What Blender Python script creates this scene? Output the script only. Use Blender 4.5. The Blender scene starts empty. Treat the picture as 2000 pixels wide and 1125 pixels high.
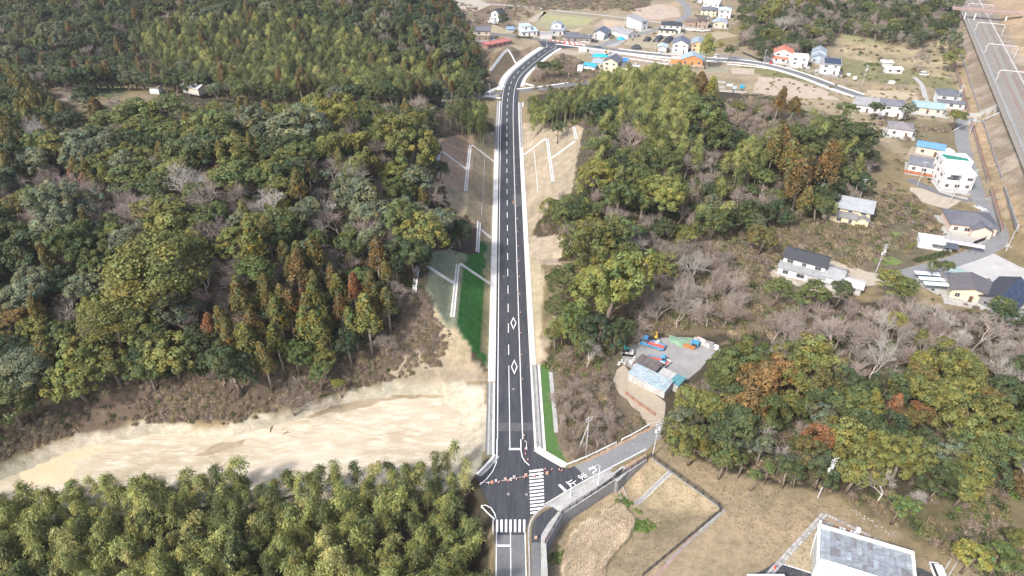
import bpy, bmesh, math, random
import numpy as np
from mathutils import Vector, Matrix
R = math.radians
random.seed(7)
RNG = np.random.default_rng(7)
S = bpy.context.scene
C = S.collection

# ---------------------------------------------------------------- camera, sky, sun, exposure
HC, F, PITCH = 118.0, 1333.3, R(34.2)          # drone height (m), focal length (px of a 2000 px wide frame), tilt
cd = bpy.data.cameras.new('drone_camera'); cam = bpy.data.objects.new('drone_camera', cd); C.objects.link(cam)
cam.location = (0, 0, HC); cam.rotation_euler = (R(90) - PITCH, 0, 0)
cd.lens = 24; cd.sensor_width = 36; cd.clip_start = 1; cd.clip_end = 9000
S.camera = cam
SUN_EL, SUN_ROT = 44.0, 222.0                  # sun behind the camera on the left
W = bpy.data.worlds.new('World'); S.world = W; W.use_nodes = True
wn = W.node_tree.nodes; wn.clear()
sky = wn.new('ShaderNodeTexSky'); sky.sky_type = 'NISHITA'; sky.sun_disc = False
sky.sun_elevation = R(SUN_EL); sky.sun_rotation = R(SUN_ROT); sky.air_density = 0.8; sky.dust_density = 3.5; sky.ozone_density = 0.6
bg = wn.new('ShaderNodeBackground'); bg.inputs[1].default_value = 0.15
wo = wn.new('ShaderNodeOutputWorld')
W.node_tree.links.new(sky.outputs[0], bg.inputs[0]); W.node_tree.links.new(bg.outputs[0], wo.inputs[0])
ld = bpy.data.lights.new('sun', 'SUN'); sun = bpy.data.objects.new('sun', ld); C.objects.link(sun)
ld.energy = 2.15; ld.angle = R(5.0); ld.color = (1.0, 0.975, 0.94)
sd = Vector((math.sin(R(SUN_ROT)) * math.cos(R(SUN_EL)), math.cos(R(SUN_ROT)) * math.cos(R(SUN_EL)), math.sin(R(SUN_EL))))
sun.rotation_euler = sd.to_track_quat('Z', 'Y').to_euler(); sun.location = (-80, -80, 150)
S.view_settings.view_transform = 'Standard'; S.view_settings.look = 'None'
S.view_settings.exposure = 1.2; S.view_settings.gamma = 1; S.view_settings.use_curve_mapping = False
S.render.engine = 'CYCLES'
S.cycles.max_bounces = 5; S.cycles.diffuse_bounces = 3; S.cycles.glossy_bounces = 2; S.cycles.transmission_bounces = 3
S.cycles.transparent_max_bounces = 4

# ---------------------------------------------------------------- helpers
CP, SP = math.cos(PITCH), math.sin(PITCH)
def P(px, py, z=0.0):
    """ground point (height z) that the photograph shows at a pixel"""
    u, v = (px - 1000) / F, -(py - 562.5) / F
    d = (u, CP + v * SP, -SP + v * CP)
    t = (z - HC) / d[2]
    return (d[0] * t, d[1] * t)
def proj(x, y, z):
    f = y * CP - (z - HC) * SP
    f = np.maximum(f, 1e-3)
    return 1000 + F * x / f, 562.5 - F * (y * SP + (z - HC) * CP) / f
def ppm(y, z=0.0):                              # pixels per metre
    return F / (y * CP - (z - HC) * SP)
def pw(pts, z=0.0): return [P(a, b, z) for a, b in pts]

def sdist(poly, x, y):
    """distance to a polygon's edge, positive inside (arrays)"""
    p = np.asarray(poly, float); q = np.roll(p, -1, 0)
    best = np.full(x.shape, 1e9); ins = np.zeros(x.shape, bool)
    for (ax, ay), (bx, by) in zip(p, q):
        dx, dy = bx - ax, by - ay
        t = np.clip(((x - ax) * dx + (y - ay) * dy) / (dx * dx + dy * dy + 1e-9), 0, 1)
        best = np.minimum(best, (x - ax - t * dx) ** 2 + (y - ay - t * dy) ** 2)
        c = (ay > y) != (by > y)
        ins ^= c & (x < dx * (y - ay) / (dy if dy else 1e-9) + ax)
    return np.where(ins, 1, -1) * np.sqrt(best)
def inside(poly, x, y):
    n = len(poly); r = False; j = n - 1
    for i in range(n):
        xi, yi = poly[i]; xj, yj = poly[j]
        if (yi > y) != (yj > y) and x < (xj - xi) * (y - yi) / (yj - yi) + xi: r = not r
        j = i
    return r
def vnoise(x, y, s, seed=0):
    """smooth value noise in 0..1 on arrays"""
    x = np.asarray(x, float) / s; y = np.asarray(y, float) / s
    ix, iy = np.floor(x).astype(int), np.floor(y).astype(int); fx, fy = x - ix, y - iy
    fx, fy = fx * fx * (3 - 2 * fx), fy * fy * (3 - 2 * fy)
    def h(a, b):
        n = (a * 374761393 + b * 668265263 + seed * 974711) & 0x7fffffff
        n = ((n ^ (n >> 13)) * 1274126177) & 0x7fffffff
        return ((n ^ (n >> 16)) & 0xffff) / 65535.0
    return (h(ix, iy) * (1 - fx) + h(ix + 1, iy) * fx) * (1 - fy) + (h(ix, iy + 1) * (1 - fx) + h(ix + 1, iy + 1) * fx) * fy

def link(o, parent=None):
    C.objects.link(o)
    if parent is not None: o.parent = parent
    return o
def tag(o, label=None, cat=None, group=None, kind=None):
    if label: o['label'] = label
    if cat: o['category'] = cat
    if group: o['group'] = group
    if kind: o['kind'] = kind
    return o
def T(name, label, cat, loc=(0, 0, 0), rz=0.0, group=None):
    o = link(bpy.data.objects.new(name, None)); o.location = loc; o.rotation_euler = (0, 0, rz)
    o.empty_display_size = 0.5
    return tag(o, label, cat, group)
class MB:
    def __init__(s): s.v = []; s.f = []
    def add(s, vs, fs):
        n = len(s.v); s.v += [tuple(a) for a in vs]; s.f += [tuple(i + n for i in f) for f in fs]; return s
    def bx(s, x0, x1, y0, y1, z0, z1):
        return s.add([(x0, y0, z0), (x1, y0, z0), (x1, y1, z0), (x0, y1, z0), (x0, y0, z1), (x1, y0, z1), (x1, y1, z1), (x0, y1, z1)],
                     [(3, 2, 1, 0), (4, 5, 6, 7), (0, 1, 5, 4), (1, 2, 6, 5), (2, 3, 7, 6), (3, 0, 4, 7)])
    def box(s, cx, cy, cz, sx, sy, sz, rz=0.0, ry=0.0):
        m = Matrix.Translation((cx, cy, cz)) @ Matrix.Rotation(rz, 4, 'Z') @ Matrix.Rotation(ry, 4, 'Y')
        vs = [m @ Vector((a * sx / 2, b * sy / 2, c * sz / 2)) for c in (-1, 1) for a, b in ((-1, -1), (1, -1), (1, 1), (-1, 1))]
        return s.add(vs, [(3, 2, 1, 0), (4, 5, 6, 7), (0, 1, 5, 4), (1, 2, 6, 5), (2, 3, 7, 6), (3, 0, 4, 7)])
    def prism(s, pts, z0, z1):
        n = len(pts)
        a = sum(pts[i][0] * pts[(i + 1) % n][1] - pts[(i + 1) % n][0] * pts[i][1] for i in range(n))
        if a < 0: pts = pts[::-1]
        vs = [(p[0], p[1], z0) for p in pts] + [(p[0], p[1], z1) for p in pts]
        return s.add(vs, [tuple(range(n - 1, -1, -1)), tuple(range(n, 2 * n))] + [(i, (i + 1) % n, n + (i + 1) % n, n + i) for i in range(n)])
    def quad(s, *p): return s.add(p, [tuple(range(len(p)))])
    def tube(s, pts, rs, n=5, cap=True):
        pts = [Vector(p) for p in pts]
        if not hasattr(rs, '__len__'): rs = [rs] * len(pts)
        b = len(s.v)
        for i, p in enumerate(pts):
            d = (pts[min(i + 1, len(pts) - 1)] - pts[max(i - 1, 0)]).normalized()
            u = d.orthogonal().normalized() if abs(d.z) < 0.999 else Vector((1, 0, 0)); w = d.cross(u)
            for k in range(n):
                a = 2 * math.pi * k / n
                s.v.append(tuple(p + (u * math.cos(a) + w * math.sin(a)) * rs[i]))
        for i in range(len(pts) - 1):
            for k in range(n):
                s.f.append((b + i * n + k, b + i * n + (k + 1) % n, b + (i + 1) * n + (k + 1) % n, b + (i + 1) * n + k))
        if cap:
            s.f.append(tuple(b + k for k in range(n - 1, -1, -1))); e = b + (len(pts) - 1) * n
            s.f.append(tuple(e + k for k in range(n)))
        return s
    def cyl(s, x, y, z0, z1, r0, r1=None, n=10): return s.tube([(x, y, z0), (x, y, z1)], [r0, r0 if r1 is None else r1], n)
    def mesh(s, name, mat, smooth=False):
        m = bpy.data.meshes.new(name); m.from_pydata(s.v, [], s.f); m.validate()
        if mat: m.materials.append(mat)
        if smooth: m.polygons.foreach_set('use_smooth', [True] * len(m.polygons))
        return m
    def build(s, name, mat, parent=None, smooth=False):
        return link(bpy.data.objects.new(name, s.mesh(name, mat, smooth)), parent)
def inst(name, mesh, parent=None, loc=(0, 0, 0), rz=0.0, scale=None):
    o = bpy.data.objects.new(name, mesh); o.location = loc; o.rotation_euler = (0, 0, rz)
    if scale is not None: o.scale = scale
    return link(o, parent)
def smooth_line(pts, step=4.0):
    p = [Vector((a, b)) for a, b in pts]; out = []
    for i in range(len(p) - 1):
        a, b, c, d = p[max(i - 1, 0)], p[i], p[i + 1], p[min(i + 2, len(p) - 1)]
        n = max(1, int((c - b).length / step))
        for k in range(n):
            t = k / n
            out.append(0.5 * ((2 * b) + (c - a) * t + (2 * a - 5 * b + 4 * c - d) * t * t + (3 * b - a - 3 * c + d) * t ** 3))
    out.append(p[-1]); return out
def offs(line, o):
    """polyline moved sideways; o > 0 is to the right of travel"""
    r = []
    for i, p in enumerate(line):
        d = (line[min(i + 1, len(line) - 1)] - line[max(i - 1, 0)]).normalized()
        oo = o[i] if hasattr(o, '__len__') else o
        r.append(Vector((p.x + d.y * oo, p.y - d.x * oo)))
    return r
def strip(name, line, o0, o1, z, mat, parent=None, zf=None, thick=0.0):
    a, b = offs(line, o0), offs(line, o1); m = MB(); n = len(line)
    for i in range(n):
        zz = z + (zf(line[i]) if zf else 0)
        m.v += [(a[i].x, a[i].y, zz), (b[i].x, b[i].y, zz)]
    for i in range(n - 1): m.f.append((2 * i, 2 * i + 1, 2 * i + 3, 2 * i + 2))
    if thick:
        k = len(m.v)
        m.v += [(x, y, zz - thick) for x, y, zz in m.v]
        for i in range(n - 1):
            m.f += [(2 * i + 2, 2 * i, k + 2 * i, k + 2 * i + 2)[::-1], (2 * i + 1, 2 * i + 3, k + 2 * i + 3, k + 2 * i + 1)[::-1]]
        m.f += [(0, 1, k + 1, k), (2 * n - 1, 2 * n - 2, k + 2 * n - 2, k + 2 * n - 1)]
    return m.build(name, mat, parent)
def cut(line, s0, s1):
    """piece of a polyline between two arc lengths"""
    out = []; L = 0.0
    for a, b in zip(line, line[1:]):
        d = (b - a).length
        if L + d >= s0 and L <= s1:
            t0, t1 = max(0, (s0 - L) / d), min(1, (s1 - L) / d)
            if not out: out.append(a.lerp(b, t0))
            out.append(a.lerp(b, t1))
        L += d
    return out
def length(line): return sum((b - a).length for a, b in zip(line, line[1:]))
def ragged(pts, amp, step, seed=1):
    rd = random.Random(seed); out = []
    for (ax, ay), (bx, by) in zip(pts, pts[1:] + pts[:1]):
        L = math.hypot(bx - ax, by - ay); n = max(1, int(L / step)); nx, ny = -(by - ay) / (L or 1), (bx - ax) / (L or 1)
        ph = rd.random() * 9
        for k in range(n):
            t = k / n; w = math.sin(math.pi * t) ** 0.5 if n > 1 else 0
            o = amp * w * (0.6 * math.sin(ph + t * L / step * 0.9) + rd.uniform(-0.7, 0.7))
            out.append((ax + (bx - ax) * t + nx * o, ay + (by - ay) * t + ny * o))
    return out
def sheet(name, pts, z, mat, parent=None, kind='structure'):
    n = len(pts)
    if sum(pts[i][0] * pts[(i + 1) % n][1] - pts[(i + 1) % n][0] * pts[i][1] for i in range(n)) < 0: pts = pts[::-1]
    o = MB().quad(*[(a, b, z) for a, b in pts]).build(name, mat, parent)
    if kind and parent is None: o['kind'] = kind
    return o

# ---------------------------------------------------------------- materials
MATS = {}
def nodes(name):
    m = bpy.data.materials.new(name); m.use_nodes = True; nt = m.node_tree; b = nt.nodes['Principled BSDF']
    return m, nt, b
def N(nt, t, **k):
    n = nt.nodes.new(t)
    for a, v in k.items():
        if a.startswith('i_'): n.inputs[a[2:].replace('_', ' ')].default_value = v
        else: setattr(n, a, v)
    return n
def noise_mix(nt, vec, c1, c2, scale, detail=4, lo=0.35, hi=0.65, rough=0.6):
    n = N(nt, 'ShaderNodeTexNoise'); n.inputs['Scale'].default_value = scale; n.inputs['Detail'].default_value = detail
    n.inputs['Roughness'].default_value = rough
    nt.links.new(vec, n.inputs['Vector'])
    r = N(nt, 'ShaderNodeMapRange'); r.inputs[1].default_value = lo; r.inputs[2].default_value = hi
    nt.links.new(n.outputs['Fac'], r.inputs[0])
    mx = N(nt, 'ShaderNodeMix', data_type='RGBA')
    nt.links.new(r.outputs[0], mx.inputs[0])
    for sock, c in ((mx.inputs[6], c1), (mx.inputs[7], c2)):
        if isinstance(c, tuple): sock.default_value = (*c, 1)
        else: nt.links.new(c, sock)
    return mx.outputs[2]
def mat(name, c, c2=None, scale=0.6, rough=0.8, metal=0.0, spec=0.3, c3=None, scale3=6.0, bump=0.0, bscale=8.0, bdist=0.05, world=False, stretch=None):
    """two-tone worn material: c and c2 in broad patches, c3 in fine grain"""
    if name in MATS: return MATS[name]
    m, nt, b = nodes(name)
    b.inputs['Roughness'].default_value = rough; b.inputs['Metallic'].default_value = metal
    b.inputs['Specular IOR Level'].default_value = spec
    if world: vec = N(nt, 'ShaderNodeNewGeometry').outputs['Position']
    else: vec = N(nt, 'ShaderNodeTexCoord').outputs['Object']
    if stretch:
        mp = N(nt, 'ShaderNodeMapping'); mp.inputs['Scale'].default_value = stretch; nt.links.new(vec, mp.inputs[0]); vec = mp.outputs[0]
    col = None
    if c2: col = noise_mix(nt, vec, c, c2, scale)
    if c3: col = noise_mix(nt, vec, col if col else c, c3, scale3, 3, 0.45, 0.75)
    if col: nt.links.new(col, b.inputs['Base Color'])
    else: b.inputs['Base Color'].default_value = (*c, 1)
    if bump:
        n = N(nt, 'ShaderNodeTexNoise'); n.inputs['Scale'].default_value = bscale; n.inputs['Detail'].default_value = 3; nt.links.new(vec, n.inputs['Vector'])
        bp = N(nt, 'ShaderNodeBump'); bp.inputs['Strength'].default_value = bump; bp.inputs['Distance'].default_value = bdist
        nt.links.new(n.outputs['Fac'], bp.inputs['Height']); nt.links.new(bp.outputs[0], b.inputs['Normal'])
    MATS[name] = m; return m
def dull(c, k): return tuple(min(1, a * k) for a in c)
def paint(name, c, rough=0.55, var=0.82, scale=1.2): return mat(name, c, dull(c, var), scale, rough, c3=dull(c, 0.9), scale3=9)
# ---------------------------------------------------------------- the lie of the land
ROADPX = [(997.5, 1180), (997.3, 1060), (996.2, 900), (993.7, 712), (992, 555), (990.6, 400), (989.9, 300), (990.3, 220), (992.5, 185), (995.5, 170), (999.5, 159),
          (1004.5, 150), (1012, 141), (1022, 132), (1034, 121.5), (1048, 110.5), (1063, 100), (1079, 90.5), (1088, 86)]
ROAD = smooth_line(pw(ROADPX), 3.0)
_ry = np.array([p.y for p in ROAD]); _rx = np.array([p.x for p in ROAD])
def road_x(y): return np.interp(y, _ry, _rx)
HILL_A = pw([(-420, 1010), (-100, 950), (20, 895), (140, 846), (300, 818), (450, 822), (560, 795), (640, 766), (740, 744), (840, 738), (900, 728), (960, 716), (1004, 700), (1004, 235), (945, 232), (850, 208), (560, 207), (370, 200), (230, 197), (120, 205), (-500, 215)])
HILL_B = pw([(976, 725), (1040, 722), (1075, 700), (1095, 640), (1140, 590), (1260, 560), (1340, 500), (1430, 462), (1540, 430), (1640, 390), (1720, 330), (1735, 285), (1640, 235), (1500, 205), (1330, 196), (1180, 188), (1100, 196), (1035, 205), (976, 220)])
HILL_C = pw([(-700, 150), (0, 172), (230, 158), (560, 186), (800, 184), (930, 178), (952, 150), (948, 120), (935, 98), (905, 60), (850, 20), (780, -30), (400, -90), (-700, -90)])
HILL_D = pw([(1455, 92), (1480, 60), (1470, 20), (1400, -25), (1900, -40), (1885, 10), (1868, 55), (1780, 85), (1700, 72), (1650, 55), (1610, 90), (1560, 100), (1500, 95)])
HILL_E = pw([(938, 186), (962, 172), (985, 148), (1008, 120), (1018, 100), (985, 98), (950, 110), (938, 140)])
HILL_L = pw([(-600, 420), (-100, 390), (60, 330), (150, 300), (170, 240), (150, 205), (-600, 200)])
# the basin beside the junction
WALL_PX = [(1068, 1140), (1064, 1062), (1099, 1003), (1262, 898)]
WALL = pw(WALL_PX)
BASIN = pw([(1068, 1150), (1064, 1062), (1099, 1003), (1271, 893), (1412, 996), (1250, 1128), (1200, 1190), (1068, 1190)])
CULV = pw([(1193, 931), (1216, 913), (1226, 921), (1206, 940)])
def seg_d(pts, x, y):
    best = np.full(np.shape(x), 1e9)
    for (ax, ay), (bx, by) in zip(pts, pts[1:]):
        dx, dy = bx - ax, by - ay
        t = np.clip(((x - ax) * dx + (y - ay) * dy) / (dx * dx + dy * dy), 0, 1)
        best = np.minimum(best, np.hypot(x - ax - t * dx, y - ay - t * dy))
    return best
def dome(d, h, w, k=2.0): return h * (1 - (1 - np.clip(d / w, 0, 1)) ** k)
def cut_z(off):
    """two 7 m lifts with berms, then the natural hill"""
    o = np.maximum(off, 0)
    return np.interp(o, [0, 8.6, 10.6, 19.2, 21.2, 60], [0, 7.1, 7.1, 14.1, 14.1, 45])
LEFT_HALF, RIGHT_HALF = 5.6, 7.6
CUT_MASK = {}
LOW = [P(-500, 1010, 0), P(-100, 952, 0), P(20, 897, 0), P(140, 848, 0), P(300, 820, 0), P(450, 824, 0), P(560, 797, 0), P(640, 768, 0), P(740, 748, 0), P(860, 742, 0), P(946, 760, 0), P(944, 850, 0), P(926, 915, 0), P(938, 970, 0), P(958, 1020, 0), P(960, 1125, 0), (-6.2, 40), (-400, 40)]
SAND_Z, GROVE_Z = -3.0, -6.0
RA, RB = Vector(P(1910, 40, 9)), Vector(P(1975, 178, 9))          # axis of the left track
RDIR = (RB - RA).normalized(); RN = Vector((RDIR.y, -RDIR.x))         # RN points to the village side
if RN.x > 0: RN = -RN
UNDER = Vector(P(1893, 236, 0))                                       # where the lane dives under the railway
UND_S = (UNDER - RA).dot(RDIR)
def height(x, y):
    x = np.asarray(x, float); y = np.asarray(y, float)
    n1 = vnoise(x, y, 42, 1); n2 = vnoise(x, y, 15, 2)
    rough = 0.8 + 0.4 * n1
    rx = road_x(y); off = np.abs(x - rx)
    gap = 1 - 0.62 * np.exp(-((y - 197) / 14.0) ** 4) * np.exp(-(off / 45.0) ** 4)
    a = dome(sdist(HILL_A, x, y), 23, 66) * rough * gap
    b = dome(sdist(HILL_B, x, y), 19, 62) * rough
    gb = 1 - 0.95 * np.exp(-((y - 200) / 15.0) ** 4) * np.exp(-(off / 26.0) ** 4)
    nose = np.where((y < 190) & (x > 0), 0.42, 1.0)
    b = b * gb * np.where(x < 26, nose, 1.0)
    c = dome(sdist(HILL_C, x, y), 52, 150, 1.6) * rough
    d = dome(sdist(HILL_D, x, y), 18, 70) * rough
    e = dome(sdist(HILL_E, x, y), 8, 15)
    l = dome(sdist(HILL_L, x, y), 10, 60) * rough
    nat = np.maximum.reduce([a, b, c, d, e, l])
    nat = nat + np.clip(nat / 6, 0, 1) * (n2 - 0.5) * 1.6
    nat = np.maximum(nat, 0)
    z = nat
    inroad = (y > 120) & (y < 330)
    half = np.where(x < rx, LEFT_HALF, RIGHT_HALF)
    cz = np.where(inroad, cut_z(off - half), 1e3)
    z = np.minimum(nat, cz)
    # curved stretch of the road further on
    rd = seg_d([(p.x, p.y) for p in ROAD[::4]], x, y)
    z = np.where((y >= 330) & (rd < 40), np.minimum(z, np.maximum(rd - 7.5, 0) / 1.3), z)
    # low valley floor left of the junction: sand field, then the grove
    dl = sdist(LOW, x, y)
    z = np.where(dl > 0, -np.clip(dl / np.where(x < -17, .5, 1.9), 0, 3.0) - 3.0 * np.clip((103 + 4 * (n1 - .5) - y) / 9, 0, 1) * np.clip(dl / 5, 0, 1), z)
    # railway bank: retaining wall at the road, berm, long slope, track bed at 9 m
    q = (x - RA.x) * RN.x + (y - RA.y) * RN.y; s = (x - RA.x) * RDIR.x + (y - RA.y) * RDIR.y
    q = q + np.clip((s - 262) * .14, 0, 9)
    bank = np.interp(-q, [-17.6, -16.9, -13.6, -13.0, -5.6, 9, 14, 45], [0, 1.5, 1.9, 3.2, 9, 9, 9.3, 19])
    bank = np.where((np.abs(s - UND_S) < 5.5) & (q > 5.2), 0, bank)
    bank = np.where((s > -140) & (q < 17.6) & (q > -120), bank, 0)
    z = np.where(bank > 0, np.maximum(z, bank), z)
    # basin
    db = sdist(BASIN, x, y); dw = seg_d(WALL, x, y)
    din = np.where((db > 0) | (dw < 1.6), 1, 0)
    dside = np.where(dw < 9, 9, db)
    others = [BASIN[3], BASIN[4], BASIN[5], BASIN[6]]
    do = seg_d(others, x, y)
    deep = np.minimum(3.6 * np.clip((np.where(db > 0, dw, -dw) + 1.5) / 0.9, 0, 1), do / 2.1)
    z = np.where(din > 0, -np.minimum(deep, 3.6), z)
    cu = sdist(CULV, x, y)
    z = np.where(cu > -.25, np.minimum(z, -2.4), z)
    return z, (cz < nat - 0.02) & inroad & (nat > 0.1)
GX = np.unique(np.concatenate([[-4000, -2000, -1200, -800, -620], np.arange(-500, -48, 2.2), np.arange(-48, 50, 0.8), np.arange(50, 340, 2.2), np.arange(340, 500, 5), [620, 800, 1200, 2000, 4000]]))
GY = np.unique(np.concatenate([[-600, -200, 0, 30, 45], np.arange(52, 128, 0.95), np.arange(128, 335, 1.25), np.arange(335, 520, 2.2), np.arange(520, 760, 6), [800, 950, 1200, 2000, 4000]]))
_X, _Y = np.meshgrid(GX, GY)
GZ, GCUT = height(_X, _Y)
def HT(x, y):
    i = min(max(np.searchsorted(GX, x) - 1, 0), len(GX) - 2); j = min(max(np.searchsorted(GY, y) - 1, 0), len(GY) - 2)
    u = (x - GX[i]) / (GX[i + 1] - GX[i]); v = (y - GY[j]) / (GY[j + 1] - GY[j])
    # same split of each quad as the mesh triangles (0-1-2, 0-2-3)
    a, b, c, d = GZ[j, i], GZ[j, i + 1], GZ[j + 1, i + 1], GZ[j + 1, i]
    return float(a + (b - a) * u + (c - b) * v if u >= v else a + (c - d) * u + (d - a) * v)
def PT(px, py, dz=0.0):
    """where the photograph's pixel meets the terrain raised by dz"""
    u, v = (px - 1000) / F, -(py - 562.5) / F
    d = Vector((u, CP + v * SP, -SP + v * CP)).normalized()
    t = (HC - 75) / -d.z if d.z < 0 else 400
    while t < 1500:
        p = Vector((0, 0, HC)) + d * t
        if p.z <= HT(p.x, p.y) + dz:
            lo, hi = t - 2.0, t
            for _ in range(8):
                mid = (lo + hi) / 2; p = Vector((0, 0, HC)) + d * mid
                if p.z <= HT(p.x, p.y) + dz: hi = mid
                else: lo = mid
            return p.x, p.y, HT(p.x, p.y)
        t += 2.0
    return p.x, p.y, HT(p.x, p.y)

# ---- ground cover, each kind where the photograph shows it
FLOOR, SCRUB, STRAW, LAWN = (0.105, 0.085, 0.055), (0.185, 0.142, 0.095), (0.40, 0.315, 0.19), (0.42, 0.315, 0.185)
GREEN, SOIL, SAND, TAN = (0.11, 0.15, 0.04), (0.34, 0.25, 0.16), (0.60, 0.475, 0.30), (0.47, 0.37, 0.245)
ZONES = [
    ([(-300, 1300), (-300, 900), (960, 890), (960, 1300)], FLOOR),
    ([(-400, 1010), (-100, 955), (20, 900), (140, 852), (300, 826), (450, 830), (560, 803), (640, 774), (740, 752), (860, 746), (950, 762), (948, 850), (930, 925), (880, 960), (-400, 1060)], (0.60, 0.53, 0.41)),
    ([(1040, 700), (1200, 640), (1420, 690), (1280, 800), (1290, 850), (1100, 900), (1040, 800)], (0.24, 0.185, 0.12)),
    ([(1240, 660), (1500, 612), (1640, 580), (1850, 604), (2200, 630), (2200, 980), (2000, 1030), (1900, 1000), (1600, 965), (1440, 935), (1290, 860), (1250, 780)], FLOOR),
    ([(1180, 470), (1420, 430), (1640, 400), (1780, 380), (1870, 440), (1760, 540), (1560, 600), (1480, 660), (1350, 650), (1230, 640)], (0.225, 0.175, 0.11)),
    ([(1480, 610), (1560, 580), (1560, 620), (1420, 680)], (0.3, 0.23, 0.15)),
    ([(1280, 870), (1450, 935), (1600, 968), (1700, 1010), (1840, 1125), (1840, 1300), (1040, 1300), (1060, 1040), (1270, 893)], LAWN),
    ([(1600, 968), (1700, 1000), (1900, 1100), (2200, 1300), (2200, 900), (1900, 980)], (0.2, 0.165, 0.085)),
    ([(1840, 1125), (1900, 1100), (2000, 1300), (1840, 1300)], STRAW),
    # towns, fields beyond the hills
    ([(780, -60), (860, 10), (930, 90), (1010, 130), (1060, 180), (1320, 180), (1700, 270), (1900, 400), (2200, 500), (2200, -60)], (0.42, 0.33, 0.21)),
    ([(940, 100), (1010, 100), (1040, 92), (985, 150), (958, 185), (935, 180)], (0.27, 0.19, 0.115)),
    ([(1030, 170), (1040, 140), (1100, 100), (1150, 130), (1260, 170), (1180, 190), (1060, 182)], (0.23, 0.17, 0.105)),
    ([(920, 8), (1000, 0), (1000, 50), (930, 62)], (0.28, 0.20, 0.14)),
    ([(1000, -20), (1290, -20), (1260, 18), (1000, 12)], (0.2, 0.16, 0.09)),
    ([(1230, 20), (1330, 0), (1330, 50), (1240, 40)], (0.50, 0.36, 0.24)),
    ([(1380, 50), (1440, 50), (1470, 95), (1400, 90)], (0.36, 0.28, 0.13)),
    ([(1630, 65), (1720, 40), (1880, 70), (1860, 160), (1790, 150), (1650, 105)], (0.50, 0.40, 0.22)),
    ([(1640, 60), (1720, 50), (1735, 85), (1670, 85)], (0.33, 0.31, 0.11)),
    ([(1850, 20), (1900, 20), (1930, 100), (1920, 190), (1880, 180), (1870, 80)], (0.40, 0.32, 0.16)),
    ([(1430, 160), (1700, 190), (1680, 225), (1480, 205)], (0.46, 0.36, 0.22)),
    ([(1440, 130), (1560, 135), (1620, 160), (1590, 165), (1490, 150)], (0.25, 0.25, 0.09)),
    ([(1640, 110), (1760, 130), (1870, 160), (1865, 180), (1760, 165), (1640, 150)], (0.30, 0.28, 0.12)),
    ([(1690, 165), (1790, 172), (1790, 200), (1690, 190)], (0.50, 0.36, 0.2)),
    ([(1720, 225), (1880, 240), (1870, 300), (1770, 290)], (0.27, 0.22, 0.12)),
    ([(130, 172), (250, 165), (240, 188), (140, 195)], (0.15, 0.2, 0.055)),
    ([(100, 165), (150, 160), (160, 205), (120, 200)], (0.36, 0.28, 0.2)),
    ([(230, 185), (300, 184), (700, 195), (930, 200), (600, 214), (480, 222)], (0.34, 0.26, 0.16)),
    # hills
    ([(-300, 150), (60, 150), (180, 230), (370, 185), (500, 205), (850, 190), (962, 240), (962, 720), (740, 742), (600, 700), (0, 740), (-300, 900)], FLOOR),
    ([(-300, 150), (0, 165), (230, 155), (560, 180), (930, 178), (945, 130), (900, 50), (820, -60), (-300, -60)], FLOOR),
    ([(1030, 190), (1180, 150), (1330, 160), (1500, 190), (1700, 260), (1720, 330), (1640, 400), (1400, 450), (1250, 520), (1050, 500), (1040, 440)], FLOOR),
    ([(1440, 90), (1470, 0), (1900, -40), (1870, 60), (1780, 85), (1640, 50), (1600, 100)], FLOOR),
    ([(-300, 980), (-20, 900), (140, 848), (300, 820), (450, 824), (640, 768), (740, 745), (860, 740), (840, 690), (770, 660), (640, 715), (420, 735), (210, 735), (0, 830), (-300, 950)], (0.165, 0.12, 0.08)),
    ([(770, 640), (780, 560), (810, 560), (850, 600), (880, 640), (870, 690), (800, 740), (745, 742)], (0.21, 0.145, 0.115)),
    ([(740, 742), (790, 700), (850, 680), (905, 670), (950, 720), (955, 745), (900, 748)], (0.50, 0.39, 0.27)),
    ([(838, 590), (890, 622), (925, 650), (925, 720), (905, 720), (850, 690), (858, 640)], (0.60, 0.46, 0.28)),
    ([(800, 512), (800, 440), (940, 430), (950, 510)], (0.15, 0.1, 0.075)),
    ([(800, 505), (895, 498), (905, 518), (800, 520)], (0.34, 0.24, 0.16)),
    ([(1024, 512), (1040, 462), (1100, 462), (1095, 520)], (0.62, 0.49, 0.36)),
    ([(1045, 715), (1062, 640), (1090, 590), (1100, 600), (1075, 720)], (0.56, 0.43, 0.29)),
]
CUTS = [
    ([(855, 270), (985, 255), (985, 470), (900, 480), (860, 340)], (0.30, 0.245, 0.17)),
    ([(855, 270), (928, 260), (914, 380), (855, 350)], (0.31, 0.22, 0.165)),
    ([(780, 500), (985, 470), (985, 770), (780, 770)], (0.19, 0.20, 0.14)),
    ([(925, 470), (948, 470), (948, 690), (957, 735), (905, 735), (893, 618), (904, 520)], (0.04, 0.125, 0.034)),
    ([(946, 525), (990, 520), (990, 690), (938, 690)], (0.27, 0.235, 0.14)),
    ([(1000, 240), (1140, 240), (1100, 470), (1000, 470)], (0.295, 0.25, 0.195)),
    ([(1000, 500), (1120, 500), (1110, 740), (1000, 740)], (0.31, 0.27, 0.195)),
]
_px, _py = proj(_X, _Y, GZ)
_jx = (vnoise(_X, _Y, 5, 11) - 0.5) * 3.2 * F / np.maximum(_Y * CP - (GZ - HC) * SP, 20)
_jy = (vnoise(_X, _Y, 5, 12) - 0.5) * 2.4 * F / np.maximum(_Y * CP - (GZ - HC) * SP, 20)
COL = np.zeros(_X.shape + (3,)); COL[:] = (0.26, 0.21, 0.13)
def paint_zone(poly, c, mask=None, j=1.0):
    m = sdist(poly, _px + _jx * j, _py + _jy * j) > 0
    m &= (_Y > 30)
    if mask is not None: m &= mask
    COL[m] = c
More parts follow.
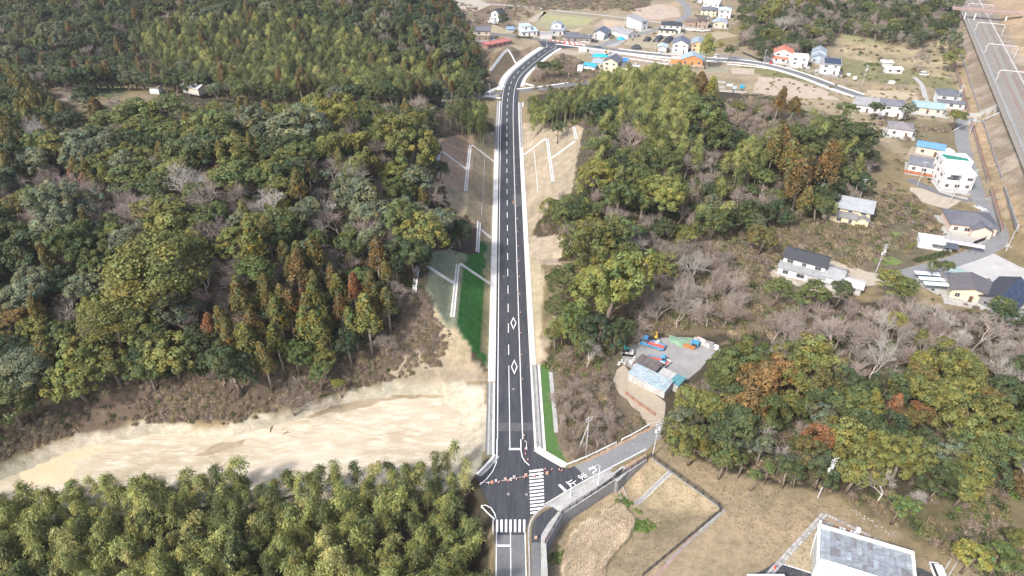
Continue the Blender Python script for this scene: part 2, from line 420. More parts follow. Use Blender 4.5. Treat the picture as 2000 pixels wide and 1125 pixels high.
def tone(c, k=.60):
    g = sum(c) / 3; return tuple((g + (v - g) * .74) * k for v in c)
COL *= .72
for poly, c in ZONES: paint_zone(poly, tone(c))
for poly, c in CUTS: paint_zone(poly, c, GCUT, 0.25)
_db = sdist(BASIN, _X, _Y)
COL[_db > 0] = (0.245, 0.20, 0.138)
_q = (_X - RA.x) * RN.x + (_Y - RA.y) * RN.y; _s = (_X - RA.x) * RDIR.x + (_Y - RA.y) * RDIR.y
_q = _q + np.clip((_s - 262) * .14, 0, 9)
_b = (_q < 17.2) & (_q > -120) & (_s > -140) & ~((np.abs(_s - UND_S) < 5.5) & (_q > 4))
_n = vnoise(_X, _Y, 6, 31)
COL[_b] = (0.21, 0.168, 0.135); COL[_b & (_n > .55)] = (0.265, 0.225, 0.19); COL[_b & (_q > 12.8)] = (0.26, 0.20, 0.135); COL[_b & (_q < 7.5) & (_q > 5.0)] = (0.25, 0.20, 0.135); COL[_b & (_q < -14)] = (0.30, 0.225, 0.155)
gm = bpy.data.meshes.new('ground')
nx, ny = len(GX), len(GY)
gm.vertices.add(nx * ny); gm.vertices.foreach_set('co', np.stack([_X, _Y, GZ], -1).astype(np.float32).ravel())
i0 = (np.arange(ny - 1)[:, None] * nx + np.arange(nx - 1)[None]).ravel()
tri = np.concatenate([np.stack([i0, i0 + 1, i0 + nx + 1], 1)[:, None], np.stack([i0, i0 + nx + 1, i0 + nx], 1)[:, None]], 1).reshape(-1, 3)
gm.loops.add(tri.size); gm.loops.foreach_set('vertex_index', tri.ravel().astype(np.int32))
gm.polygons.add(len(tri)); gm.polygons.foreach_set('loop_start', np.arange(0, tri.size, 3, dtype=np.int32))
gm.polygons.foreach_set('use_smooth', np.ones(len(tri), bool))
gm.update(calc_edges=True)
at = gm.attributes.new('cover', 'FLOAT_COLOR', 'POINT')
at.data.foreach_set('color', np.concatenate([COL, np.ones(COL.shape[:2] + (1,))], -1).astype(np.float32).ravel())
m, nt, b = nodes('soil_and_dry_grass')
pos = N(nt, 'ShaderNodeNewGeometry').outputs['Position']
av = N(nt, 'ShaderNodeAttribute', attribute_name='cover').outputs['Color']
def mulnoise(nt, vec, col, scale, lo, hi, tintlo, tinthi, detail=5):
    n = N(nt, 'ShaderNodeTexNoise'); n.inputs['Scale'].default_value = scale; n.inputs['Detail'].default_value = detail; n.inputs['Roughness'].default_value = 0.65
    nt.links.new(vec, n.inputs['Vector'])
    r = N(nt, 'ShaderNodeMapRange'); r.inputs[1].default_value = lo; r.inputs[2].default_value = hi; nt.links.new(n.outputs['Fac'], r.inputs[0])
    mx = N(nt, 'ShaderNodeMix', data_type='RGBA'); mx.inputs[6].default_value = (*tintlo, 1); mx.inputs[7].default_value = (*tinthi, 1); nt.links.new(r.outputs[0], mx.inputs[0])
    mu = N(nt, 'ShaderNodeMix', data_type='RGBA', blend_type='MULTIPLY'); mu.inputs[0].default_value = 1
    nt.links.new(col, mu.inputs[6]); nt.links.new(mx.outputs[2], mu.inputs[7]); return mu.outputs[2]
c = mulnoise(nt, pos, av, 0.055, 0.35, 0.65, (0.76, 0.79, 0.76), (1.22, 1.19, 1.17))
c = mulnoise(nt, pos, c, 0.45, 0.3, 0.7, (0.72, 0.74, 0.70), (1.25, 1.22, 1.18))
c = mulnoise(nt, pos, c, 2.6, 0.3, 0.7, (0.80, 0.80, 0.78), (1.18, 1.17, 1.15), 3)
nt.links.new(c, b.inputs['Base Color']); b.inputs['Roughness'].default_value = 0.95; b.inputs['Specular IOR Level'].default_value = 0.1
n = N(nt, 'ShaderNodeTexNoise'); n.inputs['Scale'].default_value = 0.9; n.inputs['Detail'].default_value = 7; n.inputs['Roughness'].default_value = 0.7; nt.links.new(pos, n.inputs['Vector'])
bp = N(nt, 'ShaderNodeBump'); bp.inputs['Strength'].default_value = 0.45; bp.inputs['Distance'].default_value = 0.3
nt.links.new(n.outputs['Fac'], bp.inputs['Height']); nt.links.new(bp.outputs[0], b.inputs['Normal'])
gm.materials.append(m)
ground = link(bpy.data.objects.new('ground', gm)); ground['kind'] = 'structure'
KEEP_CLEAR = [pw(q) for q in ([(1190, 645), (1420, 640), (1440, 700), (1300, 790), (1296, 835), (1265, 838), (1195, 760)], [(1785, 240), (1960, 215), (2010, 620), (1780, 600), (1740, 560), (1600, 570), (1595, 500), (1700, 530), (1860, 480), (1790, 390), (1760, 360)], [(1520, 545), (1560, 490), (1625, 505), (1690, 560), (1640, 590)], [(1615, 435), (1625, 395), (1710, 395), (1700, 440)], [(1100, 915), (1280, 820), (1310, 850), (1120, 960)])]
# ---------------------------------------------------------------- roads, kerbs, markings
ASPH = mat('new_asphalt', (0.034, 0.036, 0.043), (0.050, 0.052, 0.059), 0.5, 0.85, c3=(0.064, 0.066, 0.071), scale3=1.6, world=True, bump=0.2, bscale=12, bdist=0.02, stretch=(1, .12, 1))
OLDASPH = mat('old_asphalt', (0.105, 0.108, 0.112), (0.14, 0.142, 0.142), 0.25, 0.9, c3=(0.165, 0.165, 0.16), scale3=2.5, world=True)
GREYASPH = mat('grey_asphalt', (0.145, 0.152, 0.158), (0.19, 0.195, 0.195), 0.2, 0.9, c3=(0.225, 0.222, 0.212), scale3=1.5, world=True)
PAINT = mat('road_paint', (0.80, 0.80, 0.78), (0.70, 0.70, 0.68), 0.8, 0.7, world=True)
WHITECON = mat('new_concrete', (0.66, 0.65, 0.62), (0.54, 0.53, 0.50), 0.5, 0.85, c3=(0.42, 0.41, 0.38), scale3=5, world=True)
CONC = mat('concrete', (0.40, 0.395, 0.375), (0.30, 0.295, 0.28), 0.35, 0.9, c3=(0.24, 0.235, 0.22), scale3=2.0, world=True)
DARKCON = mat('stained_concrete', (0.24, 0.235, 0.23), (0.155, 0.15, 0.145), 0.4, 0.9, c3=(0.30, 0.295, 0.28), scale3=1.6, world=True)
STEEL = mat('galvanised_steel', (0.55, 0.56, 0.57), (0.44, 0.45, 0.46), 2, 0.45, 0.6)
WHITEMETAL = paint('white_metal', (0.80, 0.80, 0.78), 0.45)
DARKMETAL = paint('dark_metal', (0.05, 0.052, 0.055), 0.5)
GRAVEL = mat('gravel', (0.27, 0.268, 0.258), (0.20, 0.198, 0.19), 0.3, 0.95, c3=(0.33, 0.325, 0.31), scale3=3, world=True, bump=0.4, bscale=6)
DIRT = mat('dirt_track', (0.33, 0.28, 0.215), (0.27, 0.225, 0.165), 0.4, 0.95, c3=(0.39, 0.335, 0.265), scale3=2.4, world=True, bump=0.4, bscale=3)
def Yw(py): return P(1000, py)[1]
def seg(py0, py1, step=4.0):
    y0, y1 = Yw(max(py0, py1)), Yw(min(py0, py1)); n = max(2, int((y1 - y0) / step) + 1)
    return [Vector((float(road_x(y)), y)) for y in np.linspace(y0, y1, n)]
ZR, ZM = 0.02, 0.034
cum = [0.0]
for a, b_ in zip(ROAD, ROAD[1:]): cum.append(cum[-1] + (b_ - a).length)
def arc_at(py): return float(np.interp(Yw(py), _ry, cum))
main = cut(ROAD, arc_at(1000), 1e9)
road = strip('road', main, -3.55, 5.55, ZR, ASPH); tag(road, kind='structure')
JUNC = pw([(963, 850), (963, 887), (943, 911), (930, 925), (937, 948), (955, 985), (967, 1014), (967, 1045), (1027, 1045), (1030, 1028), (1037, 1008), (1064, 986), (1134, 942), (1114, 914), (1099, 914), (1043, 882), (1042, 850)])
sheet('junction_asphalt', JUNC, ZR + 0.004, ASPH, road)
old = strip('old_road', [Vector(p) for p in pw([(997.5, 1200), (997.2, 1044.5)])], -3.0, 3.0, ZR, OLDASPH); old['kind'] = 'structure'
side = sheet('side_road', pw([(1114, 914), (1151, 897), (1212, 866), (1275, 834), (1296, 828), (1300, 846), (1262, 881), (1195, 914), (1134, 942)]), ZR + 0.008, GREYASPH)
sheet('leaf_litter_strip', ragged(pw([(1128, 907), (1152, 893), (1205, 867), (1262, 838), (1278, 831), (1274, 838), (1212, 869), (1156, 898)]), .2, .8, 3), ZR + .012, mat('leaf_litter', (.27, .165, .10), (.31, .25, .185), .9, .95, world=True), side)
patch = sheet('road_patch', pw([(1114, 914), (1122, 910), (1146, 934), (1134, 942)]), ZR + 0.012, ASPH, side)
def line_px(name, pts, w, parent, z=ZM, m=PAINT, n=2.0):
    l = smooth_line(pw(pts), n) if len(pts) > 2 else [Vector(p) for p in pw(pts)]
    return strip(name, l, -w / 2, w / 2, z, m, parent)
def quad_px(name, pts, parent, z=ZM, m=PAINT): return sheet(name, pw(pts), z, m, parent, None)
# edge lines, centre line, lane line
A0 = arc_at(858)
for o in (-2.85, 3.0):
    strip('edge_line', cut(ROAD, A0, cum[-1] - 6), o - .1, o + .1, ZM, PAINT, road)
line_px('edge_line', [(970.6, 858), (970.6, 885), (969, 905), (962, 921), (951, 935), (937, 947)], .2, road)
line_px('edge_line', [(1017.2, 858), (1017.6, 880), (1020, 893), (1026, 902), (1034, 909)], .2, road)
strip('centre_line', seg(877, 714), -.08, .08, ZM, PAINT, road)
s = arc_at(693)
while s < cum[-1] - 8:
    strip('centre_dash', cut(ROAD, s, s + 4.3), -.1, .1, ZM, PAINT, road); s += 9.65
quad_px('stop_line', [(994, 875.3), (1017.6, 875.3), (1018, 879), (994, 879)], road)
for px_, py_ in ((1002.8, 631), (1004.4, 716.5)):
    x, y = P(px_, py_); m = MB()
    o_ = [(0, -3.0), (0.85, 0), (0, 3.0), (-0.85, 0)]; i_ = [(0, -2.25), (0.6, 0), (0, 2.25), (-0.6, 0)]
    for k in range(4):
        a, b_, c, d = o_[k], o_[(k + 1) % 4], i_[(k + 1) % 4], i_[k]
        m.quad(*[(x + q[0], y + q[1], ZM) for q in (a, b_, c, d)])
    m.build('diamond_mark', PAINT, road)
for i in range(13):
    y = 920.6 + i * 6.78; x0 = 1033.4 + i * .2; x1 = 1061 + i * .22 - (3 if i == 11 else 14 if i == 12 else 0); k = 3.1 * (x1 - x0) / 28
    quad_px('crosswalk_stripe', [(x0, y - 1.8), (x1, y - 1.8 - k), (x1, y + 1.9 - k), (x0, y + 1.9)], road)
for i in range(7):
    x0 = 968.4 + i * 8.85; quad_px('crosswalk_stripe', [(x0 + .3, 1015), (x0 + 4.4, 1015), (x0 + 4.3, 1039.5), (x0, 1039.5)], old if False else road)
quad_px('stop_line', [(970.5, 1064), (997, 1064), (997, 1067.6), (970.5, 1067.6)], old)
for a, b_ in (((969.6, 1040), (968.6, 1150)), ((997, 1040), (998, 1150)), ((1025.2, 1040), (1028.5, 1150))): line_px('edge_line', [a, b_], .16, old)
line_px('edge_line', [(940, 988), (948, 986.5), (959, 992), (966, 1003), (969.6, 1016)], .18, road)
quad_px('stop_line', [(1090, 947.8), (1094, 945.4), (1108.5, 959.5), (1104.5, 962.4)], side, ZM + .008)
line_px('edge_line', [(1065, 984.5), (1134, 943.5), (1195, 912), (1262, 877)], .16, side, ZM + .008)
# lettering on the side road, read by drivers coming down to the stop line
def letters(txt, px_, py_, size, turn, sx=1.0, sy=1.0):
    cu = bpy.data.curves.new('lettering', 'FONT'); cu.body = txt; cu.size = size; cu.align_x = 'CENTER'; cu.align_y = 'CENTER'
    o = bpy.data.objects.new('lettering', cu); C.objects.link(o)
    dg = bpy.context.evaluated_depsgraph_get(); me = bpy.data.meshes.new_from_object(o.evaluated_get(dg)); bpy.data.objects.remove(o)
    me.materials.clear(); me.materials.append(PAINT); x, y = P(px_, py_)
    return inst('stop_lettering', me, side, (x, y, ZM + .012), turn, (sx, sy, 1))
ax, ay = P(1104, 955); bx_, by_ = P(1175, 910)
tn = math.atan2(by_ - ay, bx_ - ax) - R(90)
for ch, px_, py_ in (('止', 1116, 944), ('ま', 1137, 931), ('れ', 1158, 918)): letters(ch, px_, py_, 1.9, tn, 1.2, 1.2)
# gutters and kerbs along the main road
def band(name, pts, o0, o1, z, m, th=0.0): return strip(name, pts, o0, o1, z, m, road, None, th)
aprL = seg(745, 292); aprR = seg(712, 288)
band('concrete_apron', aprL, -5.4, -3.5, .09, WHITECON, .25); band('concrete_apron', aprR, 5.6, 7.15, .09, WHITECON, .25)
band('kerb', aprL, -3.72, -3.5, .2, WHITECON, .25)
for s0, s1, sgn in ((888, 747, -1), (292, 198, -1), (880, 714, 1), (288, 200, 1)):
    l = seg(s0, s1); e = 3.55 if sgn < 0 else 5.6
    for a, b_, z, m_ in ((e, e + .5, .1, WHITECON), (e + .5, e + 1.15, .03, DARKCON), (e + 1.15, e + 1.6, .12, CONC), (e + 1.6, e + 2.0, .04, OLDASPH)):
        a, b_ = (a, b_) if sgn > 0 else (-b_, -a)
        band('gutter' if m_ is DARKCON else 'kerb', l, a, b_, z, m_, .2)
    if sgn > 0: band('concrete_apron', l, e + 2.0, e + 2.6, .14, WHITECON, .2)
for o0, o1, z, m_ in ((0, .5, .1, WHITECON), (.5, 1.1, .03, DARKCON), (1.1, 1.5, .12, CONC)):
    l = [Vector(p) for p in pw([(964.2, 887), (957, 897), (944, 911), (929.5, 925)])]; strip('kerb', l, -o1, -o0, z, m_, road, None, .2)
    l = [Vector(p) for p in pw([(1042.5, 880), (1056, 889), (1076, 901), (1098, 913)])]; strip('kerb', l, -o1, -o0, z, m_, road, None, .2)
strip('concrete_apron', [Vector(p) for p in pw([(1050.5, 874), (1057, 879.5), (1090, 899), (1107, 909)])], -.45, .75, .16, WHITECON, road, None, .3)
# curved stretch: white concrete verges
strip('concrete_apron', cut(ROAD, arc_at(176), cum[-1] - 12), -6.6, -3.5, .07, WHITECON, road, None, .2)
strip('concrete_apron', cut(ROAD, arc_at(168), cum[-1] - 8), 5.6, 7.4, .07, WHITECON, road, None, .2)
line_px('concrete_apron', [(946, 187), (966, 190), (978, 192)], 2.4, road, .06, WHITECON); line_px('concrete_apron', [(952, 180), (968, 173), (984, 168)], 2.6, road, .06, WHITECON)
line_px('concrete_apron', [(1020, 162), (1032, 165), (1042, 168)], 2.2, road, .06, WHITECON)
# other roads
def lane(name, pts, w, m, z=.016, step=5): o = strip(name, smooth_line(pw(pts), step), -w / 2, w / 2, z, m); o['kind'] = 'structure'; return o
cl = lane('country_road', [(470, 226), (600, 216), (700, 206), (830, 197), (900, 190.5), (950, 185.5), (985, 180.5), (1030, 176), (1070, 171.5), (1115, 165), (1170, 158)], 5.2, OLDASPH)
strip('kerb', smooth_line(pw([(830, 197), (900, 190.5), (950, 185.5), (970, 182.6)]), 5), -3.0, -2.6, .12, WHITECON, cl, None, .15); strip('kerb', smooth_line(pw([(830, 197), (900, 190.5), (950, 185.5), (970, 182.6)]), 5), 2.6, 3.0, .12, WHITECON, cl, None, .15)
strip('kerb', smooth_line(pw([(1014, 178), (1030, 176), (1070, 171.5), (1115, 165)]), 5), -4.2, -2.6, .08, WHITECON, cl, None, .15)
vr = lane('village_road', [(960, 66), (1008, 71), (1050, 77), (1090, 83.5), (1130, 88), (1200, 97.5), (1260, 104.5), (1330, 111), (1400, 116.5), (1450, 120), (1500, 127.5), (1560, 144), (1620, 166), (1680, 187), (1740, 203), (1800, 210)], 5.2, OLDASPH)
sheet('junction_asphalt', pw([(1051, 80), (1088, 83), (1150, 91), (1110, 94), (1093, 96), (1068, 93), (1058, 90)]), .024, ASPH, vr)
strip('kerb', smooth_line(pw([(1090, 83.5), (1130, 88), (1200, 97.5), (1260, 104.5), (1330, 111), (1400, 116.5), (1450, 120), (1500, 127.5), (1560, 144), (1620, 166), (1680, 187)]), 5), 2.9, 4.6, .1, WHITECON, vr, None, .3)
strip('kerb', smooth_line(pw([(1205, 98), (1260, 104.5), (1330, 111), (1400, 116.5), (1450, 120), (1500, 127.5), (1560, 144), (1620, 166), (1680, 187)]), 5), -4.0, -2.7, .16, WHITECON, vr, None, .3)
lane('village_lane', [(1165, 92), (1195, 82), (1230, 70), (1275, 60), (1310, 47), (1338, 33), (1343, 18), (1330, 2), (1310, -12)], 5.5, GREYASPH)
lane('farm_lane', [(900, 4), (960, 8), (1040, 15), (1100, 22), (1180, 30), (1260, 40), (1300, 46)], 3.0, CONC)
lane('red_house_lane', [(1400, 108), (1440, 112), (1490, 122), (1520, 130)], 4.4, GREYASPH, .019)
VR = smooth_line(pw([(960, 66), (1008, 71), (1050, 77), (1090, 83.5), (1130, 88), (1200, 97.5), (1260, 104.5), (1330, 111), (1400, 116.5), (1450, 120), (1500, 127.5), (1560, 144), (1620, 166), (1680, 187), (1740, 203), (1800, 210)]), 4) + smooth_line(pw([(1905, 218), (1888, 238), (1878, 262), (1884, 296), (1897, 340), (1912, 385), (1932, 416), (1951, 448), (1949, 470), (1928, 486), (1885, 503), (1830, 520), (1775, 535), (1735, 547)]), 4) + smooth_line(pw([(1165, 92), (1195, 82), (1230, 70), (1275, 60), (1310, 47), (1338, 33), (1343, 18), (1330, 2)]), 4) + smooth_line(pw([(1915, 392), (1880, 388), (1840, 378), (1800, 362), (1775, 350)]), 4)
LOW_SAND = [(30, 900), (140, 855), (300, 830), (450, 832), (560, 806), (640, 776), (740, 754), (860, 748), (950, 760), (946, 850), (925, 915), (880, 930), (700, 900), (500, 930), (100, 960)]
rr = lane('hillside_road', [(1905, 218), (1888, 238), (1878, 262), (1884, 296), (1897, 340), (1912, 385), (1932, 416), (1951, 448), (1949, 470), (1928, 486), (1885, 503), (1830, 520), (1775, 535), (1735, 547)], 5.6, GREYASPH, .016, 3)
lane('hillside_lane', [(1915, 392), (1880, 388), (1840, 378), (1800, 362), (1775, 350)], 4.6, OLDASPH, .012)
lane('hill_lane', [(1785, 150), (1800, 165), (1806, 185), (1812, 200)], 2.4, CONC)
# yards, tracks and bare plots
sheet('works_yard', ragged(pw([(1218, 712), (1212, 690), (1240, 672), (1290, 660), (1330, 658), (1392, 668), (1410, 686), (1375, 712), (1345, 740), (1310, 760), (1262, 735)]), .5, 2, 3), .012, GRAVEL)
sheet('dirt_track', ragged(pw([(1228, 742), (1262, 760), (1300, 786), (1296, 828), (1272, 836), (1250, 805), (1210, 770), (1195, 745), (1205, 722), (1218, 712), (1240, 735)]), .5, 2, 4), .016, DIRT)
sheet('gravel_plot', ragged(pw([(1890, 505), (1935, 492), (1990, 520), (2100, 560), (2100, 640), (1930, 605), (1880, 570), (1855, 545), (1850, 530)]), .4, 2.5, 5), .010, mat('pale_gravel', (0.38, 0.375, 0.36), (0.31, 0.305, 0.29), .3, .95, c3=(.44, .43, .415), scale3=2.5, world=True))
sheet('green_paved_plot', pw([(1848, 528), (1870, 520), (1932, 552), (1935, 560), (1880, 560)]), .016, mat('green_paving', (0.27, 0.36, 0.33), (0.22, 0.30, 0.28), .5, .85, world=True))
sheet('concrete_plot', pw([(1786, 540), (1830, 520), (1848, 528), (1880, 560), (1840, 580), (1800, 560)]), .013, CONC)
sheet('bare_plot', ragged(pw([(1778, 365), (1800, 368), (1880, 392), (1850, 408), (1772, 388)]), .5, 2, 8), .010, mat('pale_soil', (0.36, 0.31, 0.245), (0.30, 0.255, 0.195), .4, .95, c3=(.42, .37, .30), scale3=2, world=True))
sheet('bare_yard', ragged(pw([(1600, 505), (1632, 502), (1690, 530), (1745, 540), (1735, 552), (1690, 560), (1640, 545)]), .4, 2, 9), .010, MATS['pale_soil'])
GRASSM = mat('short_green_grass', (0.075, 0.13, 0.028), (0.13, 0.175, 0.05), .35, .95, c3=(0.19, 0.19, 0.075), scale3=1.8, world=True, bump=.5, bscale=5)
for i, p_ in enumerate(([(1700, 480), (1740, 452), (1775, 455), (1760, 480), (1720, 490)], [(1700, 508), (1740, 500), (1765, 512), (1730, 520)], [(1505, 528), (1540, 545), (1545, 560), (1512, 545)])):
    sheet('grass_patch', ragged(pw(p_), .7, 1.6, i), .009, GRASSM)
VERGE = mat('verge_grass', (0.042, 0.105, 0.024), (0.065, 0.13, 0.034), .6, .95, c3=(0.09, 0.15, 0.05), scale3=3, world=True, bump=.5, bscale=6)
sheet('grass_strip', pw([(1056, 712), (1073, 722), (1078, 745), (1080, 790), (1084, 850), (1100, 890), (1108, 903), (1088, 895), (1066, 880), (1057, 800), (1055, 740)]), .02, VERGE)
strip('kerb', [Vector(p) for p in pw([(1077, 727), (1081, 770), (1086, 820), (1088, 845)])], -.3, .7, .1, CONC, road, None, .2)
sheet('grass_strip', ragged(pw([(1036, 511), (1055, 502), (1076, 511), (1066, 519), (1044, 519)]), .3, 1, 3), .02, VERGE)
sheet('sandy_plot', ragged(pw([(1034, 460), (1060, 470), (1098, 480), (1090, 508), (1036, 508)]), .5, 2, 2), .012, mat('sandy_soil', (0.44, 0.375, 0.295), (0.37, 0.31, 0.235), .3, .95, c3=(.50, .44, .36), scale3=1.5, world=True, bump=.4, bscale=3))
# fields behind the village
FIELDS = [([(860, -4), (935, -2), (958, 10), (930, 22), (840, 8)], (0.52, 0.44, 0.31)), ([(1062, 23), (1170, 34), (1140, 52), (1070, 58), (1045, 48)], (0.36, 0.335, 0.17)), ([(1180, 36), (1240, 44), (1225, 58), (1180, 58), (1160, 50)], (0.46, 0.355, 0.24)),
          ([(1104, 58), (1140, 54), (1128, 64), (1108, 62)], (0.5, 0.40, 0.21)), ([(1030, 40), (1060, 22), (1068, 24), (1044, 44)], (0.50, 0.41, 0.27)), ([(1230, 20), (1290, 8), (1325, 16), (1330, 32), (1290, 38), (1250, 36)], (0.55, 0.41, 0.29)),
          ([(940, 55), (965, 48), (990, 60), (985, 66), (955, 62)], (0.46, 0.38, 0.2)), ([(1482, 150), (1540, 152), (1610, 176), (1640, 196), (1540, 190), (1470, 180)], (0.55, 0.42, 0.29)), ([(1425, 132), (1475, 134), (1472, 146), (1430, 145)], (0.53, 0.42, 0.29)),
          ([(1375, 128), (1425, 130), (1420, 142), (1378, 140)], (0.36, 0.33, 0.2)), ([(1694, 176), (1785, 180), (1792, 196), (1700, 190)], (0.55, 0.43, 0.25)), ([(1212, 108), (1290, 116), (1320, 124), (1290, 130), (1230, 120)], (0.40, 0.29, 0.21)), ([(1640, 55), (1700, 55), (1735, 75), (1690, 88), (1650, 78)], (0.36, 0.34, 0.13)),
          ([(1240, 62), (1270, 70), (1300, 76), (1290, 96), (1240, 92), (1218, 86)], (0.44, 0.36, 0.21)), ([(1380, 62), (1420, 62), (1440, 70), (1400, 78)], (0.45, 0.36, 0.2)), ([(1150, 90), (1200, 100), (1220, 106), (1180, 112), (1150, 104)], (0.48, 0.46, 0.43)), ([(1120, 84), (1200, 92), (1260, 60), (1240, 64), (1190, 86)], (0.42, 0.41, 0.4)),
          ([(150, 166), (240, 168), (232, 186), (178, 188)], (0.16, 0.215, 0.06)), ([(1060, 95), (1110, 97), (1150, 104), (1120, 108), (1080, 104)], (0.47, 0.38, 0.27))]
for i, (p_, c) in enumerate(FIELDS):
    c = tone(c, .70); m_ = mat(f'field_{i}', c, dull(c, .8), .25, .95, c3=dull(c, 1.2), scale3=1.2, world=True, bump=.4, bscale=2, stretch=(1, .35, 1) if i % 2 else (.4, 1, 1))
    z = .006
    o = sheet('field', ragged(pw(p_), .6, 3, i), z, m_)
# furrow ridges on the two crop fields
def furrows(quad, n, m_, label):
    (a, b_, c, d) = [Vector(p) for p in pw(quad)]; o = MB()
    for i in range(n):
        t = (i + .5) / n; p, q = a.lerp(d, t), b_.lerp(c, t); o.tube([(p.x, p.y, 0.02), (q.x, q.y, 0.02)], .22, 4)
    r = o.build('furrows', m_); r['kind'] = 'stuff'; return r
furrows([(1064, 28), (1160, 37), (1142, 50), (1056, 45)], 9, mat('crop', (0.25, 0.29, 0.1), (0.36, 0.33, 0.18), .5, .95, world=True), '')
furrows([(1180, 40), (1236, 46), (1222, 57), (1176, 54)], 7, mat('ploughed', (0.40, 0.30, 0.2), (0.5, 0.4, 0.28), .5, .95, world=True), '')
# ---- sand field: tracks and wet mud
SANDM = mat('pale_sand', (0.47, 0.41, 0.315), (0.34, 0.285, 0.195), .09, .95, c3=(0.55, 0.50, 0.405), scale3=.5, world=True, bump=.35, bscale=1.4, bdist=.15, stretch=(.5, 1.4, 1))
sz = SAND_Z
sheet('sand_field', ragged(pw([(-200, 985), (30, 905), (140, 858), (300, 832), (450, 836), (560, 810), (640, 782), (730, 760), (860, 754), (915, 757), (922, 800), (916, 880), (885, 905), (760, 945), (300, 1000), (-200, 1030)], sz), .5, 2.5, 12), sz + .02, SANDM)
MUD = mat('wet_mud', (0.22, 0.17, 0.105), (0.30, 0.245, 0.165), .10, .5, c3=(0.36, 0.30, 0.21), scale3=.45, world=True, spec=.4)
sheet('mud_patch', ragged(pw([(640, 789), (700, 768), (770, 758), (890, 757), (912, 757), (898, 776), (850, 778), (790, 777), (735, 788), (690, 800), (620, 812), (560, 823), (590, 806)], sz), .9, 1.4, 6), sz + .026, MUD)
sheet('mud_patch', ragged(pw([(898, 768), (921, 762), (921, 800), (917, 866), (905, 884), (896, 872), (902, 830), (905, 800)], sz), .6, 1.2, 7), sz + .030, MUD)
sheet('mud_patch', ragged(pw([(380, 890), (420, 868), (480, 858), (470, 872), (420, 886)], sz), .5, 1.4, 8), sz + .026, MUD)
sheet('mud_patch', ragged(pw([(20, 910), (110, 872), (200, 862), (210, 880), (140, 905), (150, 940), (60, 955)], sz), 1.2, 1.6, 9), sz + .026, mat('damp_sand', (0.46, 0.37, 0.24), (0.55, 0.45, 0.30), .12, .9, world=True))
rt = random.Random(8); mt = MB()
for k in range(26):   # wheel ruts pressed into the sand
    px_, py_ = rt.uniform(40, 880), rt.uniform(800, 900)
    x, y = P(px_, py_, sz); a = rt.uniform(-.25, .25); L = rt.uniform(6, 16)
    for s_ in (-.9, .9):
        l = [(x + L * (t - .5), y + s_ + a * L * (t - .5) + .8 * math.sin(3 * t + k), sz + .03) for t in np.linspace(0, 1, 7)]
        if all(inside(LOW, p[0], p[1]) for p in l) : mt.tube(l, .055, 4)
ru = mt.build('sand_ruts', mat('rut_soil', (.30, .25, .175), (.36, .305, .22), .4, .95, world=True)); ru['kind'] = 'stuff'
# ---- concrete drains on the cut slopes
def drape(name, pts, w, h, m_, parent=None, step=.8, side=0.0):
    l = []
    for (ax_, ay_), (bx2, by2) in zip(pts, pts[1:]):
        n = max(1, int(math.hypot(bx2 - ax_, by2 - ay_) / step)); l += [Vector((ax_ + (bx2 - ax_) * k / n, ay_ + (by2 - ay_) * k / n)) for k in range(n)]
    l.append(Vector(pts[-1])); a, b_ = offs(l, side - w / 2), offs(l, side + w / 2); o = MB()
    for p, q in zip(a, b_):
        z0 = max(HT(p.x, p.y), HT(q.x, q.y)); o.v += [(p.x, p.y, HT(p.x, p.y) - .3), (p.x, p.y, z0 + h), (q.x, q.y, z0 + h), (q.x, q.y, HT(q.x, q.y) - .3)]
    for i in range(len(l) - 1):
        for k in range(3): o.f.append((4 * i + k, 4 * i + k + 1, 4 * i + k + 5, 4 * i + k + 4))
    return o.build(name, m_, parent)
def off_pt(o, y): return (float(road_x(y)) + (o - 0 if o > 0 else o), y)
def cut_drain(label, spec, pair=True):
    t = T('slope_drain', label, 'drain', (0, 0, 0), 0, 'white concrete drains on the cut slopes')
    for nm, pts in spec:
        for s_ in (-.42, .42): drape('channel_side' if nm == 'berm' else 'chute_side', pts, .38, .16, WHITECON, t, side=s_)
        drape('channel_bed', pts, .5, .03, CONC, t)
L1, L2, R1 = -(LEFT_HALF + 9.6), -(LEFT_HALF + 20.2), RIGHT_HALF + 9.6
R2 = RIGHT_HALF + 20.2
cut_drain('white concrete drain with a chute down the green slope left of the road', [('berm', [off_pt(L1, 149), off_pt(L1, 176)]), ('chute', [off_pt(L1 + .6, 176), off_pt(-5.5, 176)])])
cut_drain('white concrete drain along the top left corner of the near green slope', [('berm', [off_pt(L2, 154), off_pt(L2, 166)]), ('chute', [off_pt(L2 + .6, 166), off_pt(L1 - .7, 166)])])
cut_drain('long white concrete drain on the brown far slope left of the road', [('berm', [off_pt(L1, 226), off_pt(L1, 269)]), ('chute', [off_pt(L1 + .6, 269), off_pt(-5.5, 269)])])
cut_drain('upper white drain under the pine on the far left slope', [('berm', [off_pt(L2, 229), off_pt(L2, 246)]), ('chute', [off_pt(L2 + .6, 246), off_pt(L1 - .7, 246)])])
cut_drain('long white concrete drain on the pale slope right of the road', [('berm', [off_pt(R1, 234), off_pt(R1, 276)]), ('chute', [off_pt(R1 - .6, 276), off_pt(7.3, 276)])])
cut_drain('upper white drain below the bamboo on the right slope', [('berm', [off_pt(R2, 258), off_pt(R2, 272)]), ('chute', [off_pt(R2 - .6, 256), off_pt(R1 + .7, 256)])])
cut_drain('short stepped white drain between the two left slopes', [('berm', [off_pt(-9.8, 189), off_pt(-9.8, 209)]), ('chute', [off_pt(-9.2, 205), off_pt(-5.5, 204)])])
drape('slope_line', [off_pt(RIGHT_HALF + 4, 232), off_pt(RIGHT_HALF + 4, 272)], .25, .1, WHITECON, road)
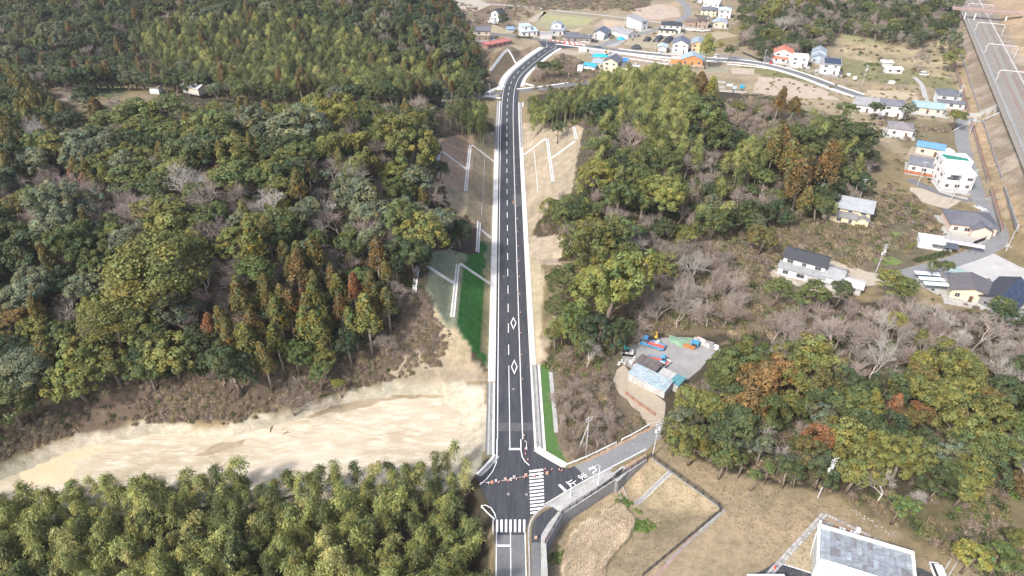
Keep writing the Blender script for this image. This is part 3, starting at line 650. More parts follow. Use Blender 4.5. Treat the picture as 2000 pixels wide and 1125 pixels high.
drape('slope_line', [off_pt(-(LEFT_HALF + 3.5), 215), off_pt(-(LEFT_HALF + 3.5), 272)], .2, .08, CONC, road)
cut_drain('white edged drain up the bank below the red roofed shed', [('chute', [P(958, 142, 3), P(966, 128, 4), P(992, 99, 4)]), ('chute', [P(992, 99, 4), P(1014, 121, 2)])])
# ---------------------------------------------------------------- vegetation
def leaf_mat(name, transl=0.25, rough=0.6, rnd=0.18):
    m, nt, b = nodes(name)
    oi = N(nt, 'ShaderNodeObjectInfo'); av = N(nt, 'ShaderNodeAttribute', attribute_name='tint')
    mu = N(nt, 'ShaderNodeMix', data_type='RGBA', blend_type='MULTIPLY'); mu.inputs[0].default_value = 1
    nt.links.new(oi.outputs['Color'], mu.inputs[6]); nt.links.new(av.outputs['Color'], mu.inputs[7])
    hs = N(nt, 'ShaderNodeHueSaturation')
    mr = N(nt, 'ShaderNodeMapRange'); mr.inputs[3].default_value = 1 - rnd; mr.inputs[4].default_value = 1 + rnd
    nt.links.new(oi.outputs['Random'], mr.inputs[0]); nt.links.new(mr.outputs[0], hs.inputs['Value'])
    nt.links.new(mu.outputs[2], hs.inputs['Color'])
    nt.links.new(hs.outputs[0], b.inputs['Base Color']); b.inputs['Roughness'].default_value = rough; b.inputs['Specular IOR Level'].default_value = 0.25
    out = nt.nodes['Material Output']
    if transl:
        tr = N(nt, 'ShaderNodeBsdfTranslucent'); nt.links.new(hs.outputs[0], tr.inputs[0])
        ms = N(nt, 'ShaderNodeMixShader'); ms.inputs[0].default_value = transl
        nt.links.new(b.outputs[0], ms.inputs[1]); nt.links.new(tr.outputs[0], ms.inputs[2]); nt.links.new(ms.outputs[0], out.inputs[0])
    return m
LEAF = leaf_mat('leaves', 0.32); TWIG = leaf_mat('twigs', 0.0, 0.9, 0.1)
BARK = mat('bark', (0.16, 0.125, 0.095), (0.24, 0.20, 0.16), 1.5, 0.95, spec=0.1)
PALE_BARK = mat('pale_bark', (0.33, 0.29, 0.25), (0.24, 0.205, 0.175), 1.5, 0.95, spec=0.1)
CULM = mat('bamboo_culm', (0.30, 0.31, 0.16), (0.42, 0.40, 0.28), 2.0, 0.6)

def unit(a): return a / np.maximum(np.linalg.norm(a, axis=-1, keepdims=True), 1e-9)
def leaf_quads(Cc, Nn, Sz, asp, tint, rg, axis=None):
    """diamond shaped leaf sprays: centre, facing, half size"""
    n = len(Cc); Nn = unit(Nn)
    ref = unit(rg.normal(size=(n, 3))) if axis is None else unit(axis)
    t = unit(np.cross(Nn, ref)); b2 = np.cross(Nn, t)
    if axis is not None: t, b2 = b2, t
    a = t * (Sz * asp)[:, None]; b = b2 * Sz[:, None]
    v = np.stack([Cc + a, Cc + b, Cc - a, Cc - b], 1).reshape(-1, 3)
    return v, np.repeat(tint, 4, 0)
def quad_mesh(name, v, tint, mats, core=None, extra=None):
    """mesh from leaf quads (+ a darker solid core, + trunk geometry in the second material)"""
    n = len(v) // 4
    fs = np.arange(4 * n, dtype=np.int32); loops = [fs]; starts = [np.arange(0, 4 * n, 4)]; mi = [np.zeros(n, np.int32)]
    vs = [v]; tt = [tint]; off = len(v); lo = 4 * n
    for part, midx in ((core, 0), (extra, 1)):
        if part is None: continue
        pv, pf, pt = part
        vs.append(pv); tt.append(np.tile(pt, (len(pv), 1)) if np.ndim(pt) == 1 else pt)
        for f in pf:
            loops.append(np.array(f, np.int32) + off); starts.append(np.array([lo])); lo += len(f)
        mi.append(np.full(len(pf), midx, np.int32)); off += len(pv)
    vs = np.concatenate(vs).astype(np.float32); tt = np.concatenate(tt)
    lp = np.concatenate(loops).astype(np.int32); st = np.concatenate(starts).astype(np.int32)
    m = bpy.data.meshes.new(name)
    m.vertices.add(len(vs)); m.vertices.foreach_set('co', vs.ravel())
    m.loops.add(len(lp)); m.loops.foreach_set('vertex_index', lp)
    m.polygons.add(len(st)); m.polygons.foreach_set('loop_start', st); m.polygons.foreach_set('material_index', np.concatenate(mi))
    m.update(calc_edges=True)
    a = m.attributes.new('tint', 'FLOAT_COLOR', 'POINT')
    a.data.foreach_set('color', np.concatenate([tt, np.ones((len(tt), 1))], 1).astype(np.float32).ravel())
    for k in mats: m.materials.append(k)
    return m
def ico(sub, rad=(1, 1, 1), seed=0, amp=0.12):
    bm = bmesh.new(); bmesh.ops.create_icosphere(bm, subdivisions=sub, radius=1)
    rg = np.random.default_rng(seed); k = rg.normal(size=(5, 3)) * 2.2; ph = rg.random(5) * 6
    pv = np.array([tuple(v.co) for v in bm.verts]); pf = [tuple(v.index for v in f.verts) for f in bm.faces]; bm.free()
    w = 1 + amp * np.sin(pv @ k.T + ph).sum(1) / 2
    return pv * w[:, None] * np.array(rad), pf
def clump_tint(rg, n, amp=0.22, warm=0.12):
    v = 1 + amp * rg.normal(size=n); w = warm * rg.normal(size=n)
    return np.clip(np.stack([v * (1 + w), v, v * (1 - w)], 1), 0.35, 2.0)
def dome_crown(name, seed, nc=55, per=42, sub=0, flat=0.9, cr=(0.17, 0.29), leaf=0.050, low=-0.45, core=0.3, lobes=0.16, jit=0.42, up=0.3):
    rg = np.random.default_rng(seed)
    i = np.arange(nc) + 0.5
    z = 1 - (1 - low) * i / nc; ph = i * 2.39996 + rg.normal(size=nc) * 0.35
    d = np.stack([np.sqrt(np.maximum(1 - z * z, 0)) * np.cos(ph), np.sqrt(np.maximum(1 - z * z, 0)) * np.sin(ph), z], 1)
    d = unit(d + rg.normal(size=d.shape) * 0.12)
    k = rg.normal(size=(4, 3)) * 1.7; p0 = rg.random(4) * 6
    lob = 1 + lobes * np.sin(d @ k.T + p0).sum(1) / 1.6
    r = rg.uniform(*cr, nc)
    cc = d * (lob * rg.uniform(0.76, 0.98, nc))[:, None]
    if sub:
        a = np.arange(sub) * 6.283 / sub + rg.random(); sc_ = np.stack([np.cos(a) * .46, np.sin(a) * .46, rg.uniform(-.25, .35, sub)], 1) * rg.uniform(.7, 1.15, (sub, 1)); rs_ = rg.uniform(.48, .68, sub); si = rg.integers(0, sub, nc)
        cc = sc_[si] + cc * rs_[si][:, None]; r = r * .9
    ct = clump_tint(rg, nc, 0.16, 0.10)
    n = nc * per; ci = np.repeat(np.arange(nc), per)
    q = unit(rg.normal(size=(n, 3)) + d[ci] * 0.75 + np.array([0, 0, 0.35]))
    sh = np.array([1, 1, flat])
    pos = cc[ci] + q * r[ci][:, None] * sh * rg.uniform(0.82, 1.08, n)[:, None]
    nn = q + rg.normal(size=(n, 3)) * jit + np.array([0, 0, up])
    tint = ct[ci] * clump_tint(rg, n, 0.08, 0.03)
    v, t = leaf_quads(pos, nn, leaf * rg.uniform(0.7, 1.35, n), 0.8, tint, rg)
    if sub: core = .22
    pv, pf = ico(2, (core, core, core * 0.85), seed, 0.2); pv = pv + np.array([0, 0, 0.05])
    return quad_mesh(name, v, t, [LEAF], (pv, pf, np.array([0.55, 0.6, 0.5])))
def tier_crown(name, seed, nt_=34, per=70, leaf=0.06):
    """flat sprays in tiers (pine, spreading evergreen)"""
    rg = np.random.default_rng(seed)
    z = rg.uniform(-0.35, 0.95, nt_); rad = np.sqrt(np.maximum(1 - np.clip(z, 0, 1) ** 2, 0.02)) * rg.uniform(0.35, 1.0, nt_) ** 0.6 * 0.92
    ph = np.arange(nt_) * 2.4 + rg.normal(size=nt_) * 0.4
    cc = np.stack([rad * np.cos(ph), rad * np.sin(ph), z * 0.9], 1); r = rg.uniform(0.2, 0.36, nt_)
    ci = np.repeat(np.arange(nt_), per); n = len(ci)
    q = rg.normal(size=(n, 3)); q[:, 2] = np.abs(q[:, 2]) * 0.9; q = unit(q)
    pos = cc[ci] + q * r[ci][:, None] * np.array([1, 1, 0.42]) * rg.uniform(0.55, 1.1, n)[:, None]
    pos[:, 2] -= 0.35 * r[ci] * (np.hypot(q[:, 0], q[:, 1])) ** 2 * 0.6
    nn = q * np.array([0.8, 0.8, 1.1]) + rg.normal(size=(n, 3)) * 0.32
    tint = clump_tint(rg, nt_, 0.15, 0.1)[ci] * clump_tint(rg, n, 0.12, 0.05)
    v, t = leaf_quads(pos, nn, leaf * rg.uniform(0.7, 1.3, n), 0.7, tint, rg)
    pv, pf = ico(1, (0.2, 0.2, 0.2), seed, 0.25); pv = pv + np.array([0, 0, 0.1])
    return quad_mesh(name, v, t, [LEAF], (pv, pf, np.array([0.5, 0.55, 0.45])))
def cone_crown(name, seed, nc=60, per=34, h=3.0, leaf=0.085):
    """cedar: narrow, tufted, pointed; radius 1, height h, base at z = 0"""
    rg = np.random.default_rng(seed)
    z = (np.arange(nc) + 0.5) / nc; z = z ** 0.9
    rad = (1 - z) ** 0.62 * (0.75 + 0.25 * np.minimum(z / 0.15, 1)) * rg.uniform(0.62, 1.0, nc)
    ph = np.arange(nc) * 2.39996 + rg.normal(size=nc) * 0.3
    d = np.stack([np.cos(ph), np.sin(ph), np.zeros(nc)], 1)
    cc = d * (rad * 0.8)[:, None]; cc[:, 2] = z * h * 0.96
    r = (0.2 + 0.22 * (1 - z)) * rg.uniform(0.8, 1.25, nc)
    ci = np.repeat(np.arange(nc), per); n = len(ci)
    q = unit(rg.normal(size=(n, 3)) + d[ci] * 0.9 + np.array([0, 0, 0.35]))
    pos = cc[ci] + q * r[ci][:, None] * np.array([1, 1, 1.25]) * rg.uniform(0.75, 1.08, n)[:, None]
    nn = q + rg.normal(size=(n, 3)) * 0.6 + np.array([0, 0, 0.2])
    tint = clump_tint(rg, nc, 0.16, 0.16)[ci] * clump_tint(rg, n, 0.12, 0.06)
    v, t = leaf_quads(pos, nn, leaf * rg.uniform(0.7, 1.3, n), 0.75, tint, rg)
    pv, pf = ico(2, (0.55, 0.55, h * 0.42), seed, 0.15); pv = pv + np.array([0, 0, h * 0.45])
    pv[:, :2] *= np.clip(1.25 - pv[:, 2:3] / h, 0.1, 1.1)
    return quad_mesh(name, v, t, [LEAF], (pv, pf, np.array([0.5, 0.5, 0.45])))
def bamboo_plume(name, seed, n=1250, h=12.0, w=1.75):
    """one bamboo stem's foliage (metres): feathery plume with a nodding tip"""
    rg = np.random.default_rng(seed); az = rg.uniform(0, 6.28); lean = rg.uniform(0.8, 2.6)
    nb = 40; zb = np.sort(rg.uniform(0.42, 1.0, nb)); pb = rg.uniform(0, 6.28, nb)
    prof = w * np.sin(np.clip((zb - 0.32) / 0.72, 0, 1) * math.pi) ** 0.55 * 1.0 + 0.3
    def axis(t):
        b = np.clip((t - 0.45) / 0.55, 0, 1) ** 2.2 * lean
        return np.stack([np.cos(az) * b, np.sin(az) * b, t * h * (1 - 0.05 * np.clip((t - 0.7) / 0.3, 0, 1))], -1)
    ci = rg.integers(0, nb, n); u = rg.uniform(0.1, 1.0, n)
    o = np.stack([np.cos(pb), np.sin(pb), np.zeros(nb)], 1)[ci]
    pos = axis(zb[ci]) + o * (prof[ci] * u)[:, None]
    pos[:, 2] += 0.5 * u - 1.1 * u ** 2 + rg.normal(size=n) * 0.28
    pos += rg.normal(size=(n, 3)) * np.array([0.3, 0.3, 0.12])
    nn = o * (0.5 + u)[:, None] * 0.8 + rg.normal(size=(n, 3)) * 0.5 + np.array([0, 0, 0.55])
    ax = o + np.array([0, 0, -0.8]) + rg.normal(size=(n, 3)) * 0.35
    tint = clump_tint(rg, nb, 0.13, 0.08)[ci] * clump_tint(rg, n, 0.14, 0.05)
    v, t = leaf_quads(pos, nn, 0.078 * rg.uniform(0.7, 1.3, n), 3.4, tint, rg, ax)
    ts = np.linspace(0, 0.97, 7); mb = MB(); mb.tube([tuple(p) for p in axis(ts)], list(np.linspace(0.075, 0.02, 7)), 5)
    return quad_mesh(name, v, t, [LEAF]), mb.mesh(name + '_culm', CULM, True)
def coloured(me, c):
    m = me.copy(); n = len(m.vertices) * 4; b_ = np.zeros(n, np.float32); m.attributes['tint'].data.foreach_get('color', b_)
    b_ = b_.reshape(-1, 4)
    lf = np.zeros(len(m.vertices), bool)
    for i, k in enumerate(m.materials):
        if k in (LEAF, TWIG):
            mi = np.zeros(len(m.polygons), np.int32); m.polygons.foreach_get('material_index', mi)
            ls = np.zeros(len(m.polygons), np.int32); m.polygons.foreach_get('loop_start', ls); lt = np.zeros(len(m.polygons), np.int32); m.polygons.foreach_get('loop_total', lt)
            vi = np.zeros(len(m.loops), np.int32); m.loops.foreach_get('vertex_index', vi)
            lf[vi[np.repeat(mi, lt) == i]] = True
    b_[lf, :3] *= np.array(c); m.attributes['tint'].data.foreach_set('color', b_.ravel()); return m
def branch_mb(seed, levels=5, spread=0.62, twig=1.0):
    """bare crown, unit height: trunk apart from branches"""
    rd = random.Random(seed); tr, br = MB(), MB()
    def grow(p, d, L, r, lv):
        pts = [p]; q = p
        n = 3 if lv > 1 else 2
        for k in range(n):
            d = (d + Vector((rd.gauss(0, .16), rd.gauss(0, .16), rd.gauss(0.05, .1)))).normalized()
            q = q + d * (L / n); pts.append(q)
        (tr if lv == levels else br).tube(pts, [r * (1 - 0.4 * k / n) for k in range(n + 1)], 5 if lv >= levels - 1 else 3, lv == levels)
        if lv == 0: return
        k = rd.randint(3, 4) if lv > 2 else 3
        for j in range(k):
            a = rd.uniform(0, 6.28); t = rd.uniform(0.45, 1.0) if j else 1.0
            bpt = pts[0].lerp(pts[-1], t) if t < 1 else pts[-1]
            u = d.orthogonal().normalized(); w = d.cross(u)
            nd = (d + (u * math.cos(a) + w * math.sin(a)) * spread * rd.uniform(0.7, 1.5) + Vector((0, 0, 0.12))).normalized()
            grow(bpt, nd, L * rd.uniform(0.62, 0.84), r * 0.60, lv - 1)
    grow(Vector((0, 0, 0)), Vector((0, 0, 1)), 0.3, 0.022, levels)
    return tr, br
def mb_tinted(mb, name, mats, rg):
    v = np.array(mb.v); m = bpy.data.meshes.new(name); m.from_pydata(mb.v, [], mb.f)
    a = m.attributes.new('tint', 'FLOAT_COLOR', 'POINT'); t = np.ones((len(v), 4)); t[:, :3] *= rg.uniform(0.75, 1.2, (len(v), 1))
    a.data.foreach_set('color', t.astype(np.float32).ravel())
    for k in mats: m.materials.append(k)
    return m
def trunk_mesh(name, seed, mat_, limbs=5):
    rd = random.Random(seed); m = MB(); b = Vector((rd.gauss(0, .05), rd.gauss(0, .05), 0))
    m.tube([(0, 0, -0.06), b + Vector((0, 0, 0.45)), b * 2 + Vector((0, 0, 1.0))], [0.045, 0.032, 0.02], 7)
    for k in range(limbs):
        a = k * 2.4 + rd.random(); z = rd.uniform(0.45, 0.85); L = rd.uniform(0.25, 0.45)
        p = b * (2 * z) + Vector((0, 0, z)); e = p + Vector((math.cos(a) * L, math.sin(a) * L, L * 0.9))
        m.tube([p, p.lerp(e, .5) + Vector((0, 0, -0.03)), e], [0.018, 0.012, 0.006], 4)
    return m.mesh(name, mat_, True)
def fuzz_shrub(name, seed, n=260, leafy=0.0):
    """low bush: thin stems, some leaves"""
    rg = np.random.default_rng(seed)
    d = unit(rg.normal(size=(n, 3)) + np.array([0, 0, 0.5])); d[:, 2] = np.abs(d[:, 2])
    u = rg.uniform(0.35, 1.0, n); pos = d * u[:, None] * np.array([1, 1, 0.75])
    ax = d + rg.normal(size=(n, 3)) * 0.5
    nn = rg.normal(size=(n, 3)) + d + np.array([0, 0, 0.4])
    tint = clump_tint(rg, n, 0.25, 0.08)
    if leafy: v, t = leaf_quads(pos, nn, np.full(n, 0.13) * rg.uniform(0.6, 1.4, n), 0.9, tint, rg)
    else: v, t = leaf_quads(pos, nn, np.full(n, 0.035) * rg.uniform(0.6, 1.6, n), 7.0, tint, rg, ax)
    return quad_mesh(name, v, t, [LEAF])
# ---- one set of shapes for every kind
DOME = [dome_crown(f'dome_{i}', 100 + i, nc=[60, 72, 52, 64, 80, 58][i], per=60, sub=[0, 3, 4, 0, 5, 3][i], lobes=[.2, .2, .24, .16, .18, .3][i]) for i in range(6)]
BIGDOME = [dome_crown(f'big_dome_{i}', 200 + i, nc=160, per=75, sub=[4, 5, 3][i], cr=(0.10, 0.19), leaf=0.031, lobes=0.2) for i in range(3)]
TIER = [tier_crown(f'tier_{i}', 300 + i) for i in range(4)]
BIGTIER = [tier_crown(f'big_tier_{i}', 340 + i, 95, 80, 0.036) for i in range(2)]
CONE = [cone_crown(f'cone_{i}', 400 + i, h=[2.6, 3.0, 3.4, 2.4][i]) for i in range(4)]
BAMBOO = [bamboo_plume(f'plume_{i}', 500 + i, h=[12, 13, 11, 12.5, 10.5, 13.5][i], w=[1.5, 1.7, 1.4, 1.6, 1.55, 1.45][i]) for i in range(6)]
BARE = []
for i in range(5):
    tr, br = branch_mb(600 + i, 6, [.55, .7, .62, .8, .5][i])
    BARE.append((mb_tinted(tr, f'bare_trunk_{i}', [TWIG], RNG), mb_tinted(br, f'bare_branches_{i}', [TWIG], RNG)))
TRUNK = [trunk_mesh(f'trunk_{i}', 700 + i, BARK) for i in range(3)]
STRAIGHT = MB().tube([(0, 0, -0.05), (0.004, 0, 0.5), (0, 0.004, 1)], [0.016, 0.012, 0.006], 6).mesh('straight_trunk', PALE_BARK, True)
SHRUB = [fuzz_shrub(f'shrub_{i}', 800 + i) for i in range(3)] + [fuzz_shrub(f'leafy_shrub_{i}', 820 + i, 150, 1.0) for i in range(3)]
TUFT = [fuzz_shrub(f'tuft_{i}', 840 + i, 70) for i in range(2)]

COLS = {}
COLS = {'copper': (0.245, 0.155, 0.056), 'lime': (0.185, 0.20, 0.05), 'dark': (0.072, 0.092, 0.036), 'deep': (0.058, 0.084, 0.038), 'mid': (0.112, 0.134, 0.042), 'grey': (0.145, 0.160, 0.088), 'olive': (0.165, 0.168, 0.045), 'yellow': (0.22, 0.21, 0.048),
        'bright': (0.115, 0.155, 0.045), 'rust': (0.24, 0.115, 0.05), 'brown': (0.17, 0.118, 0.045), 'bronze': (0.16, 0.138, 0.044), 'bamboo': (0.255, 0.268, 0.08), 'palebamboo': (0.35, 0.335, 0.12), 'darkbamboo': (0.13, 0.15, 0.052),
        'twig': (0.26, 0.22, 0.185), 'pinktwig': (0.285, 0.23, 0.195), 'whitetwig': (0.38, 0.345, 0.305), 'browntwig': (0.24, 0.19, 0.145)}
def muted(c, k=.96):
    g = .3 * c[0] + .6 * c[1] + .1 * c[2]; return tuple(g + (v - g) * k for v in c)
COLS = {q: muted(v) for q, v in COLS.items()}
CWORD = {'copper': 'copper brown', 'lime': 'bright olive', 'dark': 'dark green', 'deep': 'deep green', 'mid': 'green', 'grey': 'grey green', 'olive': 'olive green', 'yellow': 'yellow green', 'bright': 'bright green', 'rust': 'rust orange',
         'brown': 'rusty brown', 'bronze': 'bronze green', 'bamboo': 'light green', 'palebamboo': 'pale yellow', 'darkbamboo': 'dark green', 'twig': 'grey leafless', 'pinktwig': 'pinkish grey leafless', 'whitetwig': 'whitish leafless', 'browntwig': 'brown leafless'}
KNOUN = {'dome': 'round evergreen tree', 'tier': 'spreading pine tree', 'cone': 'pointed cedar tree', 'bamboo': 'feathery bamboo stem', 'bare': 'tree'}
KNAME = {'dome': 'evergreen_tree', 'tier': 'pine_tree', 'cone': 'cedar_tree', 'bamboo': 'bamboo', 'bare': 'bare_tree'}
KCAT = {'dome': 'tree', 'tier': 'pine tree', 'cone': 'cedar tree', 'bamboo': 'bamboo', 'bare': 'bare tree'}
KGROUP = {'dome': 'round evergreen trees of the woods', 'tier': 'spreading pines of the woods', 'cone': 'pointed cedars of the woods', 'bamboo': 'bamboo stems of the groves', 'bare': 'leafless trees of the woods'}
def lift(kind, r):
    """height of the crown's middle above the ground"""
    return {'dome': r * 0.66 + 4.6, 'tier': r * 0.7 + 4.5, 'cone': r * 2.3 + 5.0, 'bamboo': 8.0 * r / 1.7, 'bare': r * 1.25}[kind]
TREES = []                                      # (kind, x, y, z, radius, colour, px, py, note)
CELL = {}
def near(x, y, r, f=0.8):
    g = 12.0
    for i in range(int(x // g) - 2, int(x // g) + 3):
        for j in range(int(y // g) - 2, int(y // g) + 3):
            for (a, b, q) in CELL.get((i, j), ()):
                if (a - x) ** 2 + (b - y) ** 2 < (f * (q + r)) ** 2: return True
    return False
def put(kind, x, y, r, col, note=None, z=None):
    z = HT(x, y) if z is None else z
    cx, cy = proj(x, y, z + lift(kind, r))
    TREES.append((kind, x, y, z, r, col, float(cx), float(cy), note)); CELL.setdefault((int(x // 12), int(y // 12)), []).append((x, y, r))
def hand(px, py, w, kind, col, note=None):
    """a tree the photograph shows: crown centre and crown width in pixels"""
    r = 5.0
    for _ in range(4):
        x, y, z = PT(px, py, lift(kind, r)); r = w / 2 / ppm(y, z + lift(kind, r))
    put(kind, x, y, r, col, note)

def scatter(name, pts, protos, label=None, cat=None):
    """ONE object: many copies of the prototype meshes (geometry nodes) at (x, y, z, scale, turn, which)"""
    col = bpy.data.collections.new(name + '_shapes')
    for i, (me, c) in enumerate(protos):
        o = bpy.data.objects.new(f'{name}_shape_{i:03d}', coloured(me, c)); col.objects.link(o)
    m = bpy.data.meshes.new(name); a = np.array(pts, np.float32)
    m.vertices.add(len(a)); m.vertices.foreach_set('co', a[:, :3].ravel())
    for nm, ty, v in (('scl', 'FLOAT', a[:, 3]), ('turn', 'FLOAT', a[:, 4]), ('which', 'INT', a[:, 5].astype(np.int32))):
        m.attributes.new(nm, ty, 'POINT').data.foreach_set('value', v)
    g = bpy.data.node_groups.new(name, 'GeometryNodeTree')
    g.interface.new_socket('Geometry', in_out='INPUT', socket_type='NodeSocketGeometry'); g.interface.new_socket('Geometry', in_out='OUTPUT', socket_type='NodeSocketGeometry')
    gi, go = g.nodes.new('NodeGroupInput'), g.nodes.new('NodeGroupOutput')
    ip = g.nodes.new('GeometryNodeInstanceOnPoints'); ci = g.nodes.new('GeometryNodeCollectionInfo')
    ci.inputs[0].default_value = col; ci.inputs['Separate Children'].default_value = True; ci.inputs['Reset Children'].default_value = True
    ip.inputs['Pick Instance'].default_value = True
    def att(nm, ty):
        n = g.nodes.new('GeometryNodeInputNamedAttribute'); n.data_type = ty; n.inputs[0].default_value = nm; return n.outputs['Attribute']
    cx = g.nodes.new('ShaderNodeCombineXYZ'); g.links.new(att('turn', 'FLOAT'), cx.inputs[2])
    g.links.new(gi.outputs[0], ip.inputs['Points']); g.links.new(ci.outputs[0], ip.inputs['Instance']); g.links.new(att('which', 'INT'), ip.inputs['Instance Index'])
    g.links.new(cx.outputs[0], ip.inputs['Rotation']); g.links.new(att('scl', 'FLOAT'), ip.inputs['Scale']); g.links.new(ip.outputs[0], go.inputs[0])
    o = link(bpy.data.objects.new(name, m)); o['kind'] = 'stuff'
    md = o.modifiers.new('scatter', 'NODES'); md.node_group = g
    return tag(o, label, cat)
# ---------------------------------------------------------------- buildings
GLASS = mat('dark_window_glass', (0.03, 0.035, 0.04), (0.06, 0.07, 0.08), 1.0, 0.12, spec=0.6)
FRAME = paint('window_frame', (0.32, 0.31, 0.30), 0.4)
WALLM, ROOFM = {}, {}
def wallm(c): return mat('render_%02x%02x%02x' % tuple(int(a * 255) for a in c), c, dull(c, .87), .5, .85, c3=dull(c, .8), scale3=2.2)
def roofm(c): return mat('roofing_%02x%02x%02x' % tuple(int(a * 255) for a in c), c, dull(c, .75), .55, .6, c3=dull(c, 1.25), scale3=3.5, bump=.3, bscale=7)
WHITE_, CREAM, BEIGE, BROWNW, GREYW, ORANGE, PINKW = (.66, .655, .64), (.62, .55, .40), (.55, .47, .37), (.30, .225, .165), (.46, .45, .43), (.58, .24, .095), (.62, .47, .40)
SLATE, CHAR, BLUEG, LBLUE, BROWNR, REDR, GREYR, TEALR = (.115, .12, .135), (.045, .048, .055), (.25, .285, .32), (.36, .45, .50), (.17, .13, .105), (.50, .17, .11), (.25, .25, .255), (.24, .33, .35)
def gable_roof(x0, x1, y0, y1, z, rise, axis, ov=.5, th=.18):
    m = MB()
    if axis == 'x':
        ym = (y0 + y1) / 2; k = rise / (ym - y0)
        for s in (-1, 1):
            ye = ym + s * (ym - y0 + ov); ze = z - ov * k
            p = [(x0 - ov, ye, ze), (x1 + ov, ye, ze), (x1 + ov, ym, z + rise), (x0 - ov, ym, z + rise)]
            t = [(a, b_, c + th) for a, b_, c in p]
            m.add(p + t, [(0, 3, 2, 1), (4, 5, 6, 7), (0, 1, 5, 4), (1, 2, 6, 5), (3, 0, 4, 7)] if s < 0 else [(0, 1, 2, 3), (7, 6, 5, 4), (4, 5, 1, 0), (5, 6, 2, 1), (7, 4, 0, 3)])
    else:
        r = gable_roof(y0, y1, x0, x1, z, rise, 'x', ov, th); m.v = [(b_, a, c) for a, b_, c in r.v]; m.f = [tuple(reversed(f)) for f in r.f]
    return m
def hip_roof(x0, x1, y0, y1, z, rise, ov=.5):
    x0 -= ov; x1 += ov; y0 -= ov; y1 += ov; m = MB(); w, d = x1 - x0, y1 - y0; h = min(w, d) / 2
    r = [(x0 + h, (y0 + y1) / 2, z + rise), (x1 - h, (y0 + y1) / 2, z + rise)] if w >= d else [((x0 + x1) / 2, y0 + h, z + rise), ((x0 + x1) / 2, y1 - h, z + rise)]
    b_ = [(x0, y0, z - .12), (x1, y0, z - .12), (x1, y1, z - .12), (x0, y1, z - .12)]; e = [(a, c, z + .04) for a, c, _ in b_]
    f = [(3, 2, 1, 0), (0, 1, 5, 4), (1, 2, 6, 5), (2, 3, 7, 6), (3, 0, 4, 7)]
    f += [(4, 5, 9, 8), (5, 6, 9), (6, 7, 8, 9), (7, 4, 8)] if w >= d else [(4, 5, 8), (5, 6, 9, 8), (6, 7, 9), (7, 4, 8, 9)]
    return m.add(b_ + e + r, f)
def window(parent, x, y, z, w, h, face, sub=True):
    """frame proud of the wall, pane inside it; face: f front, b back, l left, r right"""
    fr, pn = MB(), MB()
    def bx(m, a0, a1, c0, c1, o0, o1):
        if face == 'f': m.bx(a0, a1, y - o1, y - o0, c0, c1)
        elif face == 'b': m.bx(a0, a1, y + o0, y + o1, c0, c1)
        elif face == 'r': m.bx(x + o0, x + o1, a0, a1, c0, c1)
        else: m.bx(x - o1, x - o0, a0, a1, c0, c1)
    a = x if face in 'fb' else y; t = .09
    for q in ((a - w / 2, a - w / 2 + t, z, z + h), (a + w / 2 - t, a + w / 2, z, z + h), (a - w / 2 + t, a + w / 2 - t, z, z + t), (a - w / 2 + t, a + w / 2 - t, z + h - t, z + h), (a - t / 2, a + t / 2, z + t, z + h - t)): bx(fr, *q, -.02, .09)
    bx(pn, a - w / 2 + t, a + w / 2 - t, z + t, z + h - t, -.02, .03)
    o = fr.build('window', FRAME, parent); pn.build('pane', GLASS, o); return o
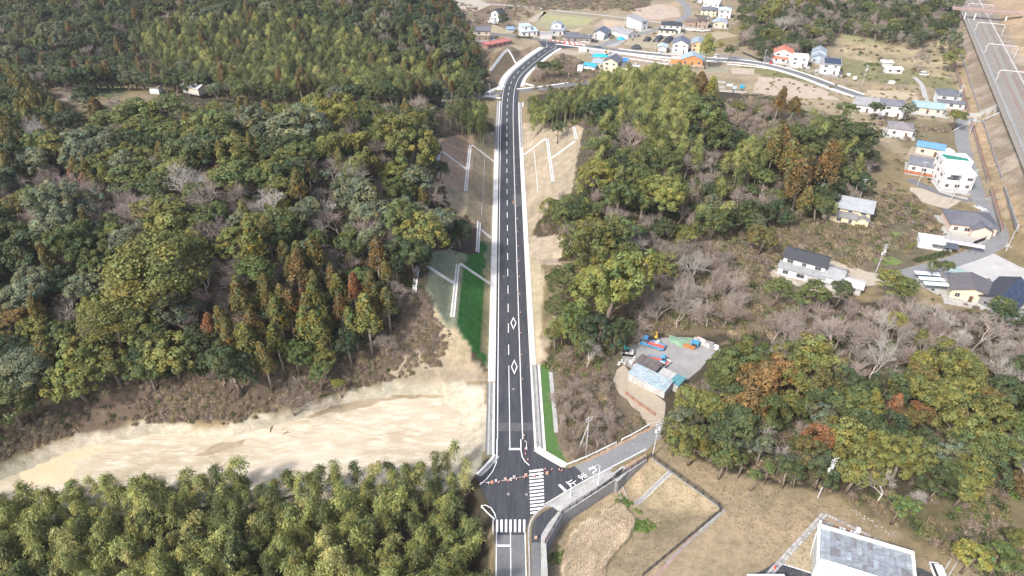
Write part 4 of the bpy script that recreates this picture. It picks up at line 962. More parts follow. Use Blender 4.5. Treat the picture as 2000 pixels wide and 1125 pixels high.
def volume(t, x0, x1, y0, y1, z0, h, roof, axis, wall, roofc, pitch=.42, ov=.55, wins='flr', floors=None, ridge=True, winw=1.5, door=False):
    z1 = z0 + h; m = MB(); wm, rm = wallm(wall), roofm(roofc)
    rise = pitch * ((y1 - y0) if axis == 'x' else (x1 - x0)) / 2
    m.bx(x0, x1, y0, y1, z0 - .4, z1)
    if roof == 'gable':
        if axis == 'x': m.add([(x0, y0, z1), (x0, y1, z1), (x0, (y0 + y1) / 2, z1 + rise), (x1, y0, z1), (x1, y1, z1), (x1, (y0 + y1) / 2, z1 + rise)], [(2, 1, 0), (3, 4, 5)])
        else: m.add([(x0, y0, z1), (x1, y0, z1), ((x0 + x1) / 2, y0, z1 + rise), (x0, y1, z1), (x1, y1, z1), ((x0 + x1) / 2, y1, z1 + rise)], [(0, 1, 2), (5, 4, 3)])
    m.build('wall', wm, t)
    MB().bx(x0 - .05, x1 + .05, y0 - .05, y1 + .05, z0 - .5, z0 + .35).build('plinth', CONC, t)
    if roof == 'gable':
        ro = gable_roof(x0, x1, y0, y1, z1, rise, axis, ov).build('roof', rm, t)
        if ridge:
            c = MB(); ym, xm = (y0 + y1) / 2, (x0 + x1) / 2
            if axis == 'x': c.bx(x0 - ov, x1 + ov, ym - .18, ym + .18, z1 + rise + .1, z1 + rise + .32)
            else: c.bx(xm - .18, xm + .18, y0 - ov, y1 + ov, z1 + rise + .1, z1 + rise + .32)
            c.build('ridge_cap', rm, ro)
    elif roof == 'hip':
        ro = hip_roof(x0, x1, y0, y1, z1, rise, ov).build('roof', rm, t)
        w, d = x1 - x0 + 2 * ov, y1 - y0 + 2 * ov; hh = min(w, d) / 2; c = MB()
        if w >= d: c.bx(x0 - ov + hh, x1 + ov - hh, (y0 + y1) / 2 - .16, (y0 + y1) / 2 + .16, z1 + rise - .08, z1 + rise + .14)
        else: c.bx((x0 + x1) / 2 - .16, (x0 + x1) / 2 + .16, y0 - ov + hh, y1 + ov - hh, z1 + rise - .08, z1 + rise + .14)
        if ridge: c.build('ridge_cap', rm, ro)
    elif roof == 'shed':
        p = [(x0 - ov, y0 - ov, z1 - .1), (x1 + ov, y0 - ov, z1 - .1), (x1 + ov, y1 + ov, z1 + rise), (x0 - ov, y1 + ov, z1 + rise)]
        MB().add(p + [(a, b_, c + .2) for a, b_, c in p], [(3, 2, 1, 0), (4, 5, 6, 7), (0, 1, 5, 4), (1, 2, 6, 5), (2, 3, 7, 6), (3, 0, 4, 7)]).build('roof', rm, t)
        MB().add([(x0, y0, z1), (x1, y0, z1), (x1, y1, z1 + rise * .9), (x0, y1, z1 + rise * .9), (x1, y1, z1), (x0, y1, z1)], [(1, 4, 2), (0, 3, 5), (4, 5, 3, 2)]).build('wall', wm, t)
    else:
        MB().bx(x0 - .12, x1 + .12, y0 - .12, y1 + .12, z1, z1 + .12).build('roof', rm, t)
        c = MB(); 
        for q in ((x0 - .15, x1 + .15, y0 - .15, y0 + .05), (x0 - .15, x1 + .15, y1 - .05, y1 + .15), (x0 - .15, x0 + .05, y0 + .05, y1 - .05), (x1 - .05, x1 + .15, y0 + .05, y1 - .05)): c.bx(*q, z1 + .123, z1 + .4)
        c.build('parapet', wm, t)
    nf = floors or max(1, int(round(h / 2.9)))
    for k in range(nf):
        zz = z0 + k * h / nf + .95
        for f in wins:
            L = (x1 - x0) if f in 'fb' else (y1 - y0); n = max(1, int(L / 3.6))
            for i in range(n):
                a = (x0 if f in 'fb' else y0) + L * (i + .5) / n
                ww = min(winw * (1.25 if (i + k) % 2 else .9), L / n * .7)
                if door and f == 'f' and k == 0 and i == n // 2:
                    MB().bx(a - .5, a + .5, y0 - .07, y0 + .02, z0, z0 + 2.1).build('door', paint('brown_door', (.12, .07, .045)), t); continue
                window(t, a if f in 'fb' else (x1 if f == 'r' else x0), (y0 if f == 'f' else y1) if f in 'fb' else a, zz, ww, 1.15 if not (k == 0 and f == 'f') else 1.4, f)
def house(label, px_, py_, w, d, rot, h, roof='gable', axis='x', wall=WHITE_, roofc=SLATE, pitch=.42, extras=(), wins='flr', cat='house', name='house', ov=.55, door=True, zoff=0, group=None):
    x, y, z = PT(px_, py_); t = T(name, label, cat, (x, y, z + zoff), R(rot), group)
    volume(t, -w / 2, w / 2, 0, d, 0, h, roof, axis, wall, roofc, pitch, ov, wins, door=door)
    for e in extras:
        e = dict(e); volume(t, e['x'] - e['w'] / 2, e['x'] + e['w'] / 2, e['y'], e['y'] + e['d'], e.get('z', 0), e['h'], e.get('roof', 'gable'), e.get('axis', 'x'), e.get('wall', wall), e.get('rc', roofc), e.get('pitch', pitch), e.get('ov', .4), e.get('wins', 'flr'), winw=e.get('winw', 1.3))
    return t
SOLAR = mat('solar_glass', (0.02, 0.025, 0.045), (0.035, 0.042, 0.07), .8, .18, spec=.6)
def slope_panels(t, x0, x1, y0, y1, z0, z1, nx_, ny_, m_=None, name='solar_panel'):
    """panels lying on a roof plane that rises from (y0,z0) to (y1,z1)"""
    n = Vector((0, -(z1 - z0), y1 - y0)).normalized() * .1; g = .07; me = None
    dx, f = (x1 - x0) / nx_, 1 / ny_
    for i in range(nx_):
        for j in range(ny_):
            a0, a1, t0, t1 = x0 + dx * i + g / 2, x0 + dx * (i + 1) - g / 2, f * (j + .02), f * (j + .98)
            p = [Vector((a, y0 + (y1 - y0) * q, z0 + (z1 - z0) * q)) for a, q in ((a0, t0), (a1, t0), (a1, t1), (a0, t1))]
            o = MB().add([tuple(v) for v in p] + [tuple(v + n) for v in p], [(4, 5, 6, 7), (0, 1, 5, 4), (1, 2, 6, 5), (2, 3, 7, 6), (3, 0, 4, 7)]).build(name, m_ or SOLAR, t)
# ---------------------------------------------------------------- vehicles
RUBBER = mat('tyre_rubber', (0.02, 0.02, 0.021), (0.03, 0.03, 0.03), 3, .9)
LAMP = paint('lamp_lens', (.75, .73, .66), .2); TAIL = paint('tail_lens', (.4, .03, .02), .25); HUB = paint('wheel_rim', (.5, .5, .5), .4)
def wheel(t, x, y, r=.31, w=.2):
    m = MB().tube([(x, y - w / 2, r), (x, y + w / 2, r)], r, 14); o = m.build('wheel', RUBBER, t)
    MB().tube([(x, y - w / 2 - .012, r), (x, y + w / 2 + .012, r)], r * .58, 10).build('rim', HUB, o)
def loft(rows):
    """skin through x-sections: rows of (x, half width, z0, z1, top half width)"""
    m = MB()
    for x, hw, z0, z1, tw in rows: m.v += [(x, -hw, z0), (x, -hw, (z0 + z1) / 2), (x, -tw, z1), (x, tw, z1), (x, hw, (z0 + z1) / 2), (x, hw, z0)]
    for i in range(len(rows) - 1):
        for k in range(6): m.f.append((6 * i + k, 6 * i + (k + 1) % 6, 6 * i + 6 + (k + 1) % 6, 6 * i + 6 + k))
    m.f.append(tuple(range(6))); m.f.append(tuple(6 * (len(rows) - 1) + k for k in range(5, -1, -1)))
    m.f = [tuple(reversed(f)) for f in m.f]; return m
def car(label, px_, py_, rot, c, van=False, L=4.2, cat='car', name='parked_car', group=None):
    x, y, z = PT(px_, py_); t = T(name, label, cat, (x, y, z + .02), R(rot), group); p = paint('car_paint_%02x%02x%02x' % tuple(int(a * 255) for a in c), c, .3, .95); h = L / 2
    if van:
        loft([(-h, .8, .3, .8, .78), (-h + .12, .84, .22, 1.05, .8), (h - .55, .84, .22, 1.05, .8), (h - .1, .8, .25, .9, .74), (h, .74, .32, .7, .7)]).build('body', p, t)
        loft([(-h + .08, .8, 1.05, 1.1, .79), (-h + .25, .8, 1.05, 1.86, .68), (h - 1.3, .8, 1.05, 1.86, .68), (h - .5, .78, 1.0, 1.06, .76)]).build('cabin', GLASS, t)
        loft([(-h + .2, .7, 1.80, 1.9, .62), (h - 1.35, .7, 1.80, 1.9, .62)]).build('roof', p, t)
    else:
        loft([(-h, .76, .34, .8, .7), (-h + .15, .84, .22, .92, .76), (-h + 1.0, .86, .2, .95, .8), (h - 1.25, .86, .2, .92, .8), (h - .3, .82, .22, .78, .74), (h, .72, .32, .6, .66)]).build('body', p, t)
        loft([(-h + .35, .76, .9, .95, .74), (-h + .95, .78, .9, 1.42, .6), (h - 1.9, .78, .9, 1.44, .6), (h - 1.15, .76, .88, .93, .74)]).build('cabin', GLASS, t)
        loft([(-h + .9, .63, 1.39, 1.47, .55), (h - 1.95, .63, 1.41, 1.49, .55)]).build('roof', p, t)
    for s in (-1, 1):
        for xx in (-h + .8, h - .8): wheel(t, xx, s * .74)
        MB().box(h - .08, s * .55, .62, .1, .28, .14).build('headlight', LAMP, t); MB().box(-h + .03, s * .6, .72, .1, .2, .16).build('tail_light', TAIL, t)
    return t
def truck(label, px_, py_, rot, c, bedc, L=5.2, w=1.8, sc_=1.0, name='flatbed_truck', cat='truck', inner=None):
    x, y, z = PT(px_, py_); t = T(name, label, cat, (x, y, z + .02), R(rot)); p = paint('truck_paint_%02x%02x%02x' % tuple(int(a * 255) for a in c), c, .4, .92); bm_ = paint('truck_bed_%02x%02x%02x' % tuple(int(a * 255) for a in bedc), bedc, .7, .8)
    h, cl, hw = L / 2, L * .27, w / 2; zt = 1.95 * sc_
    loft([(h - cl, hw, .45, zt * .62, hw), (h - .18, hw, .45, zt * .62, hw * .98), (h, hw * .96, .5, zt * .55, hw * .94)]).build('cab', p, t)
    loft([(h - cl + .02, hw * .98, zt * .62, zt, hw * .9), (h - .55, hw * .98, zt * .62, zt, hw * .9), (h - .14, hw * .96, zt * .62, zt * .64, hw * .94)]).build('cab_window', GLASS, t)
    loft([(h - cl, hw * .92, zt * .95, zt + .06, hw * .86), (h - .5, hw * .92, zt * .95, zt + .06, hw * .86)]).build('cab_roof', p, t)
    MB().bx(-h, h - cl - .08, -hw * .45, hw * .45, .4, .62).build('chassis', DARKMETAL, t)
    MB().bx(-h, h - cl - .06, -hw, hw, .62, .74).build('bed_floor', inner and paint('bed_lining', inner, .9) or bm_, t)
    s_ = .36 * sc_
    for q in ((-h, h - cl - .06, -hw - .05, -hw), (-h, h - cl - .06, hw, hw + .05), (-h - .05, -h, -hw - .05, hw + .05), (h - cl - .06, h - cl - .01, -hw, hw)): MB().bx(*q, .6, .74 + s_).build('bed_side', p if inner or bedc == c else paint('bed_gate', dull(c, .8), .5), t)
    r = .3 * (1 + (sc_ - 1) * .7)
    for s in (-1, 1):
        for xx in (-h + L * .2, h - L * .15): wheel(t, xx, s * hw * .82, r, .24)
        MB().box(h - .01, s * hw * .7, .78, .06, .26, .18).build('headlight', LAMP, t)
        MB().tube([(h - .4, s * hw, zt * .66), (h - .25, s * (hw + .2), zt * .72)], .02, 4).build('mirror_arm', DARKMETAL, t)
    return t
# ---------------------------------------------------------------- the retention basin by the junction
def polyline_wall(name, pts, w, z0, z1, m_, parent=None, top=None):
    l = [Vector(p) for p in pts]; o = strip(name, l, -w / 2, w / 2, z1, m_, parent, None, z1 - z0)
    return o
rw = T('retaining_wall', 'stained concrete retaining wall between the basin and the side road', 'retaining wall')
for (a, b_) in zip(WALL, WALL[1:]):
    a, b_ = Vector(a), Vector(b_); n = max(1, int((b_ - a).length / 5))
    for k in range(n):
        p, q = a.lerp(b_, k / n), a.lerp(b_, (k + 1) / n); d = (q - p).normalized() * .012
        polyline_wall('wall_panel', [p + d, q - d], .4, -3.9, .12, DARKCON, rw)
        polyline_wall('coping', [p, q], .52, .125, .27, CONC, rw)
def fence(label, pts, base=0.0, hgt=1.25, gap=2.0, rails=3, m_=DARKMETAL, zf=None, name='fence'):
    t = T(name, label, 'fence'); l = [Vector(p) for p in pts]; L = length(l); n = max(1, int(round(L / gap))); pos = []
    for k in range(n + 1):
        c = cut(l, max(0, L * k / n - .001), L * k / n + .002); p = c[0] if c else l[-1]; z = (zf(p) if zf else base); pos.append((p.x, p.y, z))
    pm = MB().bx(-.07, .07, -.07, .07, -.05, hgt).mesh('fence_post', m_)
    for p in pos: inst('post', pm, t, p)
    for i in range(rails):
        zz = hgt * (.12 + .84 * i / max(1, rails - 1)); r = MB()
        for a, b_ in zip(pos, pos[1:]): r.tube([(a[0], a[1], a[2] + zz), (b_[0], b_[1], b_[2] + zz)], .04, 4)
        r.build('rail', m_, t)
    mesh_ = MB()
    for a, b_ in zip(pos, pos[1:]):
        for k in range(1, 10):
            u = k / 10; p = [a[i] + (b_[i] - a[i]) * u for i in range(3)]
            mesh_.bx(p[0] - .018, p[0] + .018, p[1] - .018, p[1] + .018, p[2] + hgt * .12, p[2] + hgt * .96)
    w = mesh_.build('wire_infill', m_, t); w['kind'] = 'stuff'
    return t
fence('dark metal fence on the coping of the basin wall', [(a, b_) for a, b_ in pw([(1064.5, 1062), (1099, 1003), (1262, 898), (1271, 893)])], .27)
fence('dark metal fence down the right and front sides of the basin', pw([(1272, 893), (1412, 995), (1255, 1126)]), .05)
drape('basin_kerb', pw([(1274, 896), (1416, 998), (1300, 1098)]), .3, .1, DARKCON, rw)
walk = sheet('pavement', pw([(1066, 990), (1130, 951), (1190, 918), (1203, 928), (1099, 1001), (1090, 998), (1079, 990)]), .026, CONC)
sheet('pavement_patch', pw([(1215, 911), (1226, 905), (1262, 886), (1264, 896), (1222, 925)]), .024, mat('leaf_litter', (.36, .22, .13), (.42, .33, .24), .9, .95, world=True), walk)
sheet('pavement_asphalt', pw([(1079, 990), (1060, 1000), (1044, 1014), (1038.5, 1030), (1038, 1060), (1056, 1060), (1057, 1045), (1070, 1022), (1089, 998)]), .03, ASPH, walk)
sheet('pavement_slab', pw([(1038, 1060), (1039, 1180), (1057, 1180), (1056, 1060)]), .026, OLDASPH, walk)
sheet('pavement_slab', pw([(1057, 1180), (1056.3, 1046), (1070, 1023), (1090, 999), (1099, 1002), (1066, 1062), (1068, 1180)]), .022, CONC, walk)
l = smooth_line(pw([(1034.5, 1190), (1034, 1100), (1032.5, 1045), (1036.5, 1020), (1048, 1003), (1066, 989), (1130, 950), (1196, 915)]), 1.2)
kb = T('kerb_line', 'pale concrete kerb curving round the pavement corner', 'kerb'); L = length(l); k = 0.0
while k < L - .1:
    strip('kerb_stone', cut(l, k + .012, min(L, k + 1.188)), -.16, .16, .17, CONC, kb, None, .2); k += 1.2
cv = T('culvert', 'open concrete box culvert with a dark mouth behind the basin wall', 'culvert')
cp = [Vector(p) for p in pw([(1193, 931), (1216, 913), (1226, 921), (1206, 940)])]
for i in range(4): strip('culvert_wall', [cp[i], cp[(i + 1) % 4]], -.18, .18, .22 + .002 * i, DARKCON, cv, None, 4.0); strip('coping', [cp[i], cp[(i + 1) % 4]], -.24, .24, .31 + .003 * i, CONC, cv, None, .08)  # darker concrete on the walls paints in the culvert's inner shade
sheet('culvert_floor', [tuple(p) for p in cp], -2.2, mat('culvert_shade', (.03, .032, .035), (.045, .045, .045), 1, .3), cv, None)  # near-black floor: the deep shade of the culvert put into the colour
# chute, drain and reed bed inside the basin
bd = T('basin_drain', 'long open concrete gutter crossing the basin lawn', 'drain')
for s_ in (-.45, .45): drape('gutter_side', [PT(1313, 920)[:2], PT(1272, 958)[:2], PT(1240, 985)[:2]], .16, .16, CONC, bd, .5, s_)
drape('gutter_bed', [PT(1313, 920)[:2], PT(1272, 958)[:2], PT(1240, 985)[:2]], .7, .03, DARKCON, bd, .5)
bc = T('outfall_chute', 'short brown outfall channel below the culvert', 'drain')
for s_ in (-.6, .6): drape('chute_side', [PT(1211, 952)[:2], PT(1220, 976)[:2]], .18, .3, CONC, bc, .5, s_)
ll = MATS['leaf_litter']; drape('chute_bed', [PT(1211, 952)[:2], PT(1220, 976)[:2]], 1.0, .05, ll, bc, .5)
BZ = -3.55
rim = pw([(1102, 1190), (1104, 1120), (1106, 1078), (1122, 1042), (1160, 1012), (1215, 978)], BZ)
ew = T('reed_bed_edging', 'dark board edging along the left side of the reed bed', 'edging')
for a, b_ in zip(rim, rim[1:]):
    a, b_ = Vector(a), Vector(b_); n = max(1, int((b_ - a).length / 1.8))
    for k in range(n): strip('board', [a.lerp(b_, (k + .01) / n), a.lerp(b_, (k + .99) / n)], -.06, .06, BZ + .55, mat('old_board', (.085, .065, .05), (.13, .105, .085), 1.2, .9, world=True), ew, None, .9)
REEDP = pw([(1108, 1190), (1109, 1118), (1111, 1080), (1126, 1046), (1163, 1018), (1208, 996), (1228, 1014), (1226, 1040), (1200, 1068), (1172, 1100), (1160, 1190)], BZ)
rg = np.random.default_rng(12); n = 230; a_ = rg.uniform(0, 6.28, n); u = rg.uniform(.1, 1, n)
base = np.stack([np.cos(a_) * u ** .5 * 1.1, np.sin(a_) * u ** .5 * 1.1, rg.uniform(.15, .75, n)], 1); a_ = rg.normal(.75, .5, n)
v, t_ = leaf_quads(base, np.stack([-np.cos(a_) * .5, -np.sin(a_) * .5, .8 * np.ones(n)], 1), .024 * rg.uniform(.6, 1.5, n), 22.0, clump_tint(rg, n, .3, .06), rg, np.stack([np.cos(a_), np.sin(a_), .75 * np.ones(n)], 1))
REED = quad_mesh('reed_tuft', v, t_, [LEAF])
pts = []; rd = random.Random(3)
xs, ys = [p[0] for p in REEDP], [p[1] for p in REEDP]
for _ in range(1500):
    x, y = rd.uniform(min(xs), max(xs)), rd.uniform(min(ys), max(ys))
    if inside(REEDP, x, y): pts.append((x, y, min(HT(x, y), BZ) - .02, rd.uniform(.8, 1.3), rd.uniform(-.45, .45), rd.randrange(3)))
scatter('reeds', pts, [(REED, (.48, .395, .28)), (REED, (.38, .305, .21)), (REED, (.58, .49, .36))])
pts = []
for cx_, cy_, rr_, n_ in ((1215, 985, 2.0, 40), (1222, 1003, 1.2, 16), (1258, 1028, 2.2, 46), (1246, 1024, 1.2, 14), (1100, 1090, 3, 20)):
    x0_, y0_, _ = PT(cx_, cy_)
    for _ in range(n_):
        x, y = x0_ + rd.gauss(0, rr_ * .55), y0_ + rd.gauss(0, rr_ * .45); pts.append((x, y, HT(x, y) - .03, rd.uniform(.35, .75), rd.uniform(0, 6), rd.randrange(2)))
scatter('green_weeds', pts, [(SHRUB[4], (.13, .22, .05)), (SHRUB[5], (.18, .24, .07))])
# dry grass tufts over the lawns, brush along the wood edge
pts = []
LAWNP = [(1290, 880), (1440, 940), (1600, 975), (1700, 1015), (1880, 1125), (1500, 1125), (1415, 1000)]
wp = pw(LAWNP); xs, ys = [p[0] for p in wp], [p[1] for p in wp]
for _ in range(5200):
    x, y = rd.uniform(min(xs), max(xs)), rd.uniform(min(ys), max(ys))
    if inside(wp, x, y): pts.append((x, y, HT(x, y) - .05, rd.uniform(.12, .3), rd.uniform(0, 6), rd.randrange(4)))
for _ in range(2600):
    x, y = rd.uniform(8, 42), rd.uniform(70, 108)
    if inside(BASIN, x, y): pts.append((x, y, HT(x, y) - .05, rd.uniform(.12, .28), rd.uniform(0, 6), rd.randrange(4)))
scatter('dry_grass', pts, [(TUFT[0], (.33, .27, .185)), (TUFT[1], (.28, .23, .155)), (TUFT[0], (.24, .20, .13)), (TUFT[1], (.20, .18, .10))])
# gutter along the front of the basin with its cover plates
gt = T('lawn_gutter', 'narrow reddish gutter on the lawn outside the basin fence', 'gutter')
gl = [Vector(p) for p in pw([(1408, 1003), (1338, 1064), (1280, 1128)])]; REDG = mat('rusty_gutter', (.23, .155, .13), (.30, .22, .19), .8, .9, world=True)
L = length(gl); k = 0.0
while k < L - .5:
    strip('cover_slab', cut(gl, k + .02, k + .96), -.32, .32, .05, REDG if k > L * .3 else CONC, gt, None, .1); k += 1.0
# ---------------------------------------------------------------- the flat roofed hall, bottom right
bl, br, fl = Vector(P(1600, 1024, 5.2)), Vector(P(1782, 1077.5, 5.2)), Vector(P(1592, 1090, 5.2))
w_, d_ = (br - bl).length, 9.2; ang = math.atan2(br.y - bl.y, br.x - bl.x)
d_ = max(8.0, (fl - bl).length)
fx, fy = bl.x + math.sin(ang) * d_, bl.y - math.cos(ang) * d_
hall = T('flat_roofed_hall', 'white walled hall with a large flat grey blue panelled roof', 'building', (fx, fy, 0), ang)
HW = mat('hall_wall', (.50, .495, .475), (.42, .415, .40), .4, .85, c3=(.47, .46, .43), scale3=1.4)
MB().bx(0, w_, 0, d_, -.3, 4.85).build('wall', HW, hall)
jm = MB()
for i in range(1, 6): jm.bx(w_ * i / 6 - .03, w_ * i / 6 + .03, -.012, .01, 0, 4.7)
jm.bx(0, w_, -.010, .01, 2.5, 2.56); jm.build('wall_joint', DARKCON, hall)
for q in ((-.25, w_ + .25, d_ - .45, d_ + .05), (-.25, w_ + .25, -.25, .2), (-.25, .2, .2, d_ - .45), (w_ - .2, w_ + .25, .2, d_ - .45)): MB().bx(*q, 4.852, 5.4).build('parapet', WHITEMETAL, hall)
PANEL = mat('weathered_roof_panel', (.20, .225, .25), (.135, .14, .15), .33, .6, c3=(.29, .31, .33), scale3=.8, world=True, stretch=(1, 1.6, 1))
PANEL2 = mat('pale_roof_panel', (.26, .30, .33), (.18, .20, .215), .4, .6, c3=(.36, .385, .40), scale3=.9, world=True)
PANEL3 = mat('dark_roof_panel', (.15, .15, .158), (.115, .115, .12), .4, .65, c3=(.24, .245, .255), scale3=.8, world=True)
rp = random.Random(4); nxp, nyp = 17, 4
for i in range(nxp):
    for j in range(nyp):
        x0, x1 = .2 + (w_ - .4) * i / nxp, .2 + (w_ - .4) * (i + 1) / nxp; y0, y1 = .2 + (d_ - .65) * j / nyp, .2 + (d_ - .65) * (j + 1) / nyp
        MB().bx(x0 + .025, x1 - .025, y0 + .02, y1 - .02, 4.86, 4.95 + rp.uniform(0, .012)).build('roof_panel', PANEL2 if i < 2 or rp.random() < .06 else PANEL3 if rp.random() < .12 else PANEL, hall)
MB().bx(w_ * .14, w_ * .33, -.9, -.02, 3.1, 3.3).build('entrance_canopy', WHITEMETAL, hall)
for i in range(3): MB().bx(w_ * (.155 + .055 * i), w_ * (.155 + .055 * i) + .75, -.62, -.5, 3.301, 3.33).build('canopy_slot', DARKMETAL, hall)
for i in range(4): window(hall, w_ * (.42 + .15 * i), 0, 1.0, 2.2, 1.5, 'f')
MB().tube([(-.35, d_ * .55, .1), (-.3, d_ * .8, 4.8)], .06, 6).build('downpipe', WHITEMETAL, hall)
MB().bx(-.1, .3, d_ + .06, d_ + .5, 4.4, 5.9).build('vent', WHITEMETAL, hall)
def ac_unit(label, px_, py_, rot):
    x, y, z = PT(px_, py_); t = T('air_conditioner', label, 'air conditioner', (x, y, z + .05), R(rot), 'air conditioners behind the hall')
    MB().bx(-.55, .55, -.25, .25, .12, 1.1).build('casing', WHITEMETAL, t); MB().tube([(-.12, -.262, .62), (-.12, -.24, .62)], .34, 14).build('fan_grille', DARKMETAL, t)
    MB().cyl(-.1, 0, 1.101, 1.14, .2, n=12).build('top_fan', GREYM, t)
    for s in (-.45, .45): MB().bx(s - .06, s + .06, -.28, .28, -.05, .12).build('foot', DARKMETAL, t)
GREYM = paint('grey_metal', (.28, .28, .28), .5)
ac_unit('left one of the two white air conditioners behind the hall', 1643, 1039, math.degrees(ang)); ac_unit('middle white air conditioner beside the taller cabinet', 1664, 1046, math.degrees(ang))
x, y, z = PT(1673, 1043); t = T('equipment_cabinet', 'tall white equipment cabinet behind the hall', 'cabinet', (x, y, z), ang); MB().bx(-.4, .4, -.35, .35, 0, 1.7).build('casing', WHITEMETAL, t); MB().bx(-.34, .34, -.372, -.35, .15, 1.55).build('door', paint('cabinet_door', (.7, .7, .68)), t)
for px_, py_, nm in ((1612, 1022, 'dark round manhole cover behind the hall corner'), (1623.5, 1023, 'second round manhole cover nearer the air conditioners')):
    x, y, z = PT(px_, py_); t = T('manhole_cover', nm, 'manhole cover', (x, y, .02)); MB().cyl(0, 0, 0, .05, .42, n=14).build('lid', DARKCON, t); MB().cyl(0, 0, -.02, .03, .5, n=14).build('ring', CONC, t)
sheet('bare_soil', pw([(1611, 1006), (1600, 1022), (1660, 1044), (1700, 1058), (1720, 1056), (1660, 1028)]), .012, mat('brown_soil', (.25, .18, .125), (.33, .25, .18), .6, .95, c3=(.19, .14, .1), scale3=2.5, world=True))
sheet('lawn', pw([(1600, 1010), (1596, 1050), (1582, 1120), (1560, 1112), (1520, 1096), (1560, 1050)]), .010, mat('thin_lawn', (.27, .235, .15), (.35, .27, .19), .4, .95, c3=(.22, .21, .12), scale3=2, world=True))
yard = sheet('car_park', pw([(1506, 1104), (1512, 1098), (1584, 1118), (1640, 1140), (1640, 1180), (1430, 1180), (1460, 1130)]), .014, ASPH)
line_px('edge_line', [(1520, 1099), (1584, 1119)], .2, yard, .02); sheet('car_park', pw([(1784, 1108), (1800, 1110), (1850, 1135), (1850, 1180), (1780, 1180)]), .014, ASPH)
pv = T('stone_border', 'border of grey stone blocks between the lawn and the hall', 'stone border')
STONES = [mat(f'stone_{i}', c, dull(c, .8), 2, .9, c3=dull(c, 1.2), scale3=8) for i, c in enumerate(((.32, .31, .30), (.25, .245, .24), (.38, .37, .35)))]
rs = random.Random(9)
for a, b_, cols in (((1607, 1003), (1496, 1124), 2), ((1611, 1004), (1700, 1048), 1), ((1706, 1050), (1790, 1096), 1)):
    a, b_ = Vector(P(*a)), Vector(P(*b_)); d = (b_ - a); n = int(d.length / .62); an = math.atan2(d.y, d.x)
    for k in range(n):
        for j in range(cols):
            c = a.lerp(b_, (k + .5) / n) + Vector((-math.sin(an), math.cos(an))) * (j * .62)
            MB().box(c.x, c.y, .05, .56 + rs.uniform(-.06, .03), .54 + rs.uniform(-.05, .03), .14 + rs.uniform(0, .05), an + rs.uniform(-.06, .06)).build('stone', STONES[rs.randrange(3)], pv)
cr = T('rock_row', 'line of small pale rocks along the lawn edge', 'rocks'); cr['kind'] = 'thing'
for k in range(34):
    u = k / 33; px_, py_ = 1664 + 88 * u + rs.gauss(0, 3), 996 + 52 * u + rs.gauss(0, 2.5); x, y, z = PT(px_, py_)
    m = MB(); pv_, pf_ = ico(1, (.16 * rs.uniform(.5, 1.4), .13, .1), k, .3); m.add([tuple(q) for q in pv_], pf_); o = m.build('rock', CONC, cr); o.location = (x, y, z + .05); o.rotation_euler = (0, 0, rs.uniform(0, 6))
sh = T('shelter_roof', 'edge of a pale ribbed shelter roof at the bottom of the frame', 'shelter', (*P(1495, 1121, 3.0), 0), 0)
x_, y_ = P(1495, 1121, 3.0)
for k in range(14): MB().bx(-3.5 + k * .5, -3.02 + k * .5, -3.5, 0, 2.9, 3.0).build('roof_rib', paint('pale_ribbed_sheet', (.56, .56, .6), .5), sh)
for sx in (-3.2, 3.2): MB().cyl(sx, -.4, 0, 2.898, .07, n=6).build('post', STEEL, sh)
wall_ = T('low_wall', 'thin grey path edge beside the lawn right of the hall', 'edging')
for s_ in (-.5, .5): strip('edging', [Vector(p) for p in pw([(1866, 1090), (1845, 1125), (1835, 1150)])], s_ - .12, s_ + .12, .16, CONC, wall_, None, .2)
